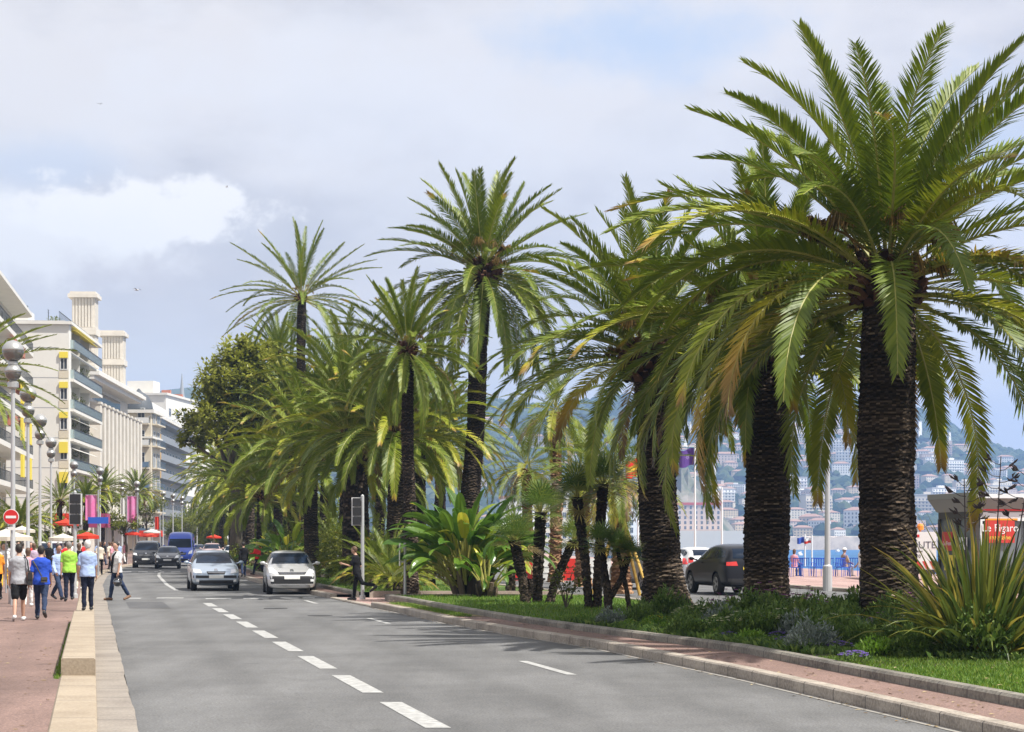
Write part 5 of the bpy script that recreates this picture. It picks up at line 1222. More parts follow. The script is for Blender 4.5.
# ---------------------------------------------------------------- buildings
CREAMW = M('cream_render', (.58,.52,.41), .85, var=.08, vs=.4, bump=.1, bs=6); WHITEW = M('white_render', (.67,.65,.60), .85, var=.05, vs=.3, bump=.1, bs=6); SLABW = M('white_slab', (.64,.62,.57), .8, var=.05, vs=1)
STONEW = M('pale_limestone', (.60,.56,.49), .85, var=.10, vs=.5, bump=.2, bs=5); WG = M('window_glass', (.035,.045,.055), .08, spec=.8); WF = M('window_frame_white', (.62,.62,.60), .5); SHUT = M('grey_shutter', (.30,.32,.34), .7)
RAILD = M('dark_railing', (.04,.05,.06), .5); RAILG = M('green_glass_rail', (.34,.42,.42), .2, spec=.6); YAWN = M('yellow_awning', (.72,.58,.06), .8); OCH = M('ochre_panel', (.52,.30,.06), .7); GREYB = M('grey_balcony', (.23,.25,.27), .6, var=.08, vs=1); BLUEB = M('blue_balcony', (.10,.16,.24), .6); RED_AW = M('terracotta', (.42,.16,.10), .8, var=.15, vs=2)
WINM = {}
def win_mesh(w, h, kind='french'):
    k = (w, h, kind)
    if k in WINM: return WINM[k]
    b = MB(); b.box(-w/2-.08, w/2+.08, -.06, .10, -.08, 0, 0); b.box(-w/2-.08, w/2+.08, -.06, .10, h, h+.08, 0); b.box(-w/2-.08, -w/2, -.06, .10, 0, h, 0); b.box(w/2, w/2+.08, -.06, .10, 0, h, 0)
    b.box(-.03, .03, -.03, .10, 0, h, 0); b.box(-w/2, w/2, -.03, .08, h*.68, h*.68+.05, 0)
    if kind == 'shut': b.box(-w/2-.08-w*.45, -w/2-.09, -.10, -.04, 0, h, 1); b.box(w/2+.09, w/2+.08+w*.45, -.10, -.04, 0, h, 1)
    f_ = b.mesh('window', [WF, SHUT]); g = MB(); g.box(-w/2+.001, w/2-.001, -.015, .07, .001, h-.001); p = g.mesh('pane', WG)
    WINM[k] = (f_, p); return WINM[k]
def window(par, x, y, z, w=1.3, h=2.1, kind='french', rz=0.):
    f_, p = win_mesh(w, h, kind); o = link('window', f_, par, (x, y, z), rz); link('pane', p, o); return o
def part(par, name, mat, *boxes):
    b = MB()
    for q in boxes: b.box(*q)
    return b.build(name, mat, par)
def facade(name, label, px, d, slope, cat='building'):
    """local X runs away along the front, local -Y faces the street, the near gable faces the viewer at x=0"""
    return thing(name, label, cat, (X(px, d), d, 0), pi/2 - atan(slope))
def railing(par, x0, x1, y, z, mat=RAILD, h=1.0, curved=0):
    b = MB(); b.box(x0, x1, y-.03, y+.03, z+h-.05, z+h); b.box(x0, x1, y-.02, y+.02, z+.08, z+.12)
    n = max(2, int((x1-x0)/.22))
    for i in range(0, n+1, 2): xx = x0 + (x1-x0)*i/n; b.box(xx-.009, xx+.009, y-.012, y+.012, z+.1, z+h-.05)
    return b.build('railing', mat, par)
# --- white block with a blank gable and yellow awnings
S2 = -.083; d2 = 195; B = facade('apartment_block', 'white apartment block with a blank side wall and yellow awnings', 69, d2, S2)
Lx = 24.; fl = 3.0; topz = 24.2
part(B, 'wall', WHITEW, (1.6, Lx, 1.8, 16, 0, 23.44)); part(B, 'gable_wall', WHITEW, (0, 1.597, 0, 16, 0, 23.44))
part(B, 'gable_joint', M('joint_grey', (.35,.35,.36), .8), *[(-.012, -.002, 1.02, 16, z, z+.07) for z in [3*k + .1 for k in range(2, 8)]])
part(B, 'cornice', SLABW, (-.3, Lx, -.3, 16.2, 23.45, 23.75)); part(B, 'roof', M('roof_grey', (.4,.4,.4), .9), (0, Lx, .4, 16, 23.755, 23.85))
railing(B, .2, Lx, 1.0, 23.8, RAILD, 1.0)
for ax, ay, ah in ((4, 6, 3.2), (13, 4, 2.6), (18, 7, 3.6)):
    b = MB(); b.tube([(ax, ay, 23.8), (ax, ay, 23.8 + ah)], .04, 5); [b.tube([(ax - .5, ay, 23.8 + ah - q*.3), (ax + .5, ay, 23.8 + ah - q*.3)], .025, 4) for q in (0, 1, 2)]; b.build('roof_aerial', RAILD, B)
part(B, 'chimney', CREAMW, (9, 10.2, 10, 11, 23.85, 25.8)); part(B, 'air_conditioner', SLABW, (15, 16.4, 3, 4, 23.86, 24.8))
b = MB()
for q in range(60): leafball(b, (rnd.uniform(.6, Lx - 1), rnd.uniform(1.3, 2.2), 24.0), rnd.uniform(.25, .5), 40, rnd, .16, .35)
b.build('roof_plants', LEAFM, B)
CURT = M('beige_blind', (.50,.44,.34), .8)
for k in range(2, 8):
    for i in range(6):
        if rnd.random() < .5: part(B, 'blind', CURT, (2.5 + i*3.7, 3.2 + i*3.7, 1.70, 1.72, 3*k + .3, 3*k + 2.2))
part(B, 'stair_head', WHITEW, (6, 10, 5, 9, 23.85, 25.6))
for k in range(2, 8):
    z = fl*k + .1; last = k == 7
    part(B, 'balcony_slab', SLABW, (.9, Lx-.3, -.35 if not last else .3, 1.85, z-.28, z))
    part(B, 'railing', RAILG, (1.6, Lx-.4, -.3, -.26, z+.04, z+.92)); railing(B, 1.6, Lx-.4, -.33, z, RAILD)
    part(B, 'railing', RAILG, (1.0, 1.04, -.3, .6, z+.04, z+.92))
    for xx in (1.5, 9.2, 16.8): part(B, 'partition', SLABW, (xx, xx+.12, .2, 1.8, z+.002, z+2.7))
    for i in range(6): window(B, 3.4 + i*3.7, 1.79, z+.05, 2.0, 2.2)
    b = MB(); window(B, -.001, .0, 0) if False else None
for k in range(3, 8):
    z = fl*k - 2.9
    o = window(B, -.02, .50, z+.9, .6, 1.5, rz=-pi/2)
    o2 = part(B, 'awning', YAWN, (-.30, -.05, .1, .95, z+1.5, z+2.6) if k < 5 else (-.2, -.05, .1, .95, z+2.0, z+2.6))
    part(B, 'lower_panel', CREAMW, (-.04, -.004, .05, 1.0, z, z+.75))
for k in (3, 4, 7):
    b = MB(); z = fl*k + 2.6; b.add([(2, 1.7, z+.3), (Lx-6, 1.7, z+.3), (Lx-6, -.5, z-.6), (2, -.5, z-.6), (2, 1.7, z+.25), (Lx-6, 1.7, z+.25), (Lx-6, -.5, z-.65), (2, -.5, z-.65)], [(0,1,2,3),(7,6,5,4),(0,3,7,4),(1,5,6,2),(2,6,7,3),(0,4,5,1)]); b.build('sun_awning', YAWN if k == 7 else SLABW, B)
r = random.Random(3); b = MB()
for k in (2, 3, 4, 5, 6):
    for i in range(6): leafball(b, (1.8 + r.random()*18, r.uniform(.2, 1.2), fl*k + r.uniform(1.0, 2.2)), r.uniform(.3, .7), 120, r, .16, .4)
b.build('balcony_plants', LEAFM, B)
# --- nearest block with curved balconies at the left edge
S1 = -.16; B = facade('curved_balcony_block', 'cream block with rounded balconies and dark railings nearest on the street', -31, 128, S1)
L1 = 52.; z_ = []
part(B, 'wall', CREAMW, (0, L1-2, 2.4, 16, 0, 18.9))
def rounded(L, y0, y1, R, z0, z1):
    pts = [(0, y0), (L-R, y0)] + [(L-R + R*sin(a), y0 + R - R*cos(a)) for a in [pi/2*i/8 for i in range(1, 9)]] + [(L, y1), (0, y1)]
    b = MB(); n = len(pts); b.add([(x,y,z0) for x,y in pts] + [(x,y,z1) for x,y in pts], [tuple(reversed(range(n))), tuple(range(n, 2*n))] + [(i, (i+1)%n, (i+1)%n+n, i+n) for i in range(n)]); return b, pts
for k in range(1, 7):
    z = 3.1*k + .2
    b, pts = rounded(L1, 0, 3.5, 1.9, z-.3, z+.1); b.build('balcony_slab', SLABW, B)
    rb = MB(); pp = pts[1:10]
    for hh in (.95, .12): rb.tube([(pts[0][0], .06, z+hh)] + [(x-.06, y+.06, z+hh) for x, y in pp], .03, 5)
    for i in range(70): xx = L1 - 1.9 - i*.5; rb.box(xx-.010, xx+.010, .045, .075, z+.1, z+.95)
    for x, y in pp: rb.box(x-.08, x-.05, y+.03, y+.06, z+.1, z+.95)
    rb.build('railing', RAILD, B)
    for i in range(9): window(B, L1 - 4.5 - i*3.6, 2.39, z+.12, 1.7, 2.2)
b, pts = rounded(L1-.6, .3, 3.5, 1.7, 18.9, 19.15); b.build('roof_slab', SLABW, B)
part(B, 'penthouse', CREAMW, (0, L1-2.5, 1.8, 15, 19.15, 22.2)); b, pts = rounded(L1-.8, .1, 15.5, 1.2, 22.2, 22.5); b.build('penthouse_roof', SLABW, B)
for i in range(6): window(B, L1 - 4.5 - i*4, 1.79, 19.3, 2.2, 2.2)
for i in range(2):
    for k in range(2, 5): part(B, 'awning', YAWN, (L1-8.2-i*7.2, L1-6.4-i*7.2, -.25, -.05, 3.1*k+1.0, 3.1*k+2.9))
    for k in (3, 4, 5): part(B, 'awning', RED_AW, (L1-14.9-i*7, L1-12.6-i*7, -.2, .4, 3.1*k+1.9, 3.1*k+2.7))
# --- stone palace with tall pilasters and two ribbed towers
S3 = -.057; d3 = 252; B = facade('stone_palace', 'monumental cream stone palace with tall pilasters and two ribbed roof towers', 98, d3, S3)
Lp = 36.; hc_ = 22.6
part(B, 'wall', STONEW, (-8, Lp, 1.2, 26, 0, hc_)); part(B, 'cornice', SLABW, (-8.3, Lp+.8, -1.4, 2.4, hc_, hc_+.5), (-8.2, Lp+.5, -.8, 2, hc_-.5, hc_-.002), (-8.3, Lp+.6, -1.0, 2.4, hc_+.502, hc_+.8))
b = MB()
for i in range(12): xx = 1.2 + i*3.6; b.box(xx, xx+1.5, -.1, 1.21, 4.6, hc_-3.0); b.box(xx-.1, xx+1.6, -.2, 1.22, hc_-3.0, hc_-2.7)
b.build('pilaster_row', STONEW, B)
for i in range(11): part(B, 'tall_window', WG, (2.9 + i*3.6, 4.6 + i*3.6, 1.15, 1.19, 5.5, hc_-3.2))
part(B, 'attic_window', WG, *[(3.0, Lp-8, 1.14, 1.18, hc_-2.2, hc_-.9)]); part(B, 'entrance_canopy', SLABW, (4, Lp-4, -3.2, 1.2, 4.1, 4.5))
for q in range(4): part(B, 'roof_terrace', STONEW, (-8, Lp-q*2.5, 3.2 + q*2.2, 26, hc_+.0 + q*1.55, hc_+1.55 + q*1.55 - .002))
r = random.Random(9); b = MB()
for q in range(60): xx = r.uniform(-2, Lp-5); s_ = r.randrange(4); b.box(xx, xx+.5, 3.0+s_*2.2-.25, 3.0+s_*2.2+.15, hc_+.2+s_*1.55, hc_+1.9+s_*1.55)
b.build('roof_ornament', STONEW, B)
def tower(x, y, w, zb, zt, label_=None):
    tw = part(B, 'tower', STONEW, (x-w/2, x+w/2, y-w/2, y+w/2, zb, zt-.8)); h = zt - zb
    part_ = lambda nm, *bx: part(tw, nm, STONEW, *bx)
    part_('tower_cap', (x-w/2-.5, x+w/2+.5, y-w/2-.5, y+w/2+.5, zt-.8, zt-.3), (x-w/2-.25, x+w/2+.25, y-w/2-.25, y+w/2+.25, zt-.298, zt))
    part_('tower_band', (x-w/2-.32, x+w/2+.32, y-w/2-.32, y+w/2+.32, zb+h*.52, zb+h*.60)); part_('tower_band', (x-w/2-.2, x+w/2+.2, y-w/2-.2, y+w/2+.2, zb+h*.16, zb+h*.21))
    b = MB(); n = 7
    for i in range(n):
        o = -w/2 + w*(i+.5)/n
        for z0, z1 in ((zb+h*.22, zb+h*.515), (zb+h*.605, zt-.81)):
            b.box(x-w/2-.14, x-w/2+.0, y+o-.13, y+o+.13, z0, z1); b.box(x+o-.13, x+o+.13, y-w/2-.14, y-w/2, z0, z1)
    b.build('tower_rib', STONEW, tw)
tower(10, 3.3, 2.9, hc_+.5, 35.1); tower(40 - 5, 3.1, 2.9, hc_-.5, 32.6)
# --- cream corner building
S4 = -.02; d4 = 300; B = facade('ornate_corner_building', 'cream ornate corner building with a blue balcony and a small dark dome', 151, d4, S4)
part(B, 'wall', CREAMW, (0, 9, 0, 3.9, 0, 21.5), (.5, 9, 3.902, 14, 0, 21.5))
part(B, 'cornice', SLABW, (-.5, 9.3, -.5, 4.2, 21.5, 22.0), (-.35, 9.2, -.35, 4.1, 17.6, 17.9))
for k in range(1, 7):
    z = 3.4*k - .6; o = window(B, -.02, 1.5, z+.3, 1.0, 2.1, rz=-pi/2)
    part(B, 'balcony', BLUEB if k in (3,) else CREAMW, (-.9, -.02, .2, 3.8, z-.1, z+.12)); q = railing(B, -.9, .2, .2, z+.1, BLUEB)
    part(B, 'railing', BLUEB if k in (1,3,4) else WF, (-.92, -.88, .2, 3.8, z+.12, z+.95))
    for i in range(2): window(B, 2.5 + i*4, -.02, z+.2, 1.2, 2.2, 'shut')
    part(B, 'balcony', CREAMW, (1, 8.6, -.9, -.02, z-.1, z+.1)); railing(B, 1, 8.6, -.85, z+.1, BLUEB)
b = MB(); b.lathe([(2.2,0),(2.2,.3),(2.0,1.3),(1.4,2.3),(.5,2.9),(.1,3.4)], 16, (2, 2.2, 22.0)); b.build('dome', M('slate', (.08,.09,.10), .6), B, smooth=True)
# --- block with long grey balconies and ochre ends
S5 = -.06; d5 = 345; B = facade('balcony_block', 'modern block with long grey balconies and ochre end panels', 159, d5, S5)
L5 = 62.
part(B, 'wall', M('pale_grey_wall', (.42,.41,.38), .8), (0, L5, 1.8, 16, 0, 23.5)); part(B, 'gable_wall', CREAMW, (-.3, -.002, 1.8, 16, 0, 23.5))
for k in range(1, 8):
    z = 3.3*k; part(B, 'balcony', GREYB, (1.6, L5, -.2, -.05, z-.2, z+1.0), (0, L5, -.04, 1.79, z-.2, z)); part(B, 'end_panel', OCH, (-.1, 1.597, -.2, -.05, z-.2, z+1.0), (-.1, .0, -.04, 1.7, z+.002, z+1.0))
    for i in range(12): window(B, 3 + i*5, 1.79, z+.1, 2.6, 2.1)
part(B, 'roof_slab', SLABW, (-.4, L5, -.6, 16, 23.5, 24.0)); part(B, 'roof_slope', M('pale_zinc', (.62,.62,.62), .5), (0, L5, 2.5, 15, 24.0, 26.0))
part(B, 'penthouse', WHITEW, (6, L5-5, 5, 15, 26, 28.5))
# --- pale blocks beyond
for nm, lab, px, d, sl, L, H_, mt in (('pale_block', 'pale block rising behind the balcony block', 166, 430, .1, 60, 34, WHITEW), ('white_end_block', 'tall white block showing between the balcony block and the leafy tree', 196, 470, .2, 50, 31, M('greyish_white', (.50,.49,.47), .9)), ('distant_block', 'cream block at the end of the visible street', 205, 560, .25, 60, 26, CREAMW)):  # the white end block has an even, greyer white of its own
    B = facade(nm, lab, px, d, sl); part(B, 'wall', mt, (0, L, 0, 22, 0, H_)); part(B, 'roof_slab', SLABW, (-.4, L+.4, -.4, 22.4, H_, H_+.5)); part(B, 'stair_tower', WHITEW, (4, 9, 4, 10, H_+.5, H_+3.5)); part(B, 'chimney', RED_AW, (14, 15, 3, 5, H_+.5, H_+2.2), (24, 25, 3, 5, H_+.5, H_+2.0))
    for k in range(1, int(H_/3.2)):
        for i in range(4): window(B, -.02, 2.5 + i*5, 3.2*k + .8, 1.4, 1.6, rz=-pi/2)
        for i in range(6): window(B, 3 + i*6, -.02, 3.2*k + .8, 1.8, 1.6)
d = 700; B = thing('church', 'church with a thin spire far beyond the rooftops', 'church', (X(182, d), d, 0)); part(B, 'nave', CREAMW, (-6, 6, 0, 24, 0, 34)); b = MB(); b.lathe([(2.6, 34), (2.6, 47), (3.0, 47.2), (2.0, 49), (.9, 54), (.1, 62)], 8); b.build('spire', SHUT, B)
b = MB(); b.prism([(-6.3,34),(6.3,34),(0,40)], 0, 24); b.build('roof', RED_AW, B)

# ---------------------------------------------------------------- hills across the bay
RID = [(-700,430),(-200,420),(0,410),(110,402),(190,388),(240,394),(330,408),(430,408),(470,402),(560,410),(640,398),(720,404),(800,400),(860,404),(905,412),(930,420),(950,430),(985,446),(1010,453),(1060,462),(1120,482),(1180,505),(1230,532),(1270,560)]
def hnoise(x, y): return sin(x*.011 + 1.3) * cos(y*.013) * .5 + sin(x*.027 + y*.019) * .28 + sin(x*.061 - y*.047 + 2) * .15 + sin(x*.13 + y*.11) * .08
SH0 = 1500.; RDG = 2900.
def terr(px, d):
    zr = EYE + (HOR - interp(RID, px)) / F * RDG; x = X(px, d)
    t = max(0, min(1, (d - SH0 - 25) / (RDG - SH0 - 25)))
    if d > RDG: base = zr * (1 - .35 * min(1, (d - RDG) / 900)); return base + 6 * hnoise(x, d)
    prof = .42 * t + .58 * (t * t * (3 - 2 * t))
    z = 3.0 + (zr - 3) * prof + 13 * hnoise(x, d) * min(1, t * 5) * (1 - t * .6)
    if zr < 3: z = min(z, zr)
    return z if d > SH0 + 25 else 3.0
pxl = [-700 + 11 * i for i in range(182)]; dl2 = [SH0 + 10 + 22 * i for i in range(101)]
b = MB(); vs = [(X(p, d), d, terr(p, d)) for p in pxl for d in dl2]; nd = len(dl2)
b.add(vs, [(i*nd+j, (i+1)*nd+j, (i+1)*nd+j+1, i*nd+j+1) for i in range(len(pxl)-1) for j in range(nd-1)])
b.build('hill', M('wooded_hill', (.020,.040,.018), .95, col2=(.06,.085,.035), vs=.035, bump=1., bs=.12), kind='structure', smooth=True)
b = MB(); vs = []
for p in range(330, 1290, 8): x = X(p, SH0); vs += [(x, SH0, -6), (x, SH0 + 2, 5.2 + .8*sin(p*.3)), (x*1.02, SH0 + 34, 5.5)]
n = len(vs)//3; b.add(vs, [f_ for i in range(n-1) for f_ in ((3*i, 3*i+3, 3*i+4, 3*i+1), (3*i+1, 3*i+4, 3*i+5, 3*i+2))])
b.build('seawall', M('sea_wall_stone', (.52,.43,.33), .9, var=.25, vs=.15), label='long sandy coloured harbour sea wall across the bay', category='sea wall')
# tree clumps of the wooded hillside: one far-off wood
b = MB(); r = random.Random(8)
for i in range(5200):
    p = r.uniform(330, 1180); d = SH0 + 60 + (RDG - SH0) * r.random() ** .8; z = terr(p, d)
    if z < 4: continue
    R_ = r.uniform(4, 10); x = X(p, d); t = r.random()
    k = len(b.v); n = 6; ph = r.random()*6
    for zz, q in ((-.3, .8), (.45, 1.), (1.0, .55)):
        for j in range(n): a = 2*pi*j/n + ph; q2 = q * r.uniform(.75, 1.2); b.v.append((x + cos(a)*R_*q2, d + sin(a)*R_*q2, z + zz*R_*.8))
    b.v.append((x, d, z + R_*1.1))
    for l in range(2):
        for j in range(n): b.f.append((k+l*n+j, k+l*n+(j+1)%n, k+(l+1)*n+(j+1)%n, k+(l+1)*n+j)); b.m.append(0); b.t.append(max(.01, t))
    for j in range(n): b.f.append((k+2*n+j, k+2*n+(j+1)%n, k+3*n)); b.m.append(0); b.t.append(max(.01, t))
b.build('woods', tint_mat('far_wood', [(0, (.012,.028,.012)), (.6, (.035,.06,.02)), (1, (.08,.10,.04))], .95, 0, .1), kind='stuff', label='dark woods between the houses on the hillside')
# houses on the hillside
WALLS = [('cream', M('villa_cream', (.64,.58,.47), .9)), ('white', M('villa_white', (.76,.75,.72), .9)), ('pink', M('villa_pink', (.58,.46,.38), .9)), ('ochre', M('villa_ochre', (.58,.47,.32), .9))]
ROOF = M('far_tile_roof', (.33,.20,.14), .9); FLAT = M('far_flat_roof', (.55,.53,.50), .9); DKW = M('far_window', (.06,.075,.09), .3)
def house_mesh(w, dp, h, wall, hip):
    b = MB(); b.box(-w/2, w/2, -dp/2, dp/2, -8, h, 0)
    nf = int(h / 3.2); nw = max(2, int(w / 3.4))
    for f_ in range(nf):
        for i in range(nw):
            xx = -w/2 + w*(i+.5)/nw; b.box(xx-.6, xx+.6, -dp/2-.08, -dp/2-.02, f_*3.2+1.0, f_*3.2+2.6, 2)
        if f_ and not hip: b.box(-w/2, w/2, -dp/2-1.0, -dp/2-.1, f_*3.2-.1, f_*3.2+.7, 0)
    if hip:
        o = .6; rh = min(w, dp)*.22; ry = 0; e_ = max(0, (w - dp)/2)
        b.add([(-w/2-o,-dp/2-o,h),(w/2+o,-dp/2-o,h),(w/2+o,dp/2+o,h),(-w/2-o,dp/2+o,h),(-e_,0,h+rh),(e_+.01,0,h+rh)], [(0,1,5,4),(1,2,5),(2,3,4,5),(3,0,4),(3,2,1,0)], 1)
    else: b.box(-w/2-.4, w/2+.4, -dp/2-.4, dp/2+.4, h, h+.7, 1); b.box(-w*.15, w*.1, -2, 3, h+.7, h+3, 0)
    return b.mesh('house', [wall, ROOF if hip else FLAT, DKW])
HT = []
for ci, (cn, cm) in enumerate(WALLS):
    for (w, dp, h, hip, nm) in ((15, 12, 8, True, 'villa'), (22, 13, 13, True, 'mansion'), (28, 14, 19, False, 'apartment block')):
        HT.append((house_mesh(w + ci*2, dp, h + ci, cm, hip), cn, nm, hip))
r = random.Random(21); placed = []
n = 0; tries = 0; HOUSES = []
while n < 290 and tries < 9000:
    tries += 1; p = r.uniform(650, 1055) if r.random() < .8 else r.uniform(425, 1130); tt = r.random() ** 1.35 * .62; d = SH0 + 40 + (RDG - SH0) * tt; z = terr(p, d); x = X(p, d)
    if z < 3.5: continue
    if any(abs(x-a) < 14 and abs(d-c_) < 30 for a, c_ in placed): continue
    placed.append((x, d)); wts = r.random(); me, cn, nm, hip = HT[r.choice([0,3,3,1,4,4,2,5,5,7,8,10,9,1,6])]
    o = link('hillside_house', me, None, (x, d, z - .5), r.uniform(-.5, .5)); s_ = r.uniform(.5, .92); o.scale = (s_, s_, s_ * r.uniform(.85, 1.2))
    o['category'] = 'house'; o['group'] = 'houses on the hillside across the bay: %s %s' % (cn, nm)
    HOUSES.append((o, p, z, cn, nm, 'tiled' if hip else 'flat')); n += 1
def gapname(p):
    for lim, nm in ((470, 'by the tall slender palm'), (560, 'above the first fan palms'), (650, 'above the tallest fan palms'), (745, 'behind the flagpoles'), (792, 'behind the middle big trunk'), (855, 'around the tall lamp post'), (920, 'behind the nearest big trunk'), (975, 'over the works truck'), (1040, 'over the news kiosk')):
        if p < lim: return nm
    return 'past the news kiosk'
cells = {}
for o, p, z, cn, nm, rf in HOUSES:
    lvl = 'low' if z < 35 else 'halfway up' if z < 85 else 'high'
    cells.setdefault((cn, nm, rf, lvl, gapname(p)), []).append((p, o))
for (cn, nm, rf, lvl, g), q in cells.items():
    q.sort(key=lambda a: a[0])
    for i, (p, o) in enumerate(q): o['label'] = 'distant %s %s with %s roof, %s %s%s' % (cn, nm, rf, lvl, g, '' if len(q) == 1 else ', %s along' % nth(i + 1))
# rocky castle hill with a red-roofed waterfront building, and the quay fronts on this side of it
b = MB(); cxp, dd0 = 640, 1330
for i in range(25):
    for j in range(17):
        u, v = i/24, j/16; p_ = 585 + 165*u; d = 1240 + 180*v; hh = 62 * max(0, sin(pi*min(1, u*1.0 + .0)) ) ** .7 * sin(pi*v) ** .5 * (1 - max(0, u - .5)*1.3)
        b.v.append((X(p_, d), d, -4 + hh * (1 + .12*sin(i*1.7 + j*2.1) + .08*sin(i*3.1 - j))))
for i in range(24):
    for j in range(16): b.f.append((i*17+j, (i+1)*17+j, (i+1)*17+j+1, i*17+j+1)); b.m.append(0); b.t.append(0)
b.build('rocky_hill', M('rock_and_scrub', (.26,.23,.19), .95, col2=(.05,.08,.03), vs=.05, bump=1, bs=.1), kind='structure')
qt = []
for px, w, d, h, wall, nm, lab in ((522,36,700,19,1,'quay_house','white quay house beyond the barriers, between fan palm trunks'), (556,34,720,21,0,'quay_house','cream quay house behind the slanting fan palm'), (588,30,740,20,1,'quay_house','pale quay house behind the tallest fan palm'), (628,44,760,17,1,'quay_house','long white waterfront building behind the yellow props'), (645,22,800,15,3,'quay_house','ochre waterfront house beside the widest palm foot')):
    wm = w * d / F; t = thing(nm, lab, 'building', (X(px, d), d, -2), .12, None); part(t, 'wall', WALLS[wall][1], (-wm/2, wm/2, 0, 14, 0, h)); part(t, 'roof', ROOF if wall else FLAT, (-wm/2-.4, wm/2+.4, -.4, 14.4, h, h+1))
    for f_ in range(5):
        for i in range(6): window(t, -wm/2 + wm*(i+.5)/6, -.02, 1 + f_*(h-2)/5, 1.2, 2.0)
t = thing('waterfront_hotel', 'pink waterfront building with red roof at the foot of the rocky hill', 'building', (X(696, 1200), 1200, -3), 0)
part(t, 'wall', WALLS[2][1], (-12, 16, 0, 14, 0, 27)); part(t, 'roof', M('red_roof', (.50,.09,.07), .8), (-12.5, 16.5, -.5, 14.5, 27, 28.5)); part(t, 'low_wing', WALLS[0][1], (-22, 44, -9, -1, 0, 11))
for f_ in range(6):
    for i in range(8): window(t, -10 + i*3.4, -.02, 9 + f_*3.1, 1.3, 1.9) if f_*3.1 + 9 < 25 else None
# a few boats at sea
for i, (px, d, lab) in enumerate([(800, 900, 'small white motor boat near the harbour wall'), (838, 1200, 'tiny white boat far out below the sea wall'), (905, 700, 'white sailing dinghy off the nearest palm trunk')]):
    t = thing('boat', lab, 'boat', (X(px, d), d, -5), 1.1, 'small boats in the bay'); b = MB(); b.tube([(-3,0,.5), (-1,0,.5), (1.5,0,.5), (3,0,.7)], [.8, 1.0, .8, .05], 10); b.build('hull', TW, t); part(t, 'cabin', TW, (-1, .6, -.5, .5, 1.2, 2.0))
    if i == 2: b = MB(); b.tube([(0,0,1), (0,0,8)], .06, 5); b.build('mast', RAILD, t)
# ---------------------------------------------------------------- street furniture
POLE = M('pale_pole', (.50,.51,.52), .45, .3, var=.06, vs=2); GLOBE = M('smoked_globe', (.17,.16,.15), .14, .45, coat=.8); CAPG = M('globe_cap', (.48,.48,.47), .3, .6)
def lamp_mesh():
    a = MB(); a.lathe([(.13,0),(.13,.5),(.10,.55),(.075,.6),(.065,3),(.055,5.9),(.055,6.0)], 12)
    n = MB(); n.lathe([(.07,6.0),(.16,6.05),(.16,6.18),(.09,6.24),(.09,6.28)], 12)
    n2 = MB(); n2.lathe([(.06,6.64),(.14,6.68),(.14,6.76),(.06,6.80)], 12)
    g1 = MB(); g1.ball((0,0,6.46), .235, 18); g2 = MB(); g2.ball((0,0,7.06), .30, 20)
    c = MB(); c.lathe([(.302,7.06),(.300,7.12),(.262,7.22),(.16,7.325),(.01,7.372)], 20); c2 = MB(); c2.lathe([(.240,6.46),(.226,6.55),(.15,6.655),(.05,6.70)], 20)
    return [('pole', a.mesh('pole', POLE, True)), ('collar', n.mesh('collar', CAPG)), ('collar', n2.mesh('collar', CAPG)), ('globe', g1.mesh('globe', GLOBE, True)), ('globe', g2.mesh('globe', GLOBE, True)), ('globe_cap', c.mesh('globe_cap', CAPG, True)), ('globe_cap', c2.mesh('globe_cap', CAPG, True))]
LP_ = lamp_mesh(); lamp0 = thing('street_lamp', 'double-globe street lamp, first and nearest of the pavement row', 'street lamp', (X(13, 54.5), 54.5, .045), 0, 'double-globe lamps along the pavement')
for nm, me in LP_: link(nm, me, lamp0)
for i, (px, hy) in enumerate([(28,392), (40,419), (51,441), (74,464), (100,470), (122,481.5), (137,483), (152,495), (163,493), (173,495), (182,497.5)]):
    d = (7.2 - 1.8) * F / (HOR - hy); dup(lamp0, (X(px, d), d, .045), 0, 'double-globe street lamp, %s of the pavement row counted from the nearest' % ORD[i+1])
for i, (px, hy) in enumerate([(197,501), (211.5,504), (244,488)]):
    d = (7.2 - 1.8) * F / (HOR - hy); dup(lamp0, (X(px, d), d, .13), 0, 'double-globe street lamp, %s of those among the median palms' % ORD[i], 'double-globe lamps on the far median')
SIGR = M('sign_red', (.62,.02,.02), .4); SIGW = M('sign_white', (.78,.78,.78), .4); SIGB = M('sign_blue', (.02,.10,.50), .4); GALV = M('galvanised', (.42,.43,.45), .5, .5, var=.1, vs=6)
def disc(par, name, mat, x, y, z, r_, th=.02): b = MB(); b.tube([(x, y, z), (x, y+th, z)], r_, 28); return b.build(name, mat, par)
d = 53.2; t = thing('no_entry_sign', 'round red no-entry sign with a white bar on a grey pole', 'sign', (X(11, d), d, .045)); b = MB(); b.tube([(0,.05,0), (0,.05,2.7)], .03, 8); b.build('pole', GALV, t)
pz = Z(517, d) - .045; pl = disc(t, 'sign_rim', SIGW, 0, 0, pz, .215); pf = disc(t, 'sign_plate', SIGR, 0, -.01, pz, .198, .008); part(pf, 'white_bar', SIGW, (-.14, .14, -.016, -.0105, pz-.035, pz+.035))
part(t, 'small_plate', SIGW, (-.09, .09, 0, .02, pz-.36, pz-.27))
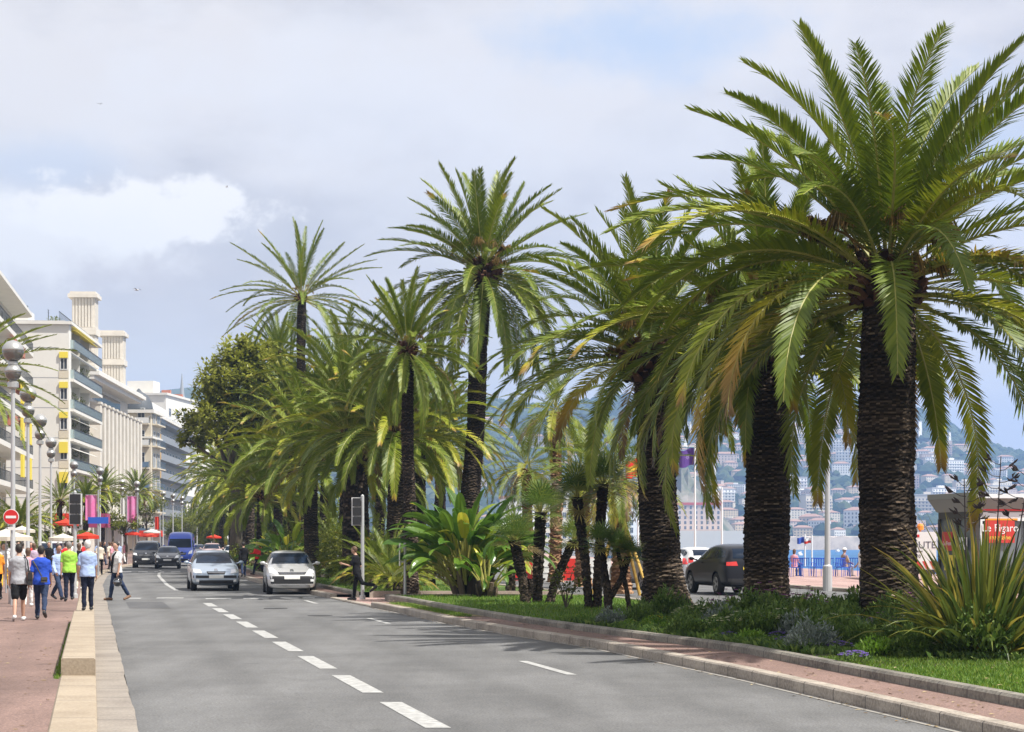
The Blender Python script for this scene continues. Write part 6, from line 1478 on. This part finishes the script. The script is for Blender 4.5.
# traffic signals seen from behind
def signal(label, px, d, ztop, zlow, side=-1, post_px=None, z0=.045):
    t = thing('traffic_light', label, 'traffic light', (X(post_px or px, d), d, z0)); b = MB(); b.lathe([(.09,0),(.09,.12),(.055,.14),(.05,ztop+.1-z0),(.01,ztop+.14-z0)], 10); b.build('pole', POLE, t)
    w = .13 if side < 0 else .17; ox = side * .17
    bx = part(t, 'backing_board', SIGW, (ox-w-.03, ox+w+.03, .00, .02, zlow, ztop)); part(t, 'signal_housing', BLACKP, *[(ox-w+.01, ox+w-.01, -.10, -.002, zlow + (ztop-zlow)*k/3 + .02, zlow + (ztop-zlow)*(k+1)/3 - .02) for k in range(3)])
    b = MB()
    for k in range(3): zc = zlow + (ztop-zlow)*(k+.5)/3; b.tube([(ox, .02, zc), (ox, .22, zc)], .11, 12)
    b.build('signal_hood', BLACKP, t); part(t, 'bracket', GALV, (min(ox,0), max(ox,0), -.04, -.01, zlow+.05, zlow+.09), (min(ox,0), max(ox,0), -.04, -.01, ztop-.09, ztop-.05)); return t
signal('traffic light seen from behind on the pavement, between lamp posts', 74, 60, Z(495,60), Z(526,60), .1, 75)
signal('traffic light seen from behind on the median beside the running man', 360, 58.5, Z(499,58.5), Z(527,58.5), -1, 362.5)
d = 56.5; t = thing('sign_post', 'short grey post with a narrow sign seen edge-on at the median corner', 'sign', (X(405, d), d, .13)); b = MB(); b.tube([(0,0,0),(0,0,1.62)], .042, 10); b.build('pole', GALV, t); part(t, 'sign_plate', SIGW, (-.17, -.14, -.1, .42, .95, 1.6)); part(t, 'bracket', GALV, (-.14, 0, -.02, .02, 1.45, 1.49), (-.14, 0, -.02, .02, 1.05, 1.09))
d = 98; t = thing('street_name_sign', 'blue direction sign on a grey post above the red café umbrella', 'sign', (X(98, d), d, .045)); b = MB(); b.tube([(0,.05,0),(0,.05,3.0)], .05, 8); b.build('pole', GALV, t); part(t, 'sign_plate', SIGB, (-.5, .52, -.02, .02, Z(524.5, d), Z(518, d)))
# median lamp pole at the right
d = 70; t = thing('lamp_post', 'tall plain grey lamp post on the sea side of the rear road', 'street lamp', (X(827.5, d), d, 0)); b = MB(); b.lathe([(.17,0),(.17,.9),(.11,.95),(.085,5),(.07,9.5)], 12); b.build('pole', POLE, t)
b = MB(); b.tube([(0,0,9.4),(.1,-.6,9.9),(.2,-1.6,10.0)], [.05,.045,.04], 8); b.build('arm', POLE, t); part(t, 'lamp_head', CAPG, (.1, .32, -2.1, -1.5, 9.92, 10.06))
# café umbrellas, awnings and banners on the pavement
def umbrella(label, px, py, d, wpx, mat, z=None, name='cafe_umbrella'):
    zt = Z(py, d); R_ = wpx/2/F*d; t = thing(name, label, 'umbrella', (X(px, d), d, .045), .3); b = MB(); b.tube([(0,0,0),(0,0,zt)], .03, 8); b.build('pole', GALV, t)
    b = MB(); n = 8; k = R_*.30; h = zt - .045
    for rr_, zz in ((.02, h), (R_*.5, h - k*.55), (R_, h - k), (R_*.99, h - k - .14)):
        for j in range(n*2): a = pi*j/n; q = rr_ * (1 if j % 2 == 0 else .955); b.v.append((cos(a)*q, sin(a)*q, zz))
    for l in range(3):
        for j in range(2*n): b.f.append((l*2*n+j, l*2*n+(j+1)%(2*n), (l+1)*2*n+(j+1)%(2*n), (l+1)*2*n+j)); b.m.append(0); b.t.append(0)
    b.build('canopy', mat, t)
UW = M('umbrella_cream', (.72,.68,.58), .8, trans=.25); UR = M('umbrella_red', (.68,.05,.02), .8, trans=.25); UWH = M('umbrella_white', (.76,.75,.73), .8, trans=.25)
for a in (('wide cream café umbrella behind the grey T-shirt', 6, 529, 66, 52, UW), ('cream café umbrella above the lime green shirt', 63, 533.5, 88, 28, UW), ('red café umbrella above the white-haired man', 87, 532, 82, 24, UR), ('red umbrella behind the signal post', 66, 519, 110, 26, UR), ('white café umbrella with red umbrella before it, past the black minibus', 152, 529, 175, 17, UWH), ('red umbrella left of the blue van', 151, 533, 165, 16, UR), ('red umbrella far ahead over the roof of the rosy car', 214, 534.5, 180, 15, UR), ('pinkish red umbrella behind the crossing man', 133, 531, 150, 16, UR), ('cream umbrella half behind the first lamp post', 22, 526, 96, 26, UW), ('white umbrella far along beside the median', 228, 536, 210, 14, UWH)): umbrella(*a)
PK = M('pink_banner', (.78,.16,.42), .7, trans=.2, col2=(.70,.32,.55), vs=2.); 
def banner(label, px, y0, y1, w, d, mat=PK):
    t = thing('banner', label, 'banner', (X(px, d), d, .045)); z0, z1 = Z(y1, d), Z(y0, d); W_ = w/F*d
    b = MB(); b.tube([(W_/2+.1, 0, 0), (W_/2+.1, 0, z1+.3)], .05, 8); b.build('pole', GALV, t)
    b = MB(); n = 8
    for i in range(n+1):
        xx = -W_/2 + W_*i/n; yy = .06*sin(i*1.1)
        for z in (z0, z1): b.v.append((xx, yy, z)); 
    for i in range(n+1):
        xx = -W_/2 + W_*i/n; yy = .06*sin(i*1.1) + .02
        for z in (z0, z1): b.v.append((xx, yy, z))
    m_ = 2*(n+1)
    for i in range(n):
        for o in (0, m_): b.f.append((o+2*i, o+2*i+2, o+2*i+3, o+2*i+1)); b.m.append(0); b.t.append(0)
    b.build('cloth', mat, t); part(t, 'crossbar', GALV, (-W_/2, W_/2+.1, -.02, .02, z1, z1+.04))
banner('pink banner hanging above the blue direction sign', 91, 496, 521, 11, 112); banner('tall pink banner beside the sixth lamp post', 131.5, 497, 523, 9.5, 150); banner('narrow red flag banner beyond the black minibus', 157, 517, 530, 4, 190, UR); banner('white banner next to the tall pink one', 123, 499, 515, 5, 150, UWH)
for nm, lab, px, y0, y1, w, d, mt in (('shop_awning', 'orange-red terrace awning behind the signal post', 62, 514, 527, 24, 130, UR), ('shop_awning', 'cream terrace awning under the near balconies', 22, 505, 514, 30, 120, UW), ('shop_awning', 'red and white terrace awning far along the pavement', 150, 531, 537, 22, 200, UR), ('shop_awning', 'dark pink terrace awning beneath the first banner', 96, 514, 528, 22, 150, M('plum_awning', (.30,.04,.12), .8))):
    W_ = w/F*d; t = thing(nm, lab, 'awning', (X(px, d), d, .045), .1); za, zb = Z(y1, d), Z(y0, d)
    b = MB(); b.prism([(-W_/2, za), (W_/2, za), (W_/2, za+.1), (W_/2*.96, zb), (-W_/2*.96, zb), (-W_/2, za+.1)], 0, 2.4); b.build('canopy', mt, t)
    for sx in (-1, 1): b = MB(); b.tube([(sx*W_/2*.95, .1, 0), (sx*W_/2*.95, .1, za+.02)], .04, 6); b.build('post', GALV, t)
# small palms and clipped trees on the pavement side
for i, (px, py, d, sc, cm, lab) in enumerate([(60, 500, 118, .52, c5, 'spiky palm before the white block, above the signal post'), (20, 525, 105, .5, c6, 'low palm by the no-entry sign'), (86, 500, 128, .42, c6, 'palm behind the traffic signal on the pavement'), (137, 492, 200, .7, c6, 'palm by the tall pink banner'), (103, 490, 165, .6, c6, 'bushy palm between the pink banners')]):
    palm(lab, X(px, d), d, .05, Z(py, d), cm, i*1.3, sc, .18, .16, (0,0), None, BO_B, group='small palms along the pavement', seed=90+i, bsc=.5, ns=14, row=.16)
for i, (px, py, d, R_, lab) in enumerate([(112, 505, 170, 1.6, 'clipped pavement tree behind the seventh lamp post'), (146, 505, 215, 1.9, 'pavement tree beyond the tall pink banner'), (45, 525, 112, 1.0, 'bush behind the blue T-shirt man'), (72, 528, 125, 1.0, 'orange flowering bush by the signal post'), (186, 524, 260, 2.0, 'bright green tree at the end of the street'), (170, 526, 240, 1.5, 'green bush behind the blue van'), (10, 522, 118, 1.3, 'bush under the near balconies'), (125, 520, 150, 1.0, 'bush behind the minibus')]):
    z = Z(py, d); leafy_tree('pavement_tree', lab, (X(px, d), d, .05), [(0,0,z,R_), (R_*.6,.2,z-.4,R_*.7), (-R_*.6,0,z-.5,R_*.7), (0,.3,z-R_*.9,R_*.6)], 70, .2, 200+i, (max(.5, z-R_), .12), 'leafy trees and bushes along the pavement', .45)
b = MB()
for q in range(14): bz = Wp(66 + q*1.1, 516 + (q*7) % 9, 124); leafball(b, tuple(bz - Vector((X(68,124), 124, .05))), .22, 40, rnd, .1, .5)
t = thing('flowering_shrub', 'red flowering shrub beside the signal post', 'shrub', (X(68, 124), 124, .05)); b.build('flowers', UR, t); b = MB(); b.tube([(0,0,0),(0,0,2.4)], .06, 6); b.build('stem', WOOD, t)

# ---------------------------------------------------------------- sea side
# red and white barriers
BR_ = M('barrier_red', (.62,.03,.02), .4); BW_ = M('barrier_white', (.72,.72,.70), .4); d = 89
def barrier(label, x, mat, dd_):
    t = thing('traffic_barrier', label, 'barrier', (x, dd_, 0), .08, 'red and white plastic barriers closing the rear road')
    b = MB(); b.prism([(-.56,0),(.56,0),(.56,.12),(.50,.16),(.50,.95),(.46,1.0),(-.46,1.0),(-.50,.95),(-.50,.16),(-.56,.12)], -.18, .18); b.build('body', mat, t); part(t, 'slot', BLACKP, (-.3, -.1, -.19, -.181, .04, .12), (.1, .3, -.19, -.181, .04, .12)); part(t, 'rib', mat, (-.4, .4, -.2, -.182, .35, .42), (-.4, .4, -.2, -.182, .62, .69))
wh = ['at the outer end beside the paddle leaves', 'next to the first fan palm trunk', 'between the first two fan palms', 'behind the slanting fan palm', 'in the middle of the line', 'behind the wiry shrub', 'behind the tallest fan palm', 'before the yellow props', 'next to the people carrier']
for i in range(6): barrier(('red' if i % 2 == 0 else 'white') + ' plastic traffic barrier, %s of the line from the paddle leaves' % ORD[i], X(521, d) + i*1.19, BR_ if i % 2 == 0 else BW_, d - .3 * (i % 2))
# yellow wooden props round the slim palm
t = thing('wooden_props', 'yellow timber props leaning against the slim brown palm trunk', 'tree prop', (X(620, 63.5), 63.5, 0)); YW = M('yellow_timber', (.62,.40,.09), .7, var=.2, vs=8)
for ax, ay in ((-.95, -.3), (.95, -.3), (.7, .8), (-.8, .7)):
    b = MB(); b.tube([(ax, ay, 0), (ax*.1, ay*.2, Z(518, 63.5))], .055, 6); b.build('prop', YW, t)
# flags
def flag(label, px, ytop, d, cols, fw, fh, kind=0, base=0.12, fx=-1, ypole=None, cat='flag', name='flag', double=None):
    zt = Z(ypole or ytop - 3, d); t = thing(name, label, cat, (X(px, d), d, base)); b = MB(); b.tube([(0,0,0),(0,0,zt-base)], [.06,.045], 8); b.build('pole', SIGW, t); zf = Z(ytop, d) - base
    W_, H_ = fw/F*d, fh/F*d; n = 10; nb = len(cols)
    for q, c_ in enumerate(cols):
        b = MB()
        for k2_ in range(n+1):
            s_ = k2_/n; xx = fx*(.06 + W_*s_); yy = .12*sin(s_*6); dz = -.18*H_*s_ + .05*sin(s_*7)*H_
            if kind == 0: z1_, z0_ = zf - H_*q/nb, zf - H_*(q+1)/nb
            else: z1_, z0_ = zf, zf - H_
            b.v += [(xx, yy, z0_+dz), (xx, yy, z1_+dz), (xx, yy+.012, z0_+dz), (xx, yy+.012, z1_+dz)]
        for k2_ in range(n):
            if kind == 1 and not (q/nb <= (k2_+.5)/n < (q+1)/nb): continue
            k4 = 4*k2_
            for f_ in ((k4, k4+4, k4+5, k4+1), (k4+2, k4+3, k4+7, k4+6), (k4+1, k4+5, k4+7, k4+3), (k4, k4+2, k4+6, k4+4)): b.f.append(f_); b.m.append(0); b.t.append(0)
        b.build('cloth', c_, t)
    return t
def FC(n, c): return M('flag_' + n, c, .8, trans=.3)
fp, fr_, fy, fg, fw_, fb = FC('purple', (.13,.06,.30)), FC('red', (.66,.04,.02)), FC('yellow', (.80,.55,.03)), FC('green', (.03,.40,.25)), FC('white', (.75,.75,.75)), FC('blue', (.05,.12,.50))
t = flag('purple flag with a pale emblem on a white pole between palm trunks', 695, 448, 112, [fp], 15, 17, ypole=444); zf = Z(449, 112)
em = MB(); 
for k in range(8): a = pi*k/4; em.add([(-.45 + .04*cos(a+.4), -.16, zf-.60+.04*sin(a+.4)), (-.45 + .17*cos(a), -.16, zf-.60+.17*sin(a)), (-.45 + .04*cos(a-.4), -.16, zf-.60+.04*sin(a-.4))], [(0,1,2)])
em.build('emblem', FC('pale_emblem', (.5,.42,.68)), t); part(t, 'crossbar', SIGW, (-.9, .04, -.03, .03, zf+.02, zf+.08))
flag('red and yellow striped flag flying beside the widest palm trunk', 640.5, 458, 108, [fr_, fy, fr_], 14, 18)
flag('green and white flag below the red and yellow one', 638, 484, 122, [fg, fw_], 8, 12)
flag('white and red flag on the pole hidden by the widest palm trunk', 649, 495, 118, [fw_, fr_], 9, 10)
flag('bare white flagpole with a small banner next to the hanging fronds', 722, 490, 118, [fw_], 4, 8)
flag('small blue flag on a short pole by the chairs', 805, 537, 130, [fb], 7, 6, base=.1); flag('small white and red flag on a short pole by the chairs', 812, 538, 130, [fw_, fr_], 7, 5, fx=-1, base=.1)
# seafront info kiosk with newspaper posters
KD = M('kiosk_dark', (.055,.05,.045), .5, .3); KR = M('kiosk_roof', (.22,.22,.20), .5); KG = M('kiosk_glass', (.14,.16,.17), .12, spec=.8); KW = M('kiosk_white', (.68,.70,.72), .4)
d = 62; t = thing('news_kiosk', 'dark framed news kiosk with a grey roof and red posters behind the flax', 'kiosk', (X(976, d), d, .12), -atan(SL))
W_, Dp, Hk = 3.6, 2.75, 2.62
part(t, 'wall', KG, (.05, W_, .05, Dp, .3, Hk)); part(t, 'base', KD, (.02, W_, .02, Dp, 0, .32)); b = MB()
for x0 in (W_/2, W_): part(t, 'frame_post', KD, (x0-.05, x0+.05, -.03, .05, 0, Hk))
for y0 in (Dp/2, Dp): part(t, 'frame_post', KD, (-.03, .048, y0-.05, y0+.05, 0, Hk-.222))
b.box(-.03, .10, -.03, .05, 0, Hk + .001); b.box(-.03, .05, .05, Dp, Hk-.22, Hk); b.build('frame', KD, t)
part(t, 'white_frame', KW, (.13, W_-.05, -.045, -.031, Hk-.30, Hk-.02), (.13, .20, -.045, -.031, .35, Hk-.301), (W_/2-.12, W_/2-.06, -.045, -.031, .35, Hk-.301))
b = MB(); o = .28; b.add([(-.06,-.06,Hk),(W_+.06,-.06,Hk),(W_+.06,Dp+.06,Hk),(-.06,Dp+.06,Hk),(-o,-o,Hk+.42),(W_+o,-o,Hk+.42),(W_+o,Dp+o,Hk+.42),(-o,Dp+o,Hk+.42)], [(3,2,1,0),(4,5,6,7),(0,1,5,4),(1,2,6,5),(2,3,7,6),(3,0,4,7)]); b.build('roof', KR, t)
part(t, 'roof_edge', KW, (-o-.02, W_+o+.02, -o-.02, -o+.05, Hk+.42, Hk+.56)); part(t, 'roof_edge', KR, (-o-.02, -o+.05, -o+.052, Dp+o, Hk+.42, Hk+.60)); part(t, 'gutter_band', SIGR, (0, W_, -.10, -.062, Hk+.02, Hk+.08))
POST = M('poster_red', (.50,.035,.025), .5); PORN = M('poster_orange', (.80,.30,.03), .5)
def poster(x0, z0, w_, h_, mats, words, side=False, sz=.3):
    o = MB(); 
    if side: o.box(-.052, -.04, x0, x0+w_, z0, z0+h_)
    else: o.box(x0, x0+w_, -.062, -.048, z0, z0+h_)
    po = o.build('poster', mats, t)
    for s_, sx, sz_, ss, mt in words:
        l = link('lettering', text_mesh(s_, ss, mt, .002), po, (-.055, x0+w_*sx, z0+h_*sz_) if side else (x0+w_*sx, -.065, z0+h_*sz_)); l.rotation_euler = (pi/2, 0, -pi/2) if side else (pi/2, 0, 0)
poster(.30, 1.62, 1.0, .78, POST, [('Le Figaro', .5, .60, .34, SIGW), ('magazine', .5, .22, .20, PLATEY)])
po = MB(); po.box(.32, 1.4, -.068, -.063, 2.34, 2.40); po.build('poster_strip', PORN, t)
poster(1.7, 1.40, .62, .55, SIGW, [('MENU', .5, .6, .18, INK)], True); poster(.55, 1.40, .55, .40, SIGW, [('NICE', .5, .55, .17, INK)], True); poster(1.72, .95, .70, .42, PORN, [('1,20', .5, .5, .2, INK)], True) if 0 else poster(1.45, .72, .8, .50, PLATEY, [('PLAGE', .5, .5, .17, INK)], True)
poster(1.62, 1.32, .9, .62, POST, [('Le Foot', .5, .5, .22, SIGW)], True) if 0 else None
poster(1.45, 1.25, .1, .1, POST, [], True)
po = MB(); po.box(-.060, -.0525, 1.62, 2.4, 1.36, 1.98); pm = po.build('poster', POST, t); l = link('lettering', text_mesh('Le Foot', .2, SIGW, .002), pm, (-.063, 2.0, 1.6)); l.rotation_euler = (pi/2, 0, -pi/2)
# tall old twin globe lamp near the sea, gulls
d = 120; t = thing('promenade_lamp', 'ornate white promenade lamp far behind the slim palms', 'street lamp', (X(599.5, d), d, .12)); b = MB(); b.lathe([(.14,0),(.12,.6),(.07,.8),(.05,7.6)], 10); b.build('pole', SIGW, t)
for sx in (-.5, 0, .5): b = MB(); b.ball((sx, 0, 7.9 + (.3 if sx == 0 else 0)), .22, 12); b.build('globe', GLOBE, t, smooth=True)
b = MB(); b.tube([(-.5,0,7.75),(-.25,0,7.3),(0,0,7.2),(.25,0,7.3),(.5,0,7.75)], .035, 6); b.build('arm', SIGW, t)
GUL = M('gull_white', (.6,.6,.62), .8); GULG = M('gull_grey', (.25,.26,.28), .8)
for i, (px, py, d, lab) in enumerate([(137, 290, 120, 'gull gliding over the two palace towers'), (227, 187, 190, 'tiny gull high beside the bright cloud'), (100, 104, 230, 'smallest gull high up at the upper left of the sky')]):
    p = Wp(px, py, d); b = MB(); b.tube([(0,-.25,0),(0,-.1,0),(0,.12,.0),(0,.25,.02)], [.02,.07,.065,.02], 8); b.ball((0,.27,.03), .045, 8)
    o = b.build('gull', GUL, None, True, p, 1.0 + i); o.scale = (.65,)*3; o['label'] = lab; o['category'] = 'bird'
    for sd in (-1, 1):
        w_ = MB(); w_.add([(0,.08,.03),(sd*.3,.12,.16),(sd*.62,-.02,.05),(sd*.28,-.05,.14),(0,-.06,.03),(0,.08,.015),(sd*.3,.12,.145),(sd*.62,-.02,.04),(sd*.28,-.05,.125),(0,-.06,.015)], [(0,1,3,4),(1,2,3),(9,8,6,5),(8,7,6)]); w_.build('wing', GULG, o)
